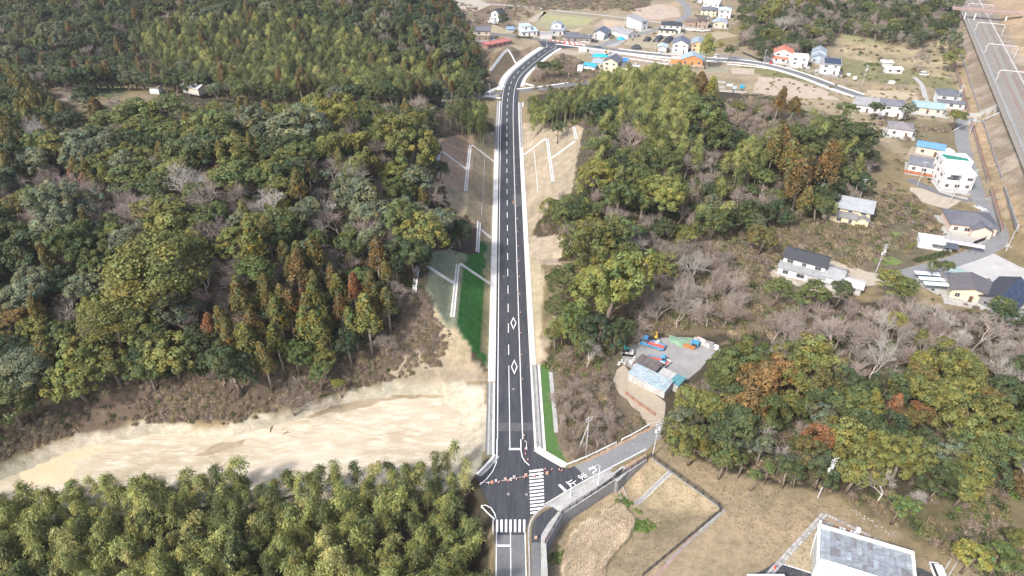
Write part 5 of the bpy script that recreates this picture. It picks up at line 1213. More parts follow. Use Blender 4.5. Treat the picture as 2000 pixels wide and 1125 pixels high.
# ---- trees one can pick out in the photograph: crown centre (px), crown width (px), kind, colour
HAND = '''265 222 88 tier mid;335 212 84 tier mid;205 242 66 tier mid;195 282 72 dome grey;100 292 72 tier olive;130 238 52 dome deep;170 184 44 dome deep;185 208 40 cone brown;225 196 52 bare twig;70 262 66 bare whitetwig
145 278 56 bare twig;60 198 40 cone bronze;22 184 60 dome dark;285 272 40 dome bright;375 240 44 dome olive;430 268 80 dome mid;424 232 26 cone brown;388 292 50 dome grey;245 300 42 dome olive;195 306 52 bare whitetwig
332 292 18 cone yellow;202 332 34 cone olive;180 342 30 cone bronze;140 346 22 cone rust;160 344 22 cone rust;100 340 80 bare pinktwig;50 362 70 bare pinktwig;130 322 58 bare pinktwig;250 350 84 tier mid;300 368 60 dome dark
370 345 104 bare whitetwig;450 342 84 tier mid;420 386 96 bare pinktwig;480 382 70 bare pinktwig;34 402 50 dome bronze;80 386 28 cone bronze;125 414 128 dome grey;240 396 66 bare pinktwig;268 382 50 bare twig;320 412 92 dome olive
655 226 106 dome yellow;615 242 40 bare twig;760 220 72 bare pinktwig;822 214 60 bare pinktwig;792 276 118 dome olive;690 278 56 dome yellow;702 322 78 dome olive;660 272 28 bare browntwig;555 242 70 tier mid;500 236 60 tier mid
532 290 78 dome dark;610 296 64 dome mid;570 342 72 dome deep;480 332 50 dome mid;630 346 34 dome grey;686 346 72 bare whitetwig;634 378 58 bare pinktwig;695 388 84 dome grey;722 384 44 dome yellow;808 352 76 tier grey
858 332 48 tier dark;812 412 50 bare whitetwig;660 426 78 bare pinktwig;746 402 52 bare browntwig;530 402 92 bare whitetwig;522 432 40 dome yellow;475 404 26 cone bronze;602 406 50 dome grey;30 452 60 dome mid;106 448 92 dome grey
152 486 112 dome mid;250 468 82 dome grey;310 524 196 tier olive;216 622 112 tier olive;62 562 112 dome grey;172 562 72 dome grey;75 606 40 cone bronze;20 622 50 dome brown;62 642 60 dome olive;122 642 52 dome mid
342 602 84 tier grey;420 458 84 bare pinktwig;432 520 58 bare browntwig;330 432 90 dome olive;216 442 50 dome mid;272 448 52 bare whitetwig;352 462 42 bare twig;402 628 30 cone rust;436 622 36 cone bronze;466 640 40 cone bronze
492 622 40 cone brown;490 472 54 cone olive;520 442 46 cone bronze;556 482 34 cone bronze;562 526 28 cone bronze;496 532 88 tier bright;596 492 52 dome grey;616 462 50 dome mid;726 462 62 dome grey;552 572 44 cone bronze
590 572 25 cone rust;601 536 34 cone bronze;636 622 38 cone olive;690 560 38 cone rust;690 622 38 cone olive;730 560 40 cone bronze;756 526 28 cone bronze;650 532 34 cone brown;702 546 42 dome bright;620 510 32 dome bright
576 692 50 dome bright;632 702 44 dome olive;680 672 60 dome deep;430 416 40 dome bright;470 422 40 dome grey;832 452 72 bare whitetwig;868 420 52 bare twig;564 768 96 bare browntwig;622 722 44 dome bright;662 744 22 dome yellow
42 722 112 tier grey;152 682 74 dome olive;264 700 46 dome deep;332 690 92 dome olive;408 700 44 dome dark;1380 232 78 dome mid;1402 266 60 dome mid;1432 272 60 dome deep;1300 380 118 dome lime;1170 216 72 dome deep
1232 266 62 bare pinktwig;1340 322 52 bare twig;1160 342 60 dome yellow;1192 330 44 tier mid;1370 162 36 cone brown;1390 168 32 cone yellow;1565 342 56 cone brown;1545 300 46 cone bronze;1512 284 40 cone bronze;1620 322 52 cone brown
1592 262 40 dome mid;1640 242 52 tier mid;1682 272 90 tier dark;1520 192 28 cone brown;1550 198 30 cone brown;1166 492 136 dome olive;1218 500 80 dome mid;1190 570 160 dome lime;1116 632 56 dome bright;1100 552 66 dome mid
1290 516 62 dome olive;1330 562 92 bare twig;1290 592 82 bare twig;1260 640 62 bare pinktwig;1362 522 72 bare whitetwig;1242 482 54 bare whitetwig;1487 462 50 dome bronze;1416 716 72 dome mid;1452 698 70 dome olive;1398 742 54 dome mid
1482 746 84 dome copper;1522 722 64 dome copper;1560 702 80 dome olive;1602 704 82 dome olive;1592 740 60 dome bronze;1446 792 80 dome copper;1492 802 54 dome copper;1432 834 92 dome dark;1522 806 74 dome mid;1500 846 70 bare whitetwig
1450 900 26 dome bright;1502 912 28 dome bright;1526 900 30 dome mid;1562 918 26 dome mid;1474 926 22 dome bright;1605 866 62 dome rust;1622 826 72 dome grey;1662 792 84 dome mid;1702 786 50 dome yellow;1352 790 74 dome olive;1384 768 50 bare twig;1670 914 92 dome olive;1715 706 92 bare whitetwig;1755 630 40 dome yellow;1866 716 110 dome olive
1802 712 50 dome yellow;1750 784 34 cone rust;1790 802 34 dome rust;1690 830 80 dome dark;1762 896 112 dome olive;1870 826 88 dome olive;1958 742 92 bare whitetwig;1920 640 92 bare twig;1972 620 56 dome deep;1994 832 56 dome bright
1790 966 60 bare whitetwig;1760 985 52 dome bright;1820 860 56 bare browntwig;1640 660 90 bare pinktwig;1570 650 90 bare pinktwig;1760 650 84 bare twig;1520 560 52 tier mid;1590 575 70 tier mid;1640 566 44 dome dark;1740 552 62 tier olive
1770 565 60 tier mid;1955 600 50 tier mid;1860 110 40 dome olive;1800 112 46 bare twig;1860 80 40 dome grey;1960 1085 60 dome bright;1900 1080 54 dome yellow;1990 1050 40 dome olive;1500 30 50 dome olive;1520 12 40 dome yellow
1590 62 32 dome olive;1560 45 40 bare twig;1535 48 40 bare whitetwig;985 34 20 dome dark;1425 98 22 dome dark;1385 78 34 cone bamboo;1832 520 24 dome mid;1850 520 26 dome mid;1712 208 30 dome dark;1655 212 40 tier mid
1775 213 26 dome grey;1872 224 34 dome olive;1350 462 42 dome olive;1330 470 34 tier olive;1090 250 30 dome dark;1060 128 30 dome dark;1085 130 26 dome mid;1090 602 46 dome mid;1138 664 50 dome mid;1166 642 60 dome deep;1204 654 50 dome dark;1086 652 36 dome olive;1148 690 62 bare whitetwig;1112 690 44 bare browntwig;1128 610 50 dome bright;1226 640 46 dome dark;1100 640 50 dome lime;1110 135 30 bare browntwig;1050 142 30 bare browntwig;1120 122 26 bare twig'''
for ln in HAND.replace('\n', ';').split(';'):
    a, b_, w_, k_, c_ = ln.split(); hand(float(a), float(b_), float(w_), k_, c_, 'hand')

# ---- the rest of the woods
Z_GROVE = [(-160, 965), (0, 965), (200, 938), (420, 925), (560, 910), (690, 892), (870, 890), (915, 950), (936, 1010), (940, 1260), (-160, 1260)]
MIXED = [('dome', 'mid', 4.2, 7.8, 3.4), ('dome', 'grey', 4.2, 8.0, 3.2), ('dome', 'dark', 3.6, 7.0, 2.4), ('dome', 'deep', 3.0, 5.4, 1), ('dome', 'olive', 4.0, 7.6, 2.4), ('dome', 'lime', 3.4, 5.6, .8), ('tier', 'mid', 3.5, 6, .9), ('bare', 'pinktwig', 3.5, 5.5, 1.6), ('bare', 'twig', 3.5, 5.5, 1.4), ('cone', 'bronze', 1.9, 2.8, .8), ('dome', 'yellow', 2.6, 4, .5), ('dome', 'brown', 2.6, 4, .3)]
CEDARS = [('cone', 'bronze', 2.1, 3.6, 5), ('cone', 'brown', 2.0, 3.2, 2), ('cone', 'olive', 2.1, 3.6, 4), ('cone', 'rust', 1.8, 2.6, .5), ('dome', 'dark', 2.4, 4, 2.5), ('dome', 'mid', 2.4, 4, 1)]
BARES = [('bare', 'pinktwig', 3.2, 5.6, 5), ('bare', 'twig', 3.2, 5.6, 4), ('bare', 'browntwig', 2.8, 4.5, 1.5), ('bare', 'whitetwig', 3, 5, 1), ('dome', 'dark', 2.2, 3.6, .8)]
BAMB = [('bamboo', 'bamboo', 1.5, 2.0, 6), ('bamboo', 'darkbamboo', 1.5, 2.0, 2.5), ('bamboo', 'palebamboo', 1.4, 1.9, 1.6)]
DBAMB = [('bamboo', 'darkbamboo', 1.4, 1.8, 6), ('bamboo', 'bamboo', 1.4, 1.8, 1.5)]
FORESTS = [   # (place words, polygon of crown centres, mix)
    ('bamboo grove beside the junction', Z_GROVE, [('bamboo', 'bamboo', 1.25, 1.85, 7), ('bamboo', 'palebamboo', 1.2, 1.7, 2), ('bamboo', 'darkbamboo', 1.2, 1.8, 4), ('dome', 'brown', 1.8, 2.6, .05), ('dome', 'dark', 1.8, 2.6, .1)]),
    ('hill left of the road', [(848, 205), (948, 196), (952, 262), (858, 280)], DBAMB),
    ('hill left of the road', [(375, 620), (500, 540), (600, 500), (700, 500), (765, 510), (768, 590), (720, 640), (560, 672), (400, 690)], CEDARS),
    ('hill left of the road', [(-40, 375), (120, 320), (220, 385), (380, 375), (560, 380), (720, 400), (700, 440), (560, 410), (400, 400), (270, 410), (-40, 425)], [('bare', 'pinktwig', 4.2, 6.4, 5), ('bare', 'twig', 4.2, 6.4, 5), ('bare', 'whitetwig', 4, 6, 1.4), ('dome', 'mid', 3, 5, 1.2)]),
    ('hill left of the road', [(-220, 360), (60, 300), (150, 255), (250, 214), (400, 212), (560, 213), (640, 206), (840, 200), (862, 290), (858, 360), (905, 440), (890, 480), (800, 495), (765, 590), (755, 640), (650, 690), (500, 722), (380, 705), (250, 722), (100, 738), (0, 790), (-220, 870)], MIXED),
    ('high hill at the top left', [(270, 45), (520, 20), (700, 60), (780, 110), (905, 120), (935, 165), (560, 166), (400, 146), (280, 110)], [('bamboo', 'bamboo', 1.5, 2.1, 3), ('bamboo', 'darkbamboo', 1.5, 2.0, 7), ('bamboo', 'palebamboo', 1.4, 1.9, .5), ('dome', 'dark', 2.6, 4.5, .9), ('dome', 'mid', 2.6, 4.0, .6), ('cone', 'brown', 1.8, 2.6, .35)]),
    ('high hill at the top left', [(-220, -50), (840, -50), (915, 55), (938, 110), (936, 168), (560, 168), (230, 138), (0, 140), (-220, 145)], [('dome', 'dark', 3, 5.5, 5), ('dome', 'deep', 3, 5, 3), ('dome', 'grey', 3, 5.5, 2), ('bare', 'twig', 3, 5, 1.4), ('cone', 'brown', 1.8, 2.6, .8), ('dome', 'mid', 3, 5, 2), ('dome', 'olive', 2.5, 4, .7), ('bamboo', 'darkbamboo', 1.5, 1.9, 1.2)]),
    ('hill at the left edge', [(-220, 150), (50, 150), (85, 195), (180, 290), (60, 330), (-220, 380)], [('dome', 'dark', 3, 5.5, 5), ('dome', 'mid', 3, 5, 2), ('cone', 'bronze', 2, 2.8, 1.2), ('bare', 'twig', 3, 4.5, 1)]),
    ('hill right of the road', [(1150, 162), (1200, 146), (1330, 138), (1370, 175), (1330, 215), (1240, 215), (1170, 200)], BAMB + [('dome', 'mid', 2.4, 3.5, .2)]),
    ('hill right of the road', [(1036, 192), (1150, 172), (1148, 235), (1038, 242)], DBAMB[:1] + [('bamboo', 'bamboo', 1.4, 1.8, 4), ('cone', 'bronze', 1.6, 2.2, .3)]),
    ('hill right of the road', [(1240, 215), (1350, 205), (1345, 285), (1270, 300)], BAMB + [('dome', 'bronze', 2.2, 3.4, .5), ('dome', 'dark', 2.4, 4, .5)]),
    ('hill right of the road', [(1430, 275), (1490, 265), (1500, 330), (1440, 345)], BAMB),
    ('hill right of the road', [(1490, 270), (1590, 260), (1660, 300), (1660, 360), (1560, 400), (1500, 380)], [('cone', 'bronze', 2.4, 3.8, 2), ('cone', 'brown', 2.4, 3.6, 1.2), ('dome', 'dark', 3, 5, 4), ('dome', 'mid', 3, 4.6, 2), ('bare', 'twig', 3, 4.4, 1.2)]),
    ('hill right of the road', [(1400, 190), (1500, 175), (1600, 215), (1500, 255), (1420, 240)], [('bare', 'browntwig', 2.5, 4, 3), ('bare', 'pinktwig', 2.5, 4, 3), ('dome', 'olive', 2, 3.4, .6)]),
    ('hill right of the road', [(1036, 245), (1130, 225), (1200, 200), (1340, 190), (1500, 215), (1640, 235), (1715, 275), (1700, 330), (1660, 392), (1500, 410), (1420, 430), (1330, 448), (1230, 455), (1150, 440), (1074, 430), (1076, 370), (1118, 320), (1140, 268), (1130, 250)],
     [('dome', 'mid', 2.8, 5.6, 3.4), ('dome', 'dark', 2.8, 5.4, 2.6), ('dome', 'deep', 2.4, 4.4, 1.4), ('bamboo', 'bamboo', 1.5, 2, 1.2), ('bare', 'twig', 2.8, 4.4, 2.2), ('bare', 'pinktwig', 2.8, 4.4, 2), ('dome', 'grey', 2.6, 4.4, 1.4), ('dome', 'olive', 2.4, 4, 1)]),
    ('thicket right of the road', [(1225, 460), (1300, 440), (1420, 470), (1460, 560), (1400, 615), (1290, 645), (1225, 660)], BARES),
    ('wood below the cream house', [(1500, 625), (1580, 590), (1680, 570), (1800, 575), (1960, 605), (2160, 600), (2160, 690), (1930, 690), (1800, 680), (1710, 755), (1650, 700)], [('bare', 'pinktwig', 3.0, 5.0, 6), ('bare', 'twig', 3.0, 5.0, 4), ('bare', 'whitetwig', 3, 4.5, 1), ('dome', 'olive', 1.8, 3, .5)]),
    ('wood above the dry lawn', [(1325, 800), (1405, 735), (1460, 690), (1560, 665), (1650, 690), (1720, 760), (1900, 670), (2160, 690), (2160, 930), (1960, 900), (1850, 960), (1740, 940), (1600, 915), (1440, 890), (1310, 840)],
     [('dome', 'mid', 2.8, 4.8, 3), ('dome', 'olive', 2.8, 4.8, 3), ('dome', 'dark', 2.8, 4.6, 3), ('dome', 'bronze', 2.4, 4, 1.8), ('dome', 'brown', 2.2, 3.4, .8), ('dome', 'grey', 2.6, 4.2, 1), ('bare', 'pinktwig', 2.6, 4.2, 1), ('bare', 'whitetwig', 2.6, 4.2, .6), ('dome', 'deep', 2.4, 4, 1)]),
    ('wood at the top right', [(1452, -50), (1890, -50), (1862, 45), (1790, 70), (1700, 50), (1640, 40), (1600, 78), (1500, 92), (1450, 60)], [('dome', 'dark', 3, 5, 3), ('dome', 'mid', 3, 5, 2), ('dome', 'grey', 3, 5, 2), ('bare', 'pinktwig', 3, 5, 3), ('bare', 'twig', 3, 5, 2), ('dome', 'olive', 3, 4.5, 1)]),
    ('thicket above the side road', [(1085, 730), (1180, 690), (1200, 760), (1240, 830), (1170, 850), (1110, 850), (1085, 790)], [('bare', 'browntwig', 1.6, 2.6, 4), ('bare', 'pinktwig', 1.6, 2.6, 2), ('dome', 'olive', 1.2, 2, .5)]),
]
_boxes = [(min(a for a, _ in p), max(a for a, _ in p), min(b for _, b in p), max(b for _, b in p)) for _, p, _ in FORESTS]
rd = random.Random(21)
cand = [(x + rd.uniform(-1.1, 1.1), y + rd.uniform(-1.1, 1.1)) for x in np.arange(-400, 420, 2.3) for y in np.arange(52, 640, 2.3)]
rd.shuffle(cand)
NO_TREE = KEEP_CLEAR
def fill(x, y, only=None):
    z = HT(x, y); lifted = 9.0
    px, py = proj(x, y, z + lifted); px, py = float(px), float(py)
    for (name, poly, mix), bx in zip(FORESTS, _boxes):
        if not (bx[0] <= px <= bx[1] and bx[2] <= py <= bx[3]) or not inside(poly, px, py): continue
        k, c, r0, r1, w = rd.choices(mix, [q[4] for q in mix])[0]
        if only == 'big' and k == 'bamboo': return
        r = rd.uniform(r0, r1)
        if near(x, y, r, {'bamboo': .54, 'bare': .44}.get(k, .54)): return
        if inside(HILL_A, x, y) is False and any(inside(q, x, y) for q in NO_TREE): return
        if abs(x - road_x(y)) < 8 and y < 330: return
        off = abs(x - road_x(y)) - (LEFT_HALF if x < 0 else RIGHT_HALF)
        if 128 < y < (272 if x < 0 else 283) and z > 0.2 and cut_z(np.array(off)) < z + 0.6: return
        if 128 < y < 345 and off < 3.5: return      # keep the cut slopes clear
        put(k, x, y, r, c, None, z); return
for x, y in cand: fill(x, y)

# ---- one object tree per tree; past 300 of a kind the smallest in the picture become one mass
LANDMARKS = {'the sand field': (480, 850), 'the zebra crossing': (1050, 960), 'the stop line': (1006, 877), 'the near cut slope': (900, 560), 'the far cut slope': (900, 330), 'the right cut slope': (1070, 350),
    'the sandy patch right of the road': (1065, 490), 'the country crossroads': (990, 180), 'the red roofed shed': (975, 85), 'the blue tarpaulin': (1172, 108), 'the cream walled house': (1660, 405),
    'the black roofed white house': (1575, 520), 'the machinery yard': (1310, 690), 'the dry lawn': (1450, 980), 'the flat roofed hall': (1680, 1080), 'the pole below the wood': (1605, 930), 'the railway bridge': (1930, 15),
    'the brick red roofed house': (1527, 100), 'the railway bank': (1950, 300), 'the solar panelled house': (1980, 565), 'the green valley field': (190, 178), 'the valley shed': (376, 187), 'the left end of the sand field': (30, 900),
    'the top left corner': (0, 0), 'the top of the frame above the road': (800, 20), 'the left edge of the hill wood': (0, 480), 'the big spreading olive tree': (310, 524), 'the yellow dome by the valley': (655, 226), 'the tall cedar rows': (600, 590),
    'the middle of the left hill': (450, 380), 'the right hill top': (1300, 190), 'the middle of the right hill': (1350, 300), 'the big round olive tree by the road': (1190, 574), 'the bottom left corner': (0, 1120), 'the grove beside the old road': (930, 1050),
    'the middle of the bamboo grove': (480, 1020), 'the grove end at the sand': (700, 900), 'the right edge of the lower wood': (2000, 780), 'the orange tree by the pole': (1605, 866), 'the grey wood edge': (1700, 640),
    'the white house under the railway': (1865, 345), 'the bottom right corner': (2000, 1120), 'the top right corner': (2000, 0), 'the quarter of the grove near its left': (240, 1010), 'the quarter of the grove near its right': (720, 1000), 'the lower middle of the grove': (480, 1110), 'the lower right of the grove': (760, 1100), 'the lower left of the grove': (220, 1090), 'the slope over the valley road': (700, 130), 'the bamboo slope at the top': (520, 80), 'the dark hilltop at the top': (300, 10), 'the valley side': (450, 150), 'the hill foot at the sand': (250, 740)}
ORD = ['', 'second ', 'third ', 'fourth ', 'fifth ', 'sixth ', 'seventh ', 'eighth ', 'ninth ', 'tenth ', 'eleventh ', 'twelfth ', 'thirteenth ', 'fourteenth ', 'fifteenth ', 'sixteenth ', 'seventeenth ', 'eighteenth ', 'nineteenth ', 'twentieth '] + ['twenty-' + q for q in ('first ', 'second ', 'third ', 'fourth ', 'fifth ', 'sixth ', 'seventh ', 'eighth ', 'ninth ')]
CROWNS = {'dome': DOME, 'tier': TIER, 'cone': CONE, 'bamboo': [a for a, _ in BAMBOO], 'bare': [b_ for _, b_ in BARE]}
def in_view(t): return -25 < t[6] < 2025 and -40 < t[7] < 1170
singles, mass = [], []
for k in KNAME:
    own = sorted([t for t in TREES if t[0] == k], key=lambda t: (t[8] is None, -(t[4] * ppm(t[2], t[3]) if in_view(t) else 0)))
    vis = [t for t in own if in_view(t)]
    singles += vis[:298]; mass += vis[298:] + [t for t in own if not in_view(t)]
lab = {}
for key in {(t[0], t[5]) for t in singles}:
    grp = [t for t in singles if (t[0], t[5]) == key]
    ranks = {}; deep = []
    for nm, (lx, ly) in LANDMARKS.items():
        for i, t in enumerate(sorted(grp, key=lambda t: (t[6] - lx) ** 2 + (t[7] - ly) ** 2)[:29]):
            if id(t) not in ranks or i < ranks[id(t)][0]: ranks[id(t)] = (i, nm)
    for t in grp:
        nn = f'{CWORD[t[5]]} {KNOUN[t[0]]}'
        if id(t) in ranks: lab[id(t)] = f'{nn}, {ORD[ranks[id(t)][0]]}nearest {ranks[id(t)][1]}'
        else: deep.append(t)
    for i, t in enumerate(sorted(deep, key=lambda t: t[6])): lab[id(t)] = f'{CWORD[t[5]]} {KNOUN[t[0]]} deep in the woods, {ORD[min(i, 28)]}such from the left' if i else f'{CWORD[t[5]]} {KNOUN[t[0]]} deep in the woods, leftmost such'
rd = random.Random(5)
for t in singles:
    k, x, y, z, r, c, px, py, note = t
    o = T(KNAME[k], lab[id(t)], KCAT[k], (x, y, z), rd.uniform(0, 6.28), KGROUP[k])
    ln = .09 if k == 'bamboo' else .05; o.rotation_euler[0], o.rotation_euler[1] = rd.gauss(0, ln), rd.gauss(0, ln); vs_ = rd.uniform(.86, 1.16); ax_ = rd.uniform(.9, 1.12)
    col = (*COLS[c], 1); w = 4 * r
    big = r * ppm(y, z) > 48
    if k == 'bare':
        a, b_ = BARE[rd.randrange(5)]; s = r / 0.42
        for nm, me in (('trunk', a), ('branches', b_)):
            q = inst(nm, me, o, scale=(s, s, s * rd.uniform(.85, 1))); q.color = col
    elif k == 'bamboo':
        f_, cu = BAMBOO[rd.randrange(6)]; s = r / 1.7; s *= rd.choice((1, 1, 1, 1.16, .86))
        q = inst('foliage', f_, o, scale=(s * 1.05 * ax_, s * 1.05 / ax_, s)); q.color = col; inst('culm', cu, o, scale=(s, s, s))
    else:
        me = rd.choice((BIGDOME if k == 'dome' else BIGTIER if k == 'tier' else CONE) if big else CROWNS[k])
        L = lift(k, r)
        q = inst('crown', me, o, (0, 0, L if k != 'cone' else L - 1.5 * r), 0, (r * ax_, r / ax_, r * vs_ * {'dome': 1.0 if big else 0.88, 'tier': 0.75, 'cone': 1}[k])); q.color = col
        if k == 'cone': inst('trunk', STRAIGHT, o, scale=(12 + r * 4, 12 + r * 4, L + .3 * r))
        else: inst('trunk', TRUNK[rd.randrange(3)], o, scale=(r * 1.7 + 2, r * 1.7 + 2, L))
def merged(name, parts):
    """one prototype mesh from (mesh, matrix) pairs, material slots and tint kept"""
    bm = bmesh.new(); mats = []
    ly = None
    m = bpy.data.meshes.new(name); vs, fs, mi, tt = [], [], [], []
    for me, mx in parts:
        o = len(vs); vs += [tuple(mx @ v.co) for v in me.vertices]
        k0 = len(mats); mats += list(me.materials)
        for p in me.polygons: fs.append(tuple(i + o for i in p.vertices)); mi.append(k0 + p.material_index)
        if 'tint' in me.attributes:
            b_ = np.zeros(len(me.vertices) * 4, np.float32); me.attributes['tint'].data.foreach_get('color', b_); tt.append(b_)
        else: tt.append(np.ones(len(me.vertices) * 4, np.float32))
    bm.free(); m.from_pydata(vs, [], fs); m.polygons.foreach_set('material_index', mi)
    m.attributes.new('tint', 'FLOAT_COLOR', 'POINT').data.foreach_set('color', np.concatenate(tt))
    for k in mats: m.materials.append(k)
    return m
def sc(x, y, z, t=0): return Matrix.Translation((0, 0, t)) @ Matrix.Diagonal((x, y, z, 1))
PROTO = {'dome': [merged(f'dome_tree_{i}', [(DOME[i], sc(1, 1, .86, 1.4)), (TRUNK[i], sc(2.2, 2.2, 1.4))]) for i in range(3)],
         'tier': [merged(f'tier_tree_{i}', [(TIER[i], sc(1, 1, .75, 1.6)), (TRUNK[i], sc(2.2, 2.2, 1.6))]) for i in range(2)],
         'cone': [merged(f'cone_tree_{i}', [(CONE[i], sc(1, 1, 1, 1.8)), (STRAIGHT, sc(9, 9, 4))]) for i in range(3)],
         'bamboo': [merged(f'bamboo_stem_{i}', [(BAMBOO[i][0], sc(.62, .62, .588)), (BAMBOO[i][1], sc(.588, .588, .588))]) for i in range(5)],
         'bare': [merged(f'bare_tree_{i}', [(BARE[i][0], sc(2.38, 2.38, 2.2)), (BARE[i][1], sc(2.38, 2.38, 2.2))]) for i in range(4)]}
MASSNAME = {'dome': 'evergreen_wood', 'tier': 'pine_wood', 'cone': 'cedar_wood', 'bamboo': 'bamboo_wood', 'bare': 'leafless_wood'}
for k in KNAME:
    own = [t for t in mass if t[0] == k]
    if not own: continue
    cols = sorted({t[5] for t in own}); pr = [(me, COLS[c]) for c in cols for me in PROTO[k]]; nP = len(PROTO[k])
    scatter(MASSNAME[k], [(t[1], t[2], t[3], t[4], rd.uniform(0, 6.28), cols.index(t[5]) * nP + rd.randrange(nP)) for t in own], pr)
print('TREES', {k: (len([t for t in singles if t[0] == k]), len([t for t in mass if t[0] == k])) for k in KNAME})

# ---- undergrowth: brush on the hill feet, in the thickets and under the trees
pts = []; rd = random.Random(31)
LOW = [   # polygon in the photograph, density per m2, size range, weights of the eight bush colours
    ([(-250, 980), (-20, 905), (140, 850), (300, 824), (450, 828), (560, 800), (640, 770), (760, 742), (860, 720), (880, 650), (800, 570), (770, 600), (640, 690), (420, 715), (210, 720), (0, 800), (-250, 900)], 2.4, (.35, 1.0), (3, 1.8, 4, .5, .25, .18, .12, 2)),
    ([(770, 610), (785, 560), (815, 575), (850, 610), (870, 650), (850, 690), (790, 720), (745, 735)], 0.5, (.4, .9), (2, 5, 3, .2, .2, .2, .1, 1)),
    ([(1180, 470), (1420, 425), (1640, 395), (1780, 380), (1840, 440), (1720, 500), (1640, 530), (1500, 520), (1500, 600), (1560, 590), (1480, 660), (1350, 650), (1230, 640)], 1.3, (.8, 2.1), (3, 2, 4.5, 4, 1.4, .8, .3, 2.5)),
    ([(1092, 720), (1110, 690), (1190, 690), (1240, 790), (1280, 800), (1290, 830), (1130, 880), (1098, 850)], 1.2, (.6, 1.5), (3, 1.5, 4, 2.5, .8, .5, .5, 2)),
    ([(1062, 715), (1075, 640), (1110, 600), (1240, 620), (1215, 690), (1190, 700), (1092, 722)], 1.1, (.6, 1.6), (3, 2, 3.5, 3, 1.5, 1, .8, 1.5)),
    ([(1292, 862), (1440, 922), (1600, 952), (1700, 996), (1760, 1040), (1720, 985), (1600, 925), (1450, 890), (1310, 835)], 1.6, (.4, 1.1), (4, 2, 4, 1, .5, .4, .6, 1.5)),
    ([(1250, 790), (1330, 770), (1450, 900), (1600, 945), (1700, 985), (1880, 1100), (2150, 1250), (2150, 640), (1500, 600), (1430, 660)], 0.5, (.7, 1.8), (2.5, 1.5, 3, 3, 2.5, 2.5, 1.2, 1)),
    ([(1040, 150), (1100, 105), (1160, 130), (1270, 172), (1150, 175), (1040, 176)], 0.2, (.8, 1.6), (3, 2, 3, 2, 1, .3, .3, 1)),
    ([(1000, -20), (1290, -20), (1250, 22), (1060, 20), (1010, 45), (985, 20)], 0.12, (1, 2.2), (2, 3, 2, 1, .6, .2, .2, 2)),
    ([(1030, 240), (1500, 190), (1700, 270), (1690, 340), (1630, 400), (1400, 450), (1250, 470), (1060, 455)], 0.32, (1, 2.2), (1.5, 1, 1.5, 2, 3, 3.5, .6, .5)),
    ([(-200, 330), (200, 210), (850, 200), (900, 460), (760, 640), (500, 720), (0, 760), (-200, 800)], 0.28, (1, 2.3), (1, 1, 1, 1.5, 3, 3.5, .7, .3)),
    ([(1430, 170), (1520, 140), (1750, 120), (1880, 150), (1870, 250), (1720, 240), (1480, 215)], 0.03, (.5, 1.3), (2, 1, 2, 2, 1, 1, 2, 2)),
    ([(1640, 100), (1720, 30), (1890, 50), (1870, 170), (1780, 140)], 0.05, (.8, 1.8), (2, 2, 2, 2, 1, .4, .5, 2)),
    ([(1700, 225), (1760, 225), (1880, 260), (1850, 280), (1740, 270)], 0.25, (.8, 1.6), (2, 4, 2, 1, 1, .5, .3, .5)),
    ([(1640, 380), (1780, 350), (1870, 400), (1850, 470), (1700, 520), (1660, 450)], 0.35, (.6, 1.4), (3, 1.5, 3, 3, 1, 1, 1.0, 2.5)),
    ([(-250, 190), (130, 175), (250, 196), (700, 198), (940, 196), (930, 215), (480, 225), (100, 215)], 0.06, (.8, 1.6), (3, 3, 2, 1, 1, .5, .3, 2)),
    ([(840, 30), (930, 70), (960, 20), (860, -10)], 0.06, (.8, 1.6), (3, 3, 2, 1, 1, .3, .3, 2)),
]
BCOL = [COLS['browntwig'], (0.27, 0.215, 0.18), (0.25, 0.20, 0.125), (0.19, 0.175, 0.08), COLS['dark'], COLS['mid'], (0.12, 0.165, 0.045), (0.36, 0.295, 0.195)]
protos = []
for i, c in enumerate(BCOL):
    for me in (SHRUB[3:5] if i in (4, 5, 6) else (SHRUB[0], SHRUB[4]) if i == 3 else SHRUB[0:2]): protos.append((me, c))
for poly, dens, (s0, s1), wts in LOW:
    wp = [PT(*p)[:2] if p[1] > -15 else P(*p) for p in poly]
    xs, ys = [a for a, _ in wp], [b_ for _, b_ in wp]
    A = (max(xs) - min(xs)) * (max(ys) - min(ys))
    for _ in range(int(A * dens)):
        x, y = rd.uniform(min(xs), max(xs)), rd.uniform(min(ys), max(ys)); z = HT(x, y)
        px, py = proj(x, y, z)
        if not inside(poly, float(px), float(py)) or (abs(x - road_x(y)) < 9 and y < 330): continue
        if vnoise(np.array(x), np.array(y), 7, 5) < rd.uniform(0.1, 0.62): continue
        off = abs(x - road_x(y)) - (LEFT_HALF if x < 0 else RIGHT_HALF)
        if 140 < y < 300 and z > 0.2 and cut_z(np.array(off)) < z + 0.35: continue
        if any(inside(q, x, y) for q in KEEP_CLEAR): continue
        i = rd.choices(range(8), wts)[0]
        pts.append((x, y, z - 0.05, rd.uniform(s0, s1), rd.uniform(0, 6.28), 2 * i + rd.randrange(2)))
scatter('undergrowth', pts, protos)
print('UNDERGROWTH', len(pts))
# ---------------------------------------------------------------- houses
GREENT = mat('green_turf_carpet', (.02, .16, .11), (.03, .2, .14), 1, .9)
def H(*a, **k): return house(*a, **k)
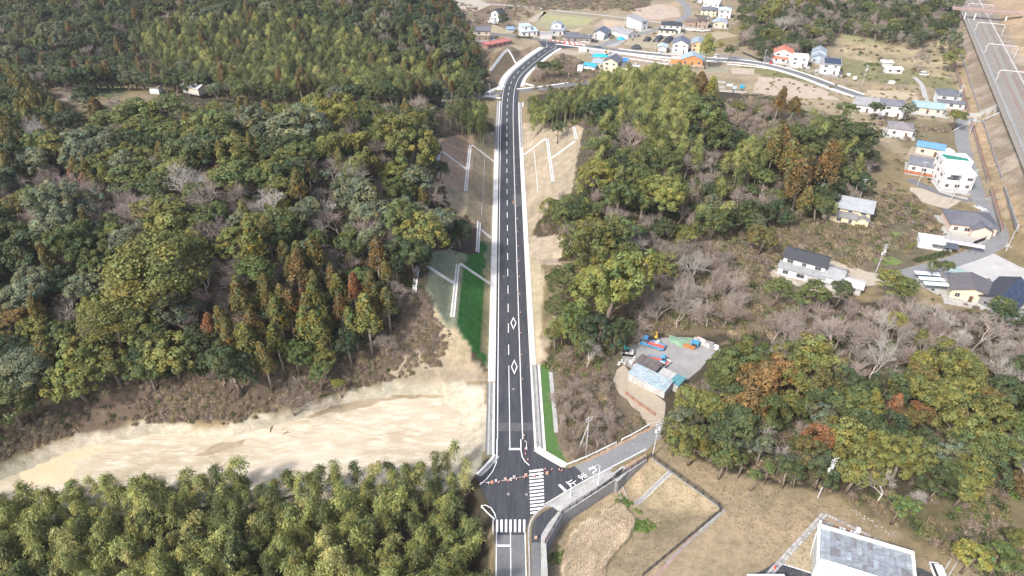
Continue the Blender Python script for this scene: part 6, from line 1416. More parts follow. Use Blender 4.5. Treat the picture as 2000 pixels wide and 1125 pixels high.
# top row of the village, left to right
H('white two storey house with a black roof alone in the field beside a round bush', 967, 42, 7, 7, -38, 6.0, 'gable', 'y', WHITE_, CHAR, .55, wins='fr', extras=[dict(x=-1, y=-2.2, w=4, d=2.2, h=2.6, roof='flat', wins='f')])
H('beige timber balconied house with a slate roof beside the top left wood', 943, 79, 9.5, 7.5, -2, 6.2, 'gable', 'x', BEIGE, SLATE, .5, wins='fr', extras=[dict(x=0, y=-1.4, w=8, d=1.4, h=2.9, roof='flat', wall=BROWNW, wins='f')])
H('long low shed with a rusty red roof above the road bank', 977, 92, 19, 7, 38, 2.8, 'hip', 'x', (.36, .2, .16), (.36, .135, .115), .3, wins='f', cat='shed', name='long_shed')
H('small blue roofed carport behind the rusty red shed', 998, 64, 4.5, 4.5, 10, 2.4, 'shed', 'x', GREYW, (.2, .3, .48), .2, wins='', cat='carport', name='carport', door=False)
H('white modern two storey house with a pale blue lean to roof', 1034, 71, 11, 8, 14, 3.2, 'shed', 'x', WHITE_, LBLUE, .18, extras=[dict(x=-2, y=1.5, w=7, d=6, z=3.2, h=3.0, roof='shed', rc=LBLUE, pitch=.15)])
H('grey shuttered garage block with a flat roof on the village road', 1066, 77, 8, 6, -6, 3.2, 'flat', 'x', GREYW, GREYR, wins='r', cat='garage', name='garage', door=False)
H('pale two storey house with a blue grey roof behind the grey garage', 1088, 69, 8.5, 9, -8, 3.3, 'shed', 'x', GREYW, BLUEG, .22, extras=[dict(x=-.8, y=3.5, w=6.5, d=5, z=3.3, h=3.0, roof='gable', axis='y', rc=BLUEG, wall=WHITE_, pitch=.4)])
H('long taupe one storey house with a dark hip roof behind the red barrier', 1129, 83.5, 16.5, 8, -7, 3.3, 'hip', 'x', (.27, .235, .21), SLATE, .28, wins='f', extras=[dict(x=-4.5, y=6, w=8, d=6, h=3.6, roof='hip', pitch=.3, wins='')])
H('dark blue gabled house beside the taupe house', 1170, 75, 8, 11, -22, 3.4, 'gable', 'y', GREYW, (.10, .125, .16), .5, wins='f', extras=[dict(x=1.5, y=-3, w=4.5, d=3, h=2.5, roof='flat', wall=WHITE_, rc=WHITE_, wins='')])
H('low white house with a pinkish grey roof at the field corner', 1204, 66, 12, 6, 26, 3.0, 'gable', 'x', WHITE_, (.33, .27, .255), .3)
H('long white one storey house with a dark grey roof end on to the lane', 1235, 75, 9, 16, 38, 3.1, 'gable', 'y', WHITE_, GREYR, .35, wins='fr', extras=[dict(x=4.2, y=4, w=5, d=6, h=2.8, roof='gable', axis='x', pitch=.35, wins='f')])
H('white two storey house with a sloping dark roof behind the long white house', 1258, 58, 6.5, 14, 38, 5.8, 'shed', 'x', WHITE_, GREYR, .2, wins='fr')
H('wide white two storey house with a black hip roof and lower wing', 1309, 66, 13, 9, -14, 5.6, 'hip', 'x', WHITE_, CHAR, .36, wins='fr', extras=[dict(x=-2, y=-2.6, w=11, d=2.6, h=2.7, roof='shed', pitch=.3, wall=CREAM, wins='f')])
H('white gable fronted house with a dark blue roof on the village road', 1327, 104, 9.5, 11, -16, 5.6, 'gable', 'y', WHITE_, (.115, .13, .17), .5, wins='fr')
H('narrow peach coloured house with a grey blue gable roof', 1361, 103, 7.5, 13, -14, 5.2, 'gable', 'y', (.62, .40, .22), BLUEG, .45, wins='fr')
H('orange walled one storey house with a wide pale blue gable roof', 1351, 128, 12, 9, -10, 3.4, 'gable', 'y', ORANGE, (.28, .35, .40), .42, wins='f', extras=[dict(x=-9.2, y=.5, w=6, d=6, h=3.0, roof='flat', rc=(.6, .6, .6), wins='')])
H('small grey open fronted garage with a pale blue roof', 1293, 102, 5.2, 6.5, -14, 3.2, 'gable', 'y', GREYW, LBLUE, .3, wins='', cat='garage', name='garage', door=False)
H('brown two storey house with a dark roof on the hillside lane', 1371, 56, 7.5, 8, -10, 5.8, 'gable', 'x', (.32, .24, .19), (.09, .075, .07), .5, wins='f', extras=[dict(x=-8, y=1, w=7, d=7, h=4.2, roof='shed', wall=(.30, .215, .165), rc=BROWNR, pitch=.15, wins='f')])
H('dark hip roofed house behind the brown house', 1383, 32, 11, 9, -18, 4.4, 'hip', 'x', CREAM, SLATE, .4, wins='f')
H('white roofed house with a blue sheet at the very top', 1388, 14, 12, 9, -28, 3.6, 'gable', 'x', WHITE_, (.6, .64, .68), .4, wins='f')
H('second blue sheeted roof at the top edge of the village', 1372, 6, 7, 6, -28, 3.2, 'gable', 'x', GREYW, (.2, .38, .62), .35, wins='f')
H('white two storey house with a pale blue hip roof against the wood', 1414, 36, 8.5, 8, -12, 5.8, 'hip', 'x', WHITE_, LBLUE, .4, wins='fr')
H('low timber house with a light blue roof below the white hip roofed one', 1405, 54, 9, 8, -14, 3.2, 'gable', 'y', BEIGE, (.28, .36, .44), .35, wins='f')
# the house with blue sheds
H('white two storey house with a dark slate gable roof above the bamboo', 1191, 140, 8.5, 9, -26, 5.6, 'gable', 'y', CREAM, SLATE, .5, wins='fr', extras=[dict(x=-8, y=2.5, w=8, d=7, h=3.2, roof='gable', axis='x', rc=BLUEG, wall=BEIGE, pitch=.4, wins='f'), dict(x=6.8, y=3, w=5.5, d=6, h=2.8, roof='gable', axis='x', rc=SLATE, wins='')])
H('small white shed with a bright blue roof beside the slate roofed house', 1148, 136, 5, 3.6, -16, 2.5, 'shed', 'x', WHITE_, (.05, .33, .52), .2, wins='', cat='shed', name='shed', door=False)
H('narrower white shed with a blue roof next to the first blue shed', 1157, 138, 3, 3.4, -16, 2.4, 'shed', 'x', WHITE_, (.05, .33, .52), .2, wins='', cat='shed', name='shed', door=False)
H('blue roofed lean to on the bare plot right of the slate roofed house', 1216, 127, 4.5, 4, -20, 2.4, 'shed', 'x', GREYW, (.04, .2, .5), .25, wins='', cat='shed', name='shed', door=False)
# along the village road to the right
H('white house with a red tiled roof and red porch', 1526, 121, 10.5, 9, -22, 5.4, 'gable', 'y', WHITE_, REDR, .42, wins='fr', extras=[dict(x=-1, y=-3, w=8, d=3, h=2.6, roof='shed', pitch=.3, wins='f'), dict(x=-7, y=2, w=4, d=5, h=4.2, roof='flat', wins='f')])
H('white flat roofed cube house beside the red roofed one', 1559, 130, 9.5, 8, -18, 5.2, 'flat', 'x', WHITE_, (.66, .66, .65), wins='fr')
H('old house with two blue grey gables behind the white cube', 1596, 124, 8, 14, -22, 3.4, 'gable', 'y', (.36, .43, .48), BLUEG, .45, wins='f', extras=[dict(x=0, y=6, w=8, d=8, h=5.0, roof='gable', axis='y', wins='')])
t = H('tall white house with black solar panels on its single pitch roof', 1619, 145, 10, 8.5, -18, 5.6, 'shed', 'x', WHITE_, GREYR, .28, wins='fr')
slope_panels(t, -3.6, 5.2, .2, 8.6, 5.75, 5.75 + .28 * 4.25 * 8.4 / 8.6, 6, 2)
H('low white open shelter among the allotments', 1745, 144, 9, 4, -8, 2.5, 'shed', 'x', WHITE_, (.7, .7, .69), .12, wins='f', cat='shelter', name='shelter', door=False)
H('smaller white roofed shelter behind the allotment shelter', 1732, 130, 6, 3.5, -8, 2.4, 'shed', 'x', GREYW, (.7, .7, .69), .1, wins='', cat='shelter', name='shelter', door=False)
H('white bungalow with a broad grey gable roof at the wood edge', 1692, 220, 11, 11, -18, 3.6, 'gable', 'x', WHITE_, GREYR, .4, wins='fr')
H('white two storey house with a dark hip roof beside the white bungalow', 1741, 229, 10, 9, -16, 5.8, 'hip', 'x', WHITE_, (.16, .16, .185), .34, wins='fr')
H('one storey house with a long pale teal roof', 1810, 222, 13.5, 7.5, -20, 3.0, 'gable', 'x', BEIGE, TEALR, .4, wins='fr')
H('white two storey house with tiered slate tile roofs under the railway bank', 1849, 208, 10, 9, -18, 5.6, 'hip', 'x', WHITE_, SLATE, .42, wins='fr', extras=[dict(x=1, y=-3, w=12, d=3, h=2.8, roof='gable', axis='x', pitch=.5, wins='f')])
H('house with a brownish grey hip roof half hidden by bare trees', 1756, 267, 10, 9, -22, 3.6, 'hip', 'x', WHITE_, (.20, .185, .185), .42)
t = H('small house with a bright blue roof above the grey roofed house', 1812, 304, 10, 6, -30, 3.6, 'gable', 'x', CREAM, (.11, .24, .40), .36, wins='fr', extras=[dict(x=7, y=-1, w=4, d=4, h=2.8, roof='gable', axis='y', wall=PINKW, rc=WHITE_, wins='f')])
t = H('long grey roofed house with an orange deck in front', 1812, 341, 15, 8.5, -27, 3.4, 'gable', 'x', WHITE_, (.14, .145, .165), .4, wins='fr')
MB().bx(-9, 7.2, -2.4, -.06, .1, .5).build('deck', paint('orange_deck', (.34, .125, .06)), t)
for k in range(9): MB().bx(-8.9 + k * 2, -8.8 + k * 2, -2.38, -2.28, .5, 1.3).build('deck_post', paint('orange_deck', (.34, .125, .06)), t)
t = H('white stepped modern house with a green roof terrace by the hillside road', 1866, 371, 11, 6.5, -10, 6.4, 'flat', 'x', WHITE_, (.6, .6, .6), wins='flr', door=False, extras=[dict(x=.2, y=6.5, w=10.5, d=8, h=9.0, roof='flat', rc=(.62, .62, .62), wins='lr')])
MB().add([(-3.4, 8.6, 9.14), (4.4, 7.6, 9.14), (4.8, 10.2, 9.14), (-3.2, 13.4, 9.14), (-4.2, 12, 9.14)], [(0, 1, 2, 3, 4)]).build('turf_carpet', GREENT, t)
MB().bx(-3.6, .4, -.04, .6, 4.0, 6.1).build('balcony_opening', GLASS, t)
t = H('cream traditional two storey house with a long silver grey tiled roof', 1655, 432, 13, 8.5, -26, 5.2, 'gable', 'x', (.66, .56, .36), (.27, .285, .30), .5, wins='fr', ov=.9, extras=[dict(x=-3, y=-3.2, w=11, d=3.2, h=2.7, roof='shed', pitch=.45, rc=(.20, .195, .195), wins='fl'), dict(x=4.6, y=-2.6, w=4, d=2.6, h=2.5, roof='gable', axis='y', pitch=.5, rc=(.2, .195, .195), wins='')])
t = H('hip roofed brown brick house with solar panels on the road bend', 1897, 458, 14.5, 11, -14, 3.4, 'hip', 'x', PINKW, (.115, .115, .13), .42, wins='f', extras=[dict(x=2, y=-2.4, w=6, d=4, h=3.0, roof='gable', axis='y', pitch=.5, wins='', rc=(.115, .115, .13))])
t = H('white two storey house with a black roof and grey lower roofs', 1564, 540, 12.5, 6.5, -31, 5.6, 'gable', 'x', WHITE_, CHAR, .5, wins='fr', extras=[dict(x=0, y=-2.6, w=13.5, d=2.6, h=2.9, roof='shed', pitch=.5, rc=(.25, .255, .26), wins='f', winw=1.9), dict(x=9, y=-1.5, w=5.5, d=7, h=3.2, roof='gable', axis='x', pitch=.4, rc=(.28, .285, .29), wins='f')])
H('long rusted shed with a pale corrugated roof beside the black roofed house', 1634, 566, 13, 4.5, -31, 2.6, 'gable', 'x', GREYW, (.52, .50, .48), .25, wins='f', cat='shed', name='long_shed', door=False)
H('low grey shed in front of the rusted shed', 1606, 562, 9, 4, -31, 2.3, 'shed', 'x', GREYW, (.40, .39, .38), .15, wins='', cat='shed', name='shed', door=False)
H('white box shed by the car port', 1816, 488, 7.5, 5, -20, 2.8, 'flat', 'x', WHITE_, (.76, .76, .75), wins='', cat='shed', name='shed', door=False)
t = T('carport', 'dark ribbed carport roof in front of the curved pergola', 'carport', PT(1843, 496), R(-20)); 
for k in range(8): MB().bx(-4 + k, -3.06 + k, 0, 4.2, 2.3, 2.42).build('roof_rib', paint('dark_ribbed_sheet', (.09, .095, .11), .45), t)
for a in (-3.8, 0, 3.8): MB().cyl(a, .3, 0, 2.3, .06, n=6).build('post', STEEL, t)
t = T('pergola', 'long arched pale plastic pergola behind the carport', 'pergola', PT(1858, 484), R(-22))
for k in range(9):
    m = MB(); 
    for j in range(6):
        a0, a1 = math.pi * j / 6, math.pi * (j + 1) / 6
        m.quad((-9 + 2 * k + .05, -1.1 * math.cos(a0), 2.2 + .6 * math.sin(a0)), (-7.05 + 2 * k, -1.1 * math.cos(a0), 2.2 + .6 * math.sin(a0)), (-7.05 + 2 * k, -1.1 * math.cos(a1), 2.2 + .6 * math.sin(a1)), (-9 + 2 * k + .05, -1.1 * math.cos(a1), 2.2 + .6 * math.sin(a1)))
    m.build('roof_sheet', paint('lilac_plastic', (.46, .43, .47), .35), t); MB().cyl(-9 + 2 * k, -1.1, 0, 2.2, .05, n=5).build('post', DARKMETAL, t)
t = H('dark gabled house on the pale gravel plot', 1893, 590, 11, 9, -24, 3.2, 'gable', 'y', CREAM, (.12, .11, .115), .3, wins='f')
for k, (px_, py_) in enumerate(((1806, 546), (1814, 557), (1824, 567))):
    t = T('carport', ['topmost', 'middle', 'lowest'][k] + ' of three flat white carport roofs beside the road', 'carport', PT(px_, py_), R(-8), 'flat white carport roofs'); MB().bx(-3.6, 3.6, -.95, .95, 2.3, 2.42).build('roof', paint('white_sheet' if not k else 'pale_blue_sheet', (.72, .74, .74) if not k else (.58, .68, .68), .4), t)
    for a in (-3.3, 3.3):
        for c in (-.8, .8): MB().cyl(a, c, -.1, 2.3, .05, n=5).build('post', STEEL, t)
t = H('dark house covered in solar panels at the right edge of the frame', 1992, 602, 15, 9, 40, 3.2, 'gable', 'x', (.20, .20, .205), CHAR, .45, wins='fl')
slope_panels(t, -7.6, 7.6, -.4, 4.4, 3.25, 5.4, 9, 3)
# allotments and small things of the village
def tunnel(label, px_, py_, L, w, rot):
    x, y, z = PT(px_, py_); t = T('shade_tunnel', label, 'shade tunnel', (x, y, z), R(rot), 'black shade net tunnels'); nm = mat('black_net', (.035, .037, .042), (.06, .062, .07), .6, .8)
    n = int(L / 1.6)
    for k in range(n):
        m = MB(); pr = [(w / 2 * math.cos(a), 1.9 * math.sin(a)) for a in np.linspace(math.pi, 0, 7)]
        for (a, b_), (c, d) in zip(pr, pr[1:]): m.quad((a, -L / 2 + k * 1.6 + .04, b_), (c, -L / 2 + k * 1.6 + .04, d), (c, -L / 2 + k * 1.6 + 1.58, d), (a, -L / 2 + k * 1.6 + 1.58, b_))
        m.build('net_sheet', nm, t)
    for s in (-1, 1): m = MB(); m.add([(w / 2 * math.cos(a), s * L / 2, 1.9 * math.sin(a)) for a in np.linspace(math.pi, 0, 7)], [tuple(range(7))]); m.build('end_sheet', nm, t)
tunnel('short black shade tunnel on a pale plot', 1264, 79, 7, 4, -28); tunnel('long black shade tunnel second from the left', 1285, 78, 13, 4.6, -24); tunnel('long black shade tunnel beside the blue gabled white house', 1304, 80, 13, 5, -24)
x, y, z = PT(1243, 95); t = T('net_dome', 'round black net dome on the crop plot', 'net dome', (x, y, z)); pv_, pf_ = ico(2, (3.4, 2.6, 2.6), 3, .08); m = MB().add([tuple(q) for q in pv_], pf_); m.build('net_cover', mat('black_net', (.035,) * 3), t); MB().tube([(-3.4, 0, .1), (-1.8, 0, 2.0), (1.8, 0, 2.0), (3.4, 0, .1)], .06, 5).build('hoop', DARKMETAL, t)
def tarp(label, px_, py_, sx, sy, sz_, c, rot, seed=1, name='tarpaulin'):
    x, y, z = PT(px_, py_); t = T(name, label, 'tarpaulin', (x, y, z), R(rot)); rg_ = np.random.default_rng(seed); m = MB(); n = 12
    ang_ = rg_.random(6) * 6
    for i in range(n + 1):
        for j in range(n + 1):
            u, v = i / n * 2 - 1, j / n * 2 - 1; rr_ = 1 + .16 * math.sin(3 * math.atan2(v, u) + ang_[0]) + .1 * math.sin(5 * math.atan2(v, u) + ang_[1])
            h = max(0, 1 - (u * u + v * v)) * (1 + .3 * math.sin(4 * u + ang_[2]) * math.sin(5 * v + ang_[3])) + rg_.uniform(0, .07)
            m.v.append((u * sx * rr_ / 2, v * sy * rr_ / 2, .03 + h * sz_))
    for i in range(n):
        for j in range(n): a = i * (n + 1) + j; m.f.append((a, a + n + 1, a + n + 2, a + 1))
    m.build('sheet', mat('tarp_%02x%02x%02x' % tuple(int(q * 255) for q in c), c, dull(c, .8), 1.2, .5, c3=dull(c, 1.2), scale3=4), t)
    for q in ((-.48, -.4), (.45, -.42), (.46, .4), (-.44, .45)): MB().box(q[0] * sx, q[1] * sy, .1, .4, .3, .2, .3).build('weight_bag', GREYM, t)
    return t
tarp('bright blue tarpaulin over a heap behind the slate roofed house', 1172, 109, 9, 6, 1.0, (.02, .38, .62), -15, 2); tarp('small blue tarpaulin bundle at the lane corner', 1213, 77, 5, 4, 1.6, (.03, .30, .55), 0, 3)
tarp('green tarpaulin spread over a heap in the works yard', 1328, 667, 5.6, 4, .35, (.20, .31, .21), -14, 4)
# cars
car('white van parked by the bare trees under the railway bank', 1804, 147, -8, (.75, .75, .74), True, 4.6)
car('red car parked in front of the red roofed house', 1506, 124, 62, (.42, .03, .04)); car('white car on the strip beside the dark bush', 1399, 111, 55, (.75, .75, .74))
car('white estate car beside the dark carport', 1842, 489, -18, (.75, .75, .74), True, 4.5); car('white car with its roof up against the dark gabled house', 1905, 568, -40, (.75, .75, .74)); car('white car below the other on the pale gravel plot', 1917, 582, -65, (.74, .74, .73), True, 4.4)
car('white car partly cut by the bottom edge beside the hall', 1829, 1122, 82, (.76, .76, .75), True, 4.4); car('white car on the plot above the bamboo', 1243, 130, -15, (.74, .74, .73)); car('silver car in the garage mouth', 1289, 103.5, 75, (.62, .62, .64), False, 3.9)
car('white car beside the blue roofed lean to', 1228, 131, -20, (.7, .71, .72), True, 3.8); car('white car at the orange house front', 1298, 126, -10, (.74, .74, .73), False, 4.0); car('dark car under the flat carport by the taupe house', 1164, 82, 60, (.06, .06, .07))
# tank, digger and materials around the blue sheds
x, y, z = PT(1133, 139); t = T('water_tank', 'white square water tank left of the blue sheds', 'tank', (x, y, z), R(-15)); MB().bx(-1.4, 1.4, -1.2, 1.2, .3, 3.2).build('tank_body', WHITEMETAL, t); MB().bx(-1.5, 1.5, -1.3, 1.3, 3.2, 3.32).build('lid', WHITEMETAL, t); [MB().bx(a - .1, a + .1, c - .1, c + .1, -.1, .3).build('leg', STEEL, t) for a in (-1.2, 1.2) for c in (-1, 1)]
def digger(label, px_, py_, rot, c, s=1.0, reach=1.0, name='excavator', cat='excavator'):
    x, y, z = PT(px_, py_); t = T(name, label, cat, (x, y, z), R(rot)); p = paint('digger_%02x%02x%02x' % tuple(int(a * 255) for a in c), c, .5)
    for q in (-.75, .75):
        tr = MB().tube([(-1.2 * s, (q - .22) * s, .35 * s), (-1.2 * s, (q + .22) * s, .35 * s)], .34 * s, 10).tube([(1.2 * s, (q - .22) * s, .35 * s), (1.2 * s, (q + .22) * s, .35 * s)], .34 * s, 10); tr.bx(-1.2 * s, 1.2 * s, (q - .22) * s, (q + .22) * s, .03, .68 * s); tr.build('crawler_track', RUBBER, t)
    MB().cyl(0, 0, .45 * s, .75 * s, .5 * s, n=12).build('turntable', DARKMETAL, t)
    loft([(-1.5 * s, .75 * s, .75 * s, 1.3 * s, .7 * s), (-1.2 * s, .85 * s, .75 * s, 1.45 * s, .75 * s), (.7 * s, .85 * s, .75 * s, 1.3 * s, .8 * s)]).build('body', mat('digger_body', (.55, .55, .52), (.4, .4, .38), 1, .5), t)
    cb = MB().bx(-.3 * s, .8 * s, .1 * s, .8 * s, 1.3 * s, 2.5 * s); cb.build('cab', GLASS, t); MB().bx(-.4 * s, .85 * s, .05 * s, .85 * s, 2.5 * s, 2.62 * s).build('cab_roof', p, t)
    b1, b2, b3 = (.7 * s, -.3 * s, 1.2 * s), (2.2 * s * reach, -.3 * s, 3.4 * s), (4.4 * s * reach, -.3 * s, 2.9 * s)
    MB().tube([b1, (1.2 * s, -.3 * s, 2.7 * s), b2], [.22 * s, .26 * s, .18 * s], 6).build('boom', p, t); MB().tube([b2, (3.2 * s * reach, -.3 * s, 3.5 * s), b3, (4.9 * s * reach, -.3 * s, 1.6 * s)], [.2 * s, .2 * s, .16 * s, .12 * s], 6).build('stick', p, t)
    MB().box(5.0 * s * reach, -.3 * s, 1.1 * s, .7 * s, .8 * s, .8 * s, 0, .5).build('bucket', DARKMETAL, t); MB().tube([(.8 * s, -.3 * s, 1.6 * s), (1.7 * s, -.3 * s, 2.9 * s)], .07 * s, 5).build('ram', STEEL, t); return t
digger('yellow loader on the bare plot beside the blue tarpaulin', 1183, 107, 30, (.68, .38, .03), .9, .7, 'loader', 'loader')
# ---- works yard
digger('turquoise armed excavator by the rubble heap in the works yard', 1226, 692, 168, (.05, .34, .26), 1.0, .95)
digger('yellow excavator standing behind the blue dump truck', 1282, 670, 100, (.66, .40, .06), .8, .55)
truck('blue truck with a red load bed at the back of the works yard', 1274, 677, 152, (.07, .26, .48), (.12, .27, .42), 6.6, 2.1, 1.25, inner=(.50, .12, .10))
truck('small blue truck with a brown bed beside the dark roofed shed', 1283, 706, -12, (.08, .31, .50), (.12, .28, .42), 4.8, 1.7, 1.1, inner=(.42, .22, .15))
truck('white mini truck parked in front of the small blue truck', 1297, 715, 222, (.78, .78, .77), (.78, .78, .77), 3.6, 1.5, .95, name='mini_truck', inner=(.07, .07, .075))
t = T('shed', 'open work shed with a dark brown sheet roof', 'shed', PT(1254, 737), R(-38))
DS = mat('dark_sheet_roof', (.10, .085, .08), (.14, .12, .115), .5, .7)
for k in range(8): MB().bx(-3.2 + k * .8, -2.42 + k * .8, .2, 5.0, 2.9 + (.1 if k % 2 else 0), 3.04 + (.1 if k % 2 else 0)).build('roof_sheet', DS, t)
MB().bx(-3.1, -2.95, .4, 4.8, -.2, 2.9).build('wall', mat('rust_sheet', (.17, .06, .045), (.11, .045, .04), .8, .8), t); MB().bx(-2.95, 3.1, .4, .6, -.2, 2.9).build('wall', wallm(WHITE_), t)
for a in (-3, 0, 3): MB().bx(a - .08, a + .08, 4.7, 4.86, -.2, 2.898).build('post', STEEL, t)
t = T('shed', 'long shed with a rusty pale blue roof and streaked white walls', 'shed', PT(1272, 766), R(-40))
BS = mat('weathered_blue_sheet', (.20, .29, .34), (.31, .37, .39), .5, .6, c3=(.20, .17, .15), scale3=1.6); SW = mat('streaked_white_sheet', (.46, .46, .45), (.32, .32, .31), .6, .8, c3=(.26, .23, .20), scale3=2.2, stretch=(1.5, 1.5, .4))
for k in range(9): MB().add([(-7 + k * 1.2, -.3, 2.5), (-5.82 + k * 1.2, -.3, 2.5), (-5.82 + k * 1.2, 3.6, 3.4), (-7 + k * 1.2, 3.6, 3.4), (-7 + k * 1.2, -.3, 2.6), (-5.82 + k * 1.2, -.3, 2.6), (-5.82 + k * 1.2, 3.6, 3.5), (-7 + k * 1.2, 3.6, 3.5)], [(3, 2, 1, 0), (4, 5, 6, 7), (0, 1, 5, 4), (1, 2, 6, 5), (2, 3, 7, 6), (3, 0, 4, 7)]).build('roof_sheet', BS, t)
for k in range(7): MB().bx(-6.9 + k * 1.5, -5.43 + k * 1.5, 0 + (.02 if k % 2 else 0), .12, -.3, 2.5).build('wall_sheet', SW, t)
MB().add([(3.7, 0, -.3), (3.7, 3.4, -.3), (3.7, 3.4, 3.4), (3.7, 0, 2.5)], [(0, 1, 2, 3)]).build('wall', SW, t); MB().bx(-6.9, 3.6, 3.3, 3.42, -.3, 3.3).build('wall', SW, t)
t = T('shed', 'low white roofed lean to with a teal patch beside the streaked shed', 'shed', PT(1300, 757), R(-40))
for k in range(5): MB().bx(-3.2 + k * 1.3, -1.93 + k * 1.3, 0, 4, 2.3, 2.4 + .02 * (k % 2)).build('roof_sheet', paint('teal_sheet', (.10, .25, .28)) if k in (3, 4) else paint('grey_white_sheet', (.42, .415, .40)), t)
MB().bx(-3, 3.2, .1, .2, -.2, 2.3).build('wall', SW, t); MB().bx(3.1, 3.2, .2, 3.9, -.2, 2.3).build('wall', SW, t); MB().bx(-3, -2.9, .2, 3.9, -.2, 2.3).build('wall', SW, t)
rs = random.Random(19)
t = T('rubble_heap', 'heap of broken pale concrete in front of the excavator', 'rubble heap')
for k in range(70):
    px_, py_ = 1208 + rs.gauss(14, 9), 714 - rs.gauss(6, 3) ; px_ += (714 - py_) * 1.4; x, y, z = PT(px_, py_); pv_, pf_ = ico(1, (.5 * rs.uniform(.4, 1.2), .4 * rs.uniform(.4, 1.2), .3 * rs.uniform(.5, 1.3)), k, .35)
    o = MB().add([tuple(q) for q in pv_], pf_).build('concrete_chunk', (CONC, WHITECON, GRAVEL)[k % 3], t); o.location = (x, y, z + rs.uniform(.05, .5)); o.rotation_euler = (rs.random(), rs.random(), rs.random() * 6)
t = T('material_stack', 'row of stacked white boards and pipes at the yard edge', 'materials')
for k in range(26):
    u = rs.random(); px_, py_ = 1352 + 50 * u + rs.gauss(0, 2), 661 + 24 * u + rs.gauss(0, 2.2); x, y, z = PT(px_, py_)
    MB().box(x, y, z + .3 + rs.uniform(0, .35), rs.uniform(.6, 2.6), rs.uniform(.4, 1.1), rs.uniform(.3, .9), R(-38) + rs.choice((0, 1.57, .2))).build('board_pile', rs.choice((WHITECON, paint('white_board', (.72, .71, .69)), paint('pinkish_board', (.55, .40, .36)), CONC, GREYM)), t)
x, y, z = PT(1357, 676); t = T('generator', 'small blue generator at the yard edge', 'generator', (x, y, z), R(-30)); MB().bx(-1, 1, -.7, .7, .25, 1.6).build('casing', paint('bright_blue', (.06, .27, .42)), t); MB().bx(-.8, .8, -.72, -.7, .5, 1.3).build('louvre', DARKMETAL, t); [MB().tube([(a, -.75, .25), (a, -.55, .25)], .25, 10).build('wheel', RUBBER, t) for a in (-.7, .7)]
x, y, z = PT(1346, 678); t = T('plate_stack', 'low orange steel frame beside the blue generator', 'steel frame', (x, y, z), R(-30)); [MB().bx(-1.6, 1.6, -.8 + .4 * k, -.55 + .4 * k, .1, .4 + .05 * (k % 2)).build('plate', paint('orange_steel', (.40, .18, .07)), t) for k in range(4)]
ft = fence('orange net barrier fence along the dirt track', [P(1222, 770), P(1240, 785), P(1262, 800), P(1278, 812)], .02, .9, 2.2, 2, paint('orange_plastic', (.38, .11, .05)), name='barrier_fence')
# valley shed far left
H('low shed with a pale tin roof in the left valley', 376, 191, 10, 5, -28, 2.6, 'gable', 'x', BEIGE, (.40, .40, .41), .35, wins='', cat='shed', name='shed', door=False, zoff=2.2)
H('white hut with a brown roof behind the tall pine in the valley', 303, 184, 4, 4, 0, 3.2, 'shed', 'x', WHITE_, BROWNR, .2, wins='', cat='hut', name='hut', door=False)
# ---------------------------------------------------------------- railway
RANG = math.atan2(RDIR.y, RDIR.x)
def rp_(s, o): return RA + RDIR * s - RN * o          # o > 0: away from the village
BALLAST = mat('ballast', (.19, .17, .148), (.15, .135, .115), .6, .95, c3=(.31, .285, .25), scale3=5, world=True, bump=.4, bscale=8)
PALEB = mat('pale_ballast', (.235, .225, .20), (.19, .185, .165), .5, .95, world=True)
RAILM = mat('rusty_rail', (.16, .085, .06), (.22, .13, .09), 1.5, .6)
tr = T('railway_track', 'double railway track on the bank at the top right', 'railway track')
S0, S1 = -135, 335
def rline(o, s0=S0, s1=S1, n=40): return [rp_(s0 + (s1 - s0) * k / n, o) for k in range(n + 1)]
strip('ballast_bed', rline(0), -6.5, 8.5, 9.06, BALLAST, tr); strip('centre_bed', rline(2), -.9, .9, 9.075, PALEB, tr); strip('edge_bed', rline(-5.5), -.8, .8, 9.08, PALEB, tr)
sl = MB().bx(-.12, .12, -1.2, 1.2, 9.04, 9.13).mesh('sleeper', CONC)
for o in (0, 4.1):
    strip('rust_stained_ballast', rline(o), -1.0, 1.0, 9.09, mat('rust_stained_ballast', (.18, .13, .095), (.15, .11, .08), .8, .95, world=True), tr)
    for e in (-.53, .53): strip('rail', rline(o + e), -.06, .06, 9.27, RAILM, tr, None, .18)
    smb = MB(); sll = MB()
    for k in range(int((S1 - S0) / .9)):
        p = rp_(S0 + k * .9, o); (sll if k < 0 else smb).box(p.x, p.y, 9.085, .22, 2.2, .07, RANG)
    w = smb.build('sleepers', CONC, tr); w['kind'] = 'stuff'
cw = T('cable_trough', 'white cable trough along the far side of the tracks', 'trough'); strip('trough', rline(7.4), -.35, .35, 9.4, WHITECON, cw, None, .4); strip('trough_lid', rline(7.4), -.25, .25, 9.44, CONC, cw, None, .02)
ew_ = T('parapet_wall', 'pale parapet wall along the near edge of the railway bank', 'wall')
for k in range(60):
    a, b_ = S0 + 8 * k + .03, S0 + 8 * k + 7.97
    if b_ > S1: break
    strip('wall_panel', [rp_(a, -6.2), rp_(b_, -6.2)], -.2, .2, 9.75 + (.35 if k < 17 else 0), CONC, ew_, None, 1.2)
rf = fence('pale railing on the railway bank parapet', rline(-6.2, 20, 330, 50), 9.75, 1.3, 3.0, 3, STEEL)
GANTRY = paint('gantry_paint', (.58, .58, .57), .5)
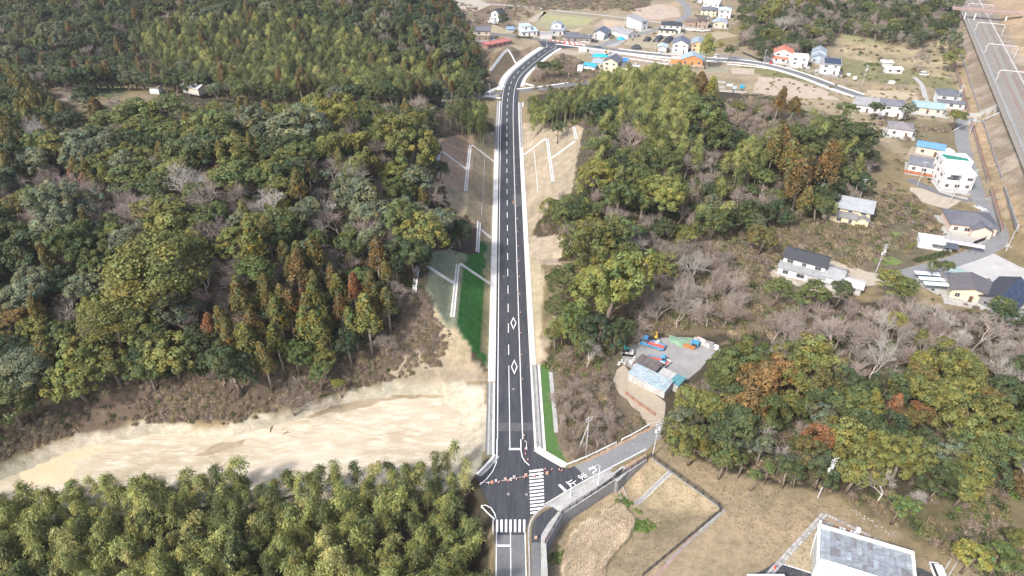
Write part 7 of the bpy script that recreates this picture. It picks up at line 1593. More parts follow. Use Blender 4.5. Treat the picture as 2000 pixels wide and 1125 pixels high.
def gantry(label, s, h=6.4, o0=-5.6, o1=9.2):
    p, q = rp_(s, o0), rp_(s, o1); t = T('catenary_gantry', label, 'catenary gantry', (p.x, p.y, 9.0), math.atan2(q.y - p.y, q.x - p.x), 'white catenary gantries over the tracks'); L = (q - p).length
    for x in (0, L): MB().cyl(x, 0, -.3, h - .6, .15, .13, 8).build('column', GANTRY, t); MB().bx(x - .4, x + .4, -.4, .4, -.3, .15).build('footing', CONC, t)
    MB().tube([(0, 0, h - .6), (.25, 0, h - .1), (.9, 0, h + .15), (L - .9, 0, h + .15), (L - .25, 0, h - .1), (L, 0, h - .6)], .15, 8).build('beam', GANTRY, t)
    for x in (L * .34, L * .66):
        MB().tube([(x, 0, h), (x, 0, h - 1.4), (x + .9, 0, h - 1.7)], .05, 5).build('hanger', STEEL, t); MB().cyl(x, 0, h - .9, h - .6, .13, n=8).build('insulator', WHITEMETAL, t)
    MB().tube([(-1.1, 0, h - 1.5), (0, 0, h - 1.4)], .05, 5).build('side_arm', STEEL, t); MB().tube([(L, 0, h - 1.6), (L + 1.1, 0, h - 1.5)], .05, 5).build('side_arm', STEEL, t)
SG = {}
for i, (px_, py_, nm) in enumerate(((1905, 9, 'white catenary gantry in front of the brown railway bridge, farthest of the four'), (1918, 46, 'white catenary gantry second from the bridge'), (1938, 88, 'white catenary gantry above the leaning tree shadow'), (1967, 140, 'white catenary gantry nearest, cut by the right edge'))):
    pt = Vector(P(px_, py_, 15)); gantry(nm, (pt - RA).dot(RDIR))
for o in (0, 4.1):
    m = MB(); m.tube([(*rp_(s, o), 14.0) for s in np.linspace(S0, S1, 16)], .03, 4); c = T('contact_wire', 'overhead wire above the ' + ('near' if o == 0 else 'far') + ' railway track', 'wire'); m.build('wire', DARKMETAL, c); MB().tube([(*rp_(s, o), 14.9) for s in np.linspace(S0, S1, 16)], .03, 4).build('messenger_wire', DARKMETAL, c)
# bridge over the tracks
sb = (Vector(P(1935, 22, 15)) - RA).dot(RDIR); p, q = rp_(sb, -17), rp_(sb, 24); ba = math.atan2(q.y - p.y, q.x - p.x); L = (q - p).length
t = T('road_bridge', 'brown girder bridge crossing over the railway tracks', 'bridge', (p.x, p.y, 9), ba); BR = mat('brown_girder', (.20, .135, .115), (.28, .20, .175), .8, .8)
MB().bx(0, L, -1.6, 1.6, 6.2, 6.6).build('deck', CONC, t)
for s in (-1.75, 1.75):
    MB().bx(0, L, s - .12, s + .12, 5.4, 6.9).build('girder', BR, t)
    for k in range(int(L / 1.8)): MB().bx(k * 1.8, k * 1.8 + .14, s - .06, s + .06, 6.9, 7.95).build('railing_post', BR, t)
    MB().bx(0, L, s - .05, s + .05, 7.9, 8.0).build('handrail', BR, t)
for x in (L * .22, L * .36, L * .8): MB().tube([(x, 0, -.4), (x, 0, 5.4)], .45, 10).build('pier', WHITECON, t)
for x in (.4, L - .4): MB().cyl(x, -1.75, 6.9, 9.0, .07, n=6).build('lamp_post', STEEL, t); MB().box(x, -1.75, 9.05, .5, .3, .15).build('lamp', WHITEMETAL, t)
# underpass walls where the lane goes through the bank
for nm, s_, lab in (('underpass_wall', UND_S + 5.6, 'far'), ('underpass_wall', UND_S - 5.6, 'near')):
    t = T(nm, f'grey concrete wing wall on the {lab} side of the railway underpass', 'wing wall')
    pr = [(-19, .6), (-16.8, 1.9), (-13.6, 2.5), (-12.8, 3.7), (-5.9, 9.3), (-5, 9.3)]
    for (o0, z0), (o1, z1) in zip(pr, pr[1:]):
        a, b_ = rp_(s_, o0), rp_(s_, o1); d = RDIR * .35; m = MB()
        m.add([(a.x - d.x, a.y - d.y, -.2), (b_.x - d.x, b_.y - d.y, -.2), (b_.x - d.x, b_.y - d.y, z1), (a.x - d.x, a.y - d.y, z0), (a.x + d.x, a.y + d.y, -.2), (b_.x + d.x, b_.y + d.y, -.2), (b_.x + d.x, b_.y + d.y, z1), (a.x + d.x, a.y + d.y, z0)], [(0, 1, 2, 3), (7, 6, 5, 4), (3, 2, 6, 7), (0, 3, 7, 4), (1, 5, 6, 2)]); m.build('wall_panel', CONC, t)
a, b_ = rp_(UND_S - 5.2, -5.3), rp_(UND_S + 5.2, -5.3); t = T('underpass_portal', 'concrete portal of the railway underpass', 'portal'); strip('portal_beam', [a, b_], -.3, .3, 9.2, CONC, t, None, 4.4); strip('portal_mouth', [a, b_], .35, .5, 4.9, mat('mouth_shade', (.02, .02, .02)), t, None, 5)  # near-black slab closes the mouth, painting the shade of the opening
sheet('underpass_lane', [tuple(rp_(UND_S - 4.6, -24)), tuple(rp_(UND_S + 4.6, -24)), tuple(rp_(UND_S + 4.6, -5.5)), tuple(rp_(UND_S - 4.6, -5.5))], .02, GREYASPH)
# walls and fences at the bank's foot
for s0, s1, lab in ((-100, UND_S - 7, 'far'), (UND_S + 7, UND_S + 76, 'middle'), (UND_S + 84, UND_S + 120, 'near')):
    t = T('retaining_wall', f'brown stained retaining wall at the foot of the {lab} stretch of railway bank', 'retaining wall'); n = int(abs(s1 - s0) / 6)
    for k in range(n):
        a, b_ = s0 + (s1 - s0) * k / n + .02, s0 + (s1 - s0) * (k + 1) / n - .02
        strip('wall_panel', [rp_(a, -17.3), rp_(b_, -17.3)], -.25, .25, 1.65, mat('brown_concrete', (.25, .205, .18), (.19, .16, .145), .4, .9, c3=(.30, .27, .25), scale3=2, world=True), t, None, 1.9)
        strip('upper_wall_panel', [rp_(a, -13.2), rp_(b_, -13.2)], -.2, .2, 3.35, DARKCON, t, None, 1.6)
    fence(f'rusty brown railing on the wall along the {lab} stretch of railway bank', [rp_(s0, -17.3), rp_(s1, -17.3)], 1.65, 1.2, 2.4, 3, mat('rusty_railing', (.22, .12, .09), (.28, .17, .13), 1, .8))
# second bridge deck where the bank lane crosses
p, q = Vector(P(1930, 392)), Vector(P(1986, 378)); t = T('lane_bridge', 'short dark parapet bridge beside the hillside road junction', 'bridge', (p.x, p.y, 0), math.atan2(q.y - p.y, q.x - p.x)); L = (q - p).length
MB().bx(0, L, -1.8, 1.8, .1, .5).build('deck', DARKCON, t)
for s in (-1.9, 1.9):
    MB().bx(0, L, s - .12, s + .12, .1, 1.0).build('parapet', BR, t)
    for k in range(int(L / 1.6)): MB().bx(k * 1.6, k * 1.6 + .1, s - .05, s + .05, 1.0, 1.9).build('railing_post', BR, t)
# ---------------------------------------------------------------- poles, wires, cones, signs, barriers
POLEM = mat('pole_concrete', (.38, .375, .36), (.31, .305, .29), .6, .85)
def pole(label, px_, py_, h, rot=0, arms=2, trans=False, strut=None, lean=0.0, cat='utility pole'):
    x, y, z = PT(px_, py_); t = T('utility_pole', label, cat, (x, y, z), R(rot)); lx = math.tan(R(lean)) * h
    MB().tube([(0, 0, -.3), (lx, 0, h)], [.17, .11], 9).build('post', POLEM, t)
    for k in range(arms):
        zz = h - .35 - .75 * k; xx = lx * zz / h; MB().box(xx, -.12, zz, 1.9 - .3 * k, .1, .1).build('crossarm', STEEL, t)
        for a in (-.8, -.3, .3, .8): MB().cyl(xx + a * (1 - .15 * k), -.12, zz + .05, zz + .28, .05, n=6).build('insulator', WHITEMETAL, t)
    if trans:
        xx = lx * .75; MB().cyl(xx + .38, 0, h * .74, h * .82, .27, n=10).build('transformer', paint('transformer_paint', (.62, .63, .63), .5), t); MB().cyl(xx - .36, 0, h * .70, h * .76, .2, n=10).build('transformer', paint('transformer_paint', (.62, .63, .63), .5), t); MB().box(xx, -.1, h * .695, 1.3, .5, .08).build('platform', STEEL, t)
    MB().box(lx * .5, -.16, h * .52, .35, .16, .6).build('junction_box', STEEL, t)
    if strut: MB().tube([(strut[0], strut[1], -.2), (lx * .8, 0, h * .82)], [.15, .1], 8).build('strut', POLEM, t)
    return (x + lx * math.cos(R(rot)), y + lx * math.sin(R(rot)), z + h)
p1 = pole('concrete utility pole with a leaning prop pole in the scrub by the side road', 1144, 889, 12, 30, 2, False, (-1.6, 1.2))
p2 = pole('utility pole with many crossarms at the top corner of the basin fence', 1274, 893, 11.5, 20, 3, True, None, 1.5)
p3 = pole('tall leaning utility pole at the edge of the wood on the dry lawn', 1597, 972, 12, 20, 3, True, None, 3.5)
p4 = pole('utility pole with two transformers above the dirt yard by the black roofed house', 1707, 541, 12, 10, 3, True, None, 2)
p5 = pole('white utility pole standing on the bare plot before the stepped white house', 1855, 396, 12, 0, 3, True, None, 2)
p6 = pole('utility pole on the road corner right of the stepped white house', 1888, 382, 11, 0, 2, True)
p7 = pole('slim grey pole at the lane end beside the orange deck', 1792, 362, 10, 0, 1)
p8 = pole('utility pole between the cream house and the wood', 1678, 392, 9, 0, 1)
p9 = pole('short pole with a box just left of the pole by the cream house', 1667, 386, 7, 0, 1)
p10 = pole('utility pole beside the railway wall at the road bend', 1965, 490, 10, 40, 2)
p11 = pole('utility pole by the railway underpass', 1893, 262, 9, 0, 2, True)
pole('utility pole in front of the tiered slate roofed house', 1862, 212, 12, 0, 2, True, None, 3); pole('utility pole on the field edge above the white bungalow', 1724, 196, 9, 0, 1); pole('white topped utility pole among the allotments', 1684, 166, 11, 0, 2, True)
pole('utility pole in front of the red roofed house', 1524, 128, 9, 0, 1); pole('utility pole left of the red porch', 1491, 127, 9, 0, 1); pole('dark pole by the pinkish roofed house', 1218, 62, 9.5, 0, 1); pole('utility pole by the grey garage on the village road', 1078, 79, 9.5, 0, 2)
pole('utility pole beside the lone white house', 970, 45, 8, 0, 1); pole('pole in the dug field behind the black hip roofed house', 1292, 42, 8, 0, 1); pole('utility pole on the brown house corner', 1380, 56, 9, 0, 1, True); pole('pole in front of the slate roofed house above the bamboo', 1224, 135, 8, 0, 1); pole('pole between the peach house and the village road', 1374, 112, 9, 0, 1); pole('pole at the grey garage door by the tunnels', 1279, 103, 8, 0, 1); pole('pole at the corner of the dark blue gabled house', 1149, 90, 7.5, 0, 1); pole('pole beside the blue gabled white house', 1311, 112, 9, 0, 1)
def wire(label, a, b_, sag=.8, offs_=((-.7, 0), (0, 0), (.7, 0))):
    t = T('power_line', label, 'power line'); a, b_ = Vector(a), Vector(b_); d = (b_ - a); n_ = Vector((-d.y, d.x, 0)).normalized()
    for o, dz in offs_:
        m = MB(); m.tube([a.lerp(b_, u) + n_ * o + Vector((0, 0, dz - .3 - 4 * sag * u * (1 - u))) for u in np.linspace(0, 1, 14)], .022, 4); m.build('cable', mat('cable', (.10, .10, .105), rough=.6), t)
wire('power cables along the foot of the wood above the dry lawn', p2, p3, 1.0, ((-.7, -.3), (0, -.3), (.7, -.3), (.3, -1.6), (.1, -2.4))); wire('power cables over the side road between two poles', p1, p2, .7, ((-.5, -.2), (.4, -.2), (0, -1.6)))
wire('power cables over the hillside lane', p5, p6, .4); wire('power cables across the hillside plots', p4, p5, 1.6); wire('power cables over the sand towards the grove', P(905, 872, 2.5) + (2.5,), P(760, 915, 4.0) + (4.0,), .3, ((-.3, 0), (.3, 0)))
# cones
CONEM = paint('cone_red', (.62, .07, .045), .5); BAND = paint('cone_band', (.78, .77, .75), .4)
ROW = [(954.4, 946.5), (974.3, 944), (992.7, 941), (1008.7, 937.8), (1024, 934.6), (1044, 932.6), (1064.9, 918), (1078, 918.4), (1092, 918.8), (1097, 920.5)]
LANE = [(1031.3, 899.5), (1026.4, 888), (1026, 879), (1023.4, 852), (1020.8, 742), (1019.2, 695), (1017.7, 652), (1016.4, 612), (1015.2, 576), (1014, 542), (1013, 511.5), (1012.1, 482), (1011.2, 454.5), (1010.6, 429), (1010, 404), (1008.2, 382), (1007.6, 362), (1006.5, 344), (1006, 327), (1005.4, 309), (1005, 290)]
cone_p = T('traffic_cone', 'c', 'traffic cone', (0, 0, 0), 0, 'red traffic cones on the new road')
m = MB(); m.tube([(0, 0, .045), (0, 0, .72)], [.17, .035], 12); cb_ = m.build('cone_body', CONEM, cone_p, True); MB().bx(-.2, .2, -.2, .2, 0, .05).build('base', RUBBER, cone_p)
for z0, z1 in ((.28, .40), (.5, .6)): MB().tube([(0, 0, z0), (0, 0, z1)], [.178 - .19 * z0, .178 - .19 * z1], 12, False).build('reflective_band', BAND, cone_p)
ordn = ['first', 'second', 'third', 'fourth', 'fifth', 'sixth', 'seventh', 'eighth', 'ninth', 'tenth', 'eleventh', 'twelfth', 'thirteenth', 'fourteenth', 'fifteenth', 'sixteenth', 'seventeenth', 'eighteenth', 'nineteenth', 'twentieth', 'last']
def copy_tree(o):
    c = o.copy(); C.objects.link(c)
    for ch in o.children:
        k = ch.copy(); C.objects.link(k); k.parent = c
    return c
cpos = []
for i, (px_, py_) in enumerate(ROW + LANE):
    o = cone_p if i == 0 else copy_tree(cone_p); x, y = P(px_, py_); o.location = (x, y, ZR + .004); s = 1.0; cpos.append((x, y))
    o['label'] = f'{ordn[i]} red traffic cone from the left in the row closing the junction' if i < 10 else f'{ordn[i - 10]} red cone up the right lane counted from the zebra crossing'
STRIPE = paint('bar_red_white', (.70, .45, .42), .4)
for i in range(6):
    if i == 3 or i == 0: pass
    a, b_ = Vector((*cpos[i], .74)), Vector((*cpos[i + 1], .74)) if i < 5 else Vector((*P(1064, 919), .74)); t = T('cone_bar', f'{ordn[i]} red and white bar linking the junction cones from the left', 'cone bar'); d = (b_ - a) / 6
    for k in range(6): MB().tube([a + d * k, a + d * (k + 1)], .045, 6).build('bar_section', CONEM if k % 2 else BAND, t)
    for e in (a, b_): MB().cyl(e.x, e.y, .70, .77, .09, n=8).build('ring', BAND, t)
a, b_ = Vector((*P(938, 947.5), .8)), Vector((*cpos[0], .74)); t = T('cone_bar', 'bar from the left kerb corner to the first junction cone', 'cone bar')
for k in range(3): MB().tube([a.lerp(b_, k / 3), a.lerp(b_, (k + 1) / 3)], .045, 6).build('bar_section', CONEM if k % 2 else BAND, t)
def board(label, px_, py_, c, w=.55, h=.9, arrow=False):
    x, y, z = PT(px_, py_); t = T('sign_board', label, 'sign board', (x, y, ZR), R(8)); MB().box(0, 0, .25 + h / 2, w, .04, h).build('panel', paint('sign_%02x%02x%02x' % tuple(int(q * 255) for q in c), c, .5), t)
    MB().box(0, -.024, .25 + h * .55, w * .7, .006, h * .3).build('print', paint('sign_print', (.55, .1, .06)) if c[0] > .6 else paint('sign_white', (.75, .75, .75)), t)
    for s in (-1, 1): MB().tube([(s * w * .4, 0, 0), (s * w * .4, 0, .3 + h)], .02, 4).build('leg', STEEL, t)
    MB().box(0, .2, .03, w, .3, .06).build('weight', DARKMETAL, t)
for lab, px_, py_, c in (('orange striped board beside the first junction cone', 961, 946, (.75, .42, .25)), ('pale blue board behind the junction cones', 968.6, 943, (.40, .5, .68)), ('cream board between the second and third junction cones', 987, 940, (.68, .62, .52)), ('white figure board right of the third junction cone', 998, 940.5, (.72, .72, .68)), ('lilac board behind the fourth junction cone', 1004, 935.5, (.5, .5, .62)), ('orange board by the fifth junction cone', 1027, 932, (.75, .5, .38)), ('orange and cream board at the side road edge', 1068, 928, (.75, .5, .32)), ('white board on the zebra crossing', 1056, 931, (.72, .72, .7)), ('orange sign board standing in the far right lane', 1003, 398.5, (.66, .30, .2)), ('cream board on the pavement end', 1046.5, 1054, (.66, .52, .40))): board(lab, px_, py_, c)
t = T('traffic_cone', 'red cone on the pavement beside the basin wall', 'traffic cone', (*P(1068, 1053), .03)); MB().tube([(0, 0, .04), (0, 0, .75)], [.19, .04], 12).build('cone_body', CONEM, t); MB().bx(-.22, .22, -.22, .22, 0, .05).build('base', RUBBER, t)
t = T('traffic_cone', 'red cone on the car park edge beside the stone border', 'traffic cone', (*P(1513, 1110), .03)); MB().tube([(0, 0, .04), (0, 0, .85)], [.28, .05], 12).build('cone_body', CONEM, t); MB().bx(-.3, .3, -.3, .3, 0, .05).build('base', RUBBER, t)
def lamp_post(label, px_, py_, h, arm=.8, cat='lamp post', name='lamp_post', rot=0):
    x, y, z = PT(px_, py_); t = T(name, label, cat, (x, y, max(z, .02)), R(rot)); MB().tube([(0, 0, -.2), (0, 0, h - .3), (-arm * .3, 0, h), (-arm, 0, h)], [.075, .06, .05, .05], 7).build('post', WHITEMETAL, t); MB().bx(-.2, .2, -.2, .2, 0, .45).build('foot_box', WHITEMETAL, t); MB().box(-arm, 0, h - .02, .5, .2, .12).build('lamp', STEEL, t)
lamp_post('taller white lamp post on the pavement by the culvert', 1167.5, 951, 6.0); lamp_post('shorter white post with a signal head at the pavement corner', 1113.5, 970, 4.2, .5); lamp_post('white marker post in the right lane before the zebra crossing', 1028, 877, 2.6, .3, 'post', 'marker_post')
lamp_post('white lamp post at the far end of the new road', 1084, 101, 6, .7); lamp_post('white post on the dark junction by the grey garage', 1068, 92, 5, .4); lamp_post('slim post by the left arm of the country crossroads', 957, 186, 6, .6); lamp_post('slim post by the right arm of the country crossroads', 1025, 173, 6, .6)
def guard(label, pts, m_=WHITEMETAL, h=.75, gap=2.5, red=False, z=.03, name='guard_rail'):
    t = T(name, label, 'guard rail'); l = smooth_line(pts, 1.5) if len(pts) > 2 else [Vector(p) for p in pts]; L = length(l); n = max(1, int(L / gap))
    for k in range(n + 1):
        c = cut(l, max(0, L * k / n - .01), L * k / n + .01); p = c[0]; MB().cyl(p.x, p.y, z - .1, z + h, .06, n=6).build('post', m_, t)
    if red:
        for k in range(n): strip('panel', cut(l, L * k / n + .05, L * (k + 1) / n - .05), -.05, .05, z + h, CONEM if k % 2 == 0 else BAND, t, None, .55)
    else: strip('beam', l, -.07, .07, z + h, m_, t, None, .34)
guard('white guard rail along the upper edge of the side road', pw([(1104, 912), (1150, 893), (1204, 867)])); guard('second white guard rail further up the side road past the gap', pw([(1214, 862), (1245, 846), (1268, 832)]))
guard('short white rail at the lower left corner of the junction', pw([(940, 992), (951, 1004), (966, 1018)])); guard('white rail down the left side of the old road', pw([(963, 1018), (963, 1045)]))
guard('red and white construction barrier across the village road junction', pw([(1074, 80.5), (1095, 83.5), (1120, 86), (1136, 88.5)]), red=True, h=1.1, gap=1.6); guard('second red and white barrier row by the taupe house', pw([(1100, 87), (1125, 89), (1142, 90.5)]), red=True, h=1.0, gap=1.6)
guard('long white guard rail along the near side of the village road', pw([(1205, 104), (1262, 111), (1330, 118), (1400, 124)]), gap=3.5); guard('white guard rail on the curve below the red roofed house', pw([(1420, 127), (1500, 136), (1560, 153), (1620, 176), (1680, 196)]), gap=3.5)
guard('white fence on the corner of the hillside road by the underpass', pw([(1862, 258), (1885, 246), (1893, 240)]), h=1.1); guard('white railing in front of the taupe house', pw([(1104, 80.5), (1130, 83.2), (1150, 85.5)]), h=1.0, z=.05)
letters2 = [('止', 1909, 404, R(20)), ('ま', 1916, 407, R(20)), ('れ', 1923, 410, R(20))]
side_keep = side
side = rr
for ch, a, b_, r_ in letters2: letters(ch, a, b_, 2.6, r_ + R(60), 1.0, 1.3)
side = side_keep
# fallen trunk, logs and sticks on the slopes
t = T('fallen_log', 'grey broken trunk leaning at the top of the near green slope', 'log', PT(872, 497)); MB().tube([(-2, 0, .2), (0, .4, .6), (2.6, 1.2, 3.4)], [.22, .2, .1], 6).build('trunk', PALE_BARK, t); MB().tube([(1.2, .7, 2.0), (2.4, .2, 2.6)], [.08, .04], 5).build('branch', PALE_BARK, t)
# ---------------------------------------------------------------- gardens, hedges, walls
rd = random.Random(77); pts = []
PADS = [mat('yard_gravel', (.34, .33, .31), (.27, .26, .24), .5, .95, c3=(.41, .40, .38), scale3=3, world=True), mat('yard_concrete', (.40, .395, .38), (.33, .325, .31), .4, .9, world=True), mat('yard_soil', (.30, .25, .19), (.24, .20, .145), .5, .95, c3=(.36, .31, .25), scale3=3, world=True)]
k = 0
for o in [o for o in C.objects if o.get('category') in ('house',)]:
    loc = o.location; a = o.rotation_euler[2]
    ws = [v.co for c in o.children if c.name.startswith('wall') for v in c.data.vertices]
    x0, x1, y0, y1 = min(v.x for v in ws), max(v.x for v in ws), min(v.y for v in ws), max(v.y for v in ws)
    if loc.z < .3:
        q = [(x0 - rd.uniform(1, 3), y0 - rd.uniform(2.5, 4.5)), (x1 + rd.uniform(1, 3.5), y0 - rd.uniform(2.5, 4.5)), (x1 + rd.uniform(1, 3), y1 + rd.uniform(.8, 2)), (x0 - rd.uniform(1, 3), y1 + rd.uniform(.8, 2))]
        sheet('yard', [(loc.x + u * math.cos(a) - v * math.sin(a), loc.y + u * math.sin(a) + v * math.cos(a)) for u, v in q], .0125 + k * .00003, PADS[(0, 1, 2, 0, 2)[k % 5]]); k += 1
    for _ in range(16):
        u = rd.choice((rd.uniform(x0 - 4.5, x0 - 1.2), rd.uniform(x1 + 1.2, x1 + 4.5), rd.uniform(x0, x1))); v = rd.uniform(y0 - 5, y1 + 3) if not x0 < u < x1 else rd.choice((rd.uniform(y0 - 5, y0 - 3), rd.uniform(y1 + 1.2, y1 + 4)))
        x, y = loc.x + u * math.cos(a) - v * math.sin(a), loc.y + u * math.sin(a) + v * math.cos(a)
        if min((math.hypot(x - p.x, y - p.y) for p in VR), default=99) < 4.5: continue
        pts.append((x, y, HT(x, y), rd.uniform(.5, 1.25), rd.uniform(0, 6), rd.randrange(6)))
scatter('garden_shrubs', pts, [(SHRUB[3], COLS['dark']), (SHRUB[4], COLS['mid']), (SHRUB[0], COLS['browntwig']), (SHRUB[5], COLS['olive']), (SHRUB[1], (.24, .20, .13)), (SHRUB[4], COLS['deep'])])
def hedge(label, px_pts, h=1.2, w=.9, c=COLS['dark']):
    t = T('hedge', label, 'hedge'); l = smooth_line(pw(px_pts), 1.0); L = length(l); k = 0.0
    while k < L:
        p = cut(l, max(0, k - .01), k + .02)[0]; q = inst('bush', SHRUB[3 + rd.randrange(3)], t, (p.x + rd.gauss(0, .15), p.y + rd.gauss(0, .15), HT(p.x, p.y) - .05), rd.uniform(0, 6), (w * rd.uniform(.8, 1.2), w * rd.uniform(.8, 1.2), h * rd.uniform(.9, 1.4))); q.color = (*c, 1); k += w * .8
hedge('clipped dark hedge along the road below the white box shed', [(1788, 510), (1808, 506), (1830, 500), (1848, 495)], 1.6, 1.5); hedge('yellowish hedge row running up behind the white box shed', [(1770, 488), (1788, 476), (1802, 468)], 1.1, 1.0, COLS['olive'])
hedge('dark hedge behind the stepped white house', [(1842, 312), (1860, 318), (1880, 322)], 1.2, 1.2, COLS['mid']); hedge('low hedge beside the allotment shelters', [(1690, 128), (1705, 127), (1718, 128)], 1.6, 1.8, COLS['mid'])
hedge('brown thicket hedge between the white bungalows and the lane', [(1750, 244), (1790, 250), (1830, 256), (1850, 258)], 1.8, 2.2, COLS['browntwig']); hedge('clipped bushes in front of the pale blue lean to house', [(1010, 73), (1024, 74), (1040, 75)], 1.3, 1.2)
hedge('dark hedge beside the lone white house', [(976, 44), (984, 41), (990, 37)], 1.6, 1.8); hedge('pampas like pale bush row on the bank beside the dark bush', [(1374, 84), (1386, 90), (1400, 92), (1410, 86)], 2.6, 2.6, (.30, .28, .11)); hedge('garden bushes round the brown house', [(1352, 62), (1372, 63), (1392, 62)], 1.0, 1.1, COLS['browntwig'])
def block_wall(label, px_pts, h=1.1, c=CONC):
    t = T('garden_wall', label, 'garden wall'); l = [Vector(p) for p in pw(px_pts)]
    for a, b_ in zip(l, l[1:]):
        n = max(1, int((b_ - a).length / 2.4))
        for k in range(n): strip('wall_panel', [a.lerp(b_, (k + .01) / n), a.lerp(b_, (k + .99) / n)], -.09, .09, h, c, t, None, h + .2)
block_wall('dark low wall round the solar roofed tall house', [(1570, 138), (1600, 147), (1636, 152), (1646, 142)], .9, DARKCON); block_wall('grey wall in front of the black roofed white house', [(1509, 530), (1540, 548), (1580, 568), (1592, 578)], .7, CONC)
block_wall('black fence wall beside the lane above the red roofed house', [(1450, 104), (1466, 111), (1488, 120)], 1.0, mat('black_fence', (.03, .03, .032), rough=.7)); block_wall('white garden wall under the brown house', [(1336, 58), (1360, 61), (1386, 62)], 1.0, WHITECON)
block_wall('dark wall along the road side of the brown brick house', [(1900, 478), (1922, 470), (1936, 452), (1934, 436)], 1.3, mat('black_fence', (.03,) * 3)); block_wall('pale block wall before the stepped white house', [(1836, 376), (1870, 386), (1890, 390)], .8, CONC); block_wall('white wall round the wide black hip roofed house', [(1284, 69), (1310, 71), (1334, 66)], .9, WHITECON)
block_wall('grey roadside wall below the peach house', [(1345, 108), (1360, 109), (1376, 107)], .8, CONC); block_wall('low concrete edge of the dug plot above the bamboo', [(1206, 104), (1262, 113), (1320, 121)], .6, WHITECON); block_wall('second low concrete edge in the dug plot', [(1216, 113), (1250, 118), (1290, 124)], .5, WHITECON)
# allotment clutter
rs = random.Random(41)
for lab, px_, py_, w, d, h, c in (('bright blue box among the allotment beds', 1449, 172, 2.2, 1.8, 1.5, (.05, .32, .5)), ('white crates on the allotment beds', 1425, 168, 3.0, 1.4, .8, (.7, .72, .74)), ('pale blue drum rack at the allotment corner', 1435, 173, 2.0, 1.2, .9, (.4, .55, .65)), ('white beehive boxes below the tall solar roofed house', 1657, 148, 1.6, 1.2, 1.2, (.75, .75, .73)), ('small white tank on the allotment right of the boxes', 1669, 155, 1.6, 1.4, 1.5, (.75, .75, .73)), ('white covered trailer in the allotments', 1741, 163, 2.8, 1.6, 1.2, (.72, .72, .7)), ('white container by the bare plot at the village road', 1138, 100, 5.0, 2.4, 2.4, (.66, .66, .65))):
    x, y, z = PT(px_, py_); t = T('storage_box', lab, 'box', (x, y, z), R(rs.uniform(-30, 10))); p = paint('box_%02x%02x%02x' % tuple(int(q * 255) for q in c), c, .5); MB().bx(-w / 2, w / 2, -d / 2, d / 2, .08, h).build('casing', p, t); MB().bx(-w / 2 - .06, w / 2 + .06, -d / 2 - .06, d / 2 + .06, h, h + .1).build('lid', p, t); MB().bx(-w / 2 + .1, w / 2 - .1, -d / 2 + .1, d / 2 - .1, -.05, .08).build('skid', DARKMETAL, t)
for i, (px_, py_) in enumerate(((1403, 170), (1418, 178), (1446, 180), (1404, 160))):
    x, y, z = PT(px_, py_); t = T('garden_bed', ['far left', 'near left', 'near right', 'top left'][i] + ' raised bed of the small allotment below the road', 'garden bed', (x, y, z), R(-14)); [MB().bx(-3.4, 3.4, -1.6 + 1.1 * j, -.9 + 1.1 * j, 0, .25).build('bed_row', PADS[2] if j % 2 else mat('pale_mulch', (.42, .41, .40), (.34, .33, .32), 1, .9), t) for j in range(3)]
# ---- erosion netting lines on the cut slopes
def netting(name, sgn, o0, o1, y0, y1, dy, c, nm):
    m = MB(); half = LEFT_HALF if sgn < 0 else RIGHT_HALF; o = o0
    while o < o1:
        l = []
        for y in np.arange(y0, y1, 1.1):
            x = float(road_x(y)) + sgn * (half + o)
            if HT(x, y) > float(cut_z(np.array(o))) - .45 and HT(x, y) > .25: l.append((x, y, HT(x, y) + .06))
            else:
                if len(l) > 2: m.tube(l, .03, 3, False)
                l = []
        if len(l) > 2: m.tube(l, .03, 3, False)
        o += dy
    if m.v: r = m.build(name, mat(nm, c, dull(c, .75), .8, .95, world=True)); r['kind'] = 'stuff'
netting('erosion_net', -1, 5.4, 8.4, 136, 182, 1.3, (.06, .14, .06), 'green_net'); netting('erosion_net', -1, 10.9, 30, 140, 182, .62, (.20, .235, .18), 'grey_net')
netting('erosion_net', -1, .7, 8.4, 205, 300, .7, (.32, .27, .19), 'straw_net'); netting('erosion_net', -1, 10.9, 24, 205, 300, .7, (.34, .26, .20), 'brown_net')
netting('erosion_net', 1, .7, 8.4, 138, 300, .7, (.40, .35, .27), 'pale_net'); netting('erosion_net', 1, 10.9, 24, 205, 300, .7, (.38, .32, .26), 'pale_net')
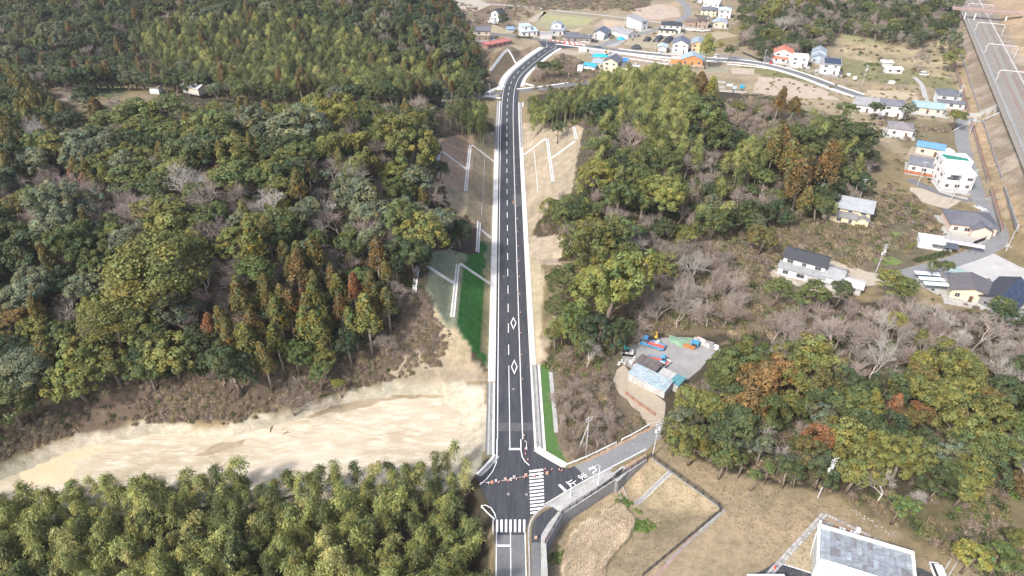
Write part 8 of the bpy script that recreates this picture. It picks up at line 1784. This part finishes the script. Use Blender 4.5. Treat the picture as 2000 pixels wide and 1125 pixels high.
# stones and sticks on the sand, dust and covers on the road
pv_, pf_ = ico(1, (1, .8, .6), 5, .3); vv = np.array(pv_)
STONE = quad_mesh('stone_bit', np.zeros((0, 3)), np.zeros((0, 3)), [LEAF], (vv, pf_, np.array([1., 1, 1])))
pts = []
for _ in range(420):
    px_, py_ = rs.uniform(20, 948), rs.uniform(742, 930); x, y, z = PT(px_, py_)
    if inside(LOW_SAND, px_, py_) and (px_ > 860 or rs.random() < .25): pts.append((x, y, z, rs.uniform(.06, .22), rs.uniform(0, 6), rs.randrange(3)))
scatter('stones', pts, [(STONE, (.16, .125, .09)), (STONE, (.30, .24, .17)), (STONE, (.42, .36, .28))])
for i, (px_, py_, L) in enumerate(((530, 838, 2.2), (560, 846, 1.6), (348, 812, 2.6), (332, 796, 2.0))):
    x, y, z = PT(px_, py_); t = T('stick', ['dark branch lying on the sand near its middle', 'small forked branch on the sand right of the dark one', 'broken stump at the upper edge of the sand', 'pale dead root on the bank above the sand'][i], 'branch', (x, y, z), rs.uniform(0, 3)); MB().tube([(-L / 2, 0, .1), (0, .1, .2), (L / 2, -.1, .12)], [.12, .1, .04], 5).build('stem', BARK if i < 3 else PALE_BARK, t); MB().tube([(0, .1, .2), (L * .2, .6, .35)], [.07, .03], 4).build('twig', BARK if i < 3 else PALE_BARK, t)
DUST = mat('dusty_asphalt', (.062, .064, .068), (.085, .086, .088), .4, .9, c3=(.11, .11, .108), scale3=1.1, world=True)
sheet('road_patch', pw([(974, 826), (1040, 826), (1041, 842), (973, 842)]), ZR + .006, DUST, road); sheet('road_patch', pw([(1000, 380), (1022, 380), (1023, 402), (1001, 402)]), ZR + .006, DUST, road)
for px_, py_ in ((992.7, 965), (1028, 966), (1003, 760), (984, 540)): x, y = P(px_, py_); MB().cyl(x, y, ZR, ZR + .016, .32, n=14).build('manhole_cover', DARKCON, road)
# ---------------------------------------------------------------- thin haze
hm = bpy.data.materials.new('haze_air'); hm.use_nodes = True; hn = hm.node_tree; hn.nodes.remove(hn.nodes['Principled BSDF'])
vp = hn.nodes.new('ShaderNodeVolumePrincipled'); vp.inputs['Color'].default_value = (.93, .95, .97, 1); vp.inputs['Density'].default_value = .00011; vp.inputs['Anisotropy'].default_value = .3
hn.links.new(vp.outputs[0], hn.nodes['Material Output'].inputs['Volume'])
MB().bx(-4200, 4200, -800, 4200, -8, 121).build('haze', hm)['kind'] = 'stuff'
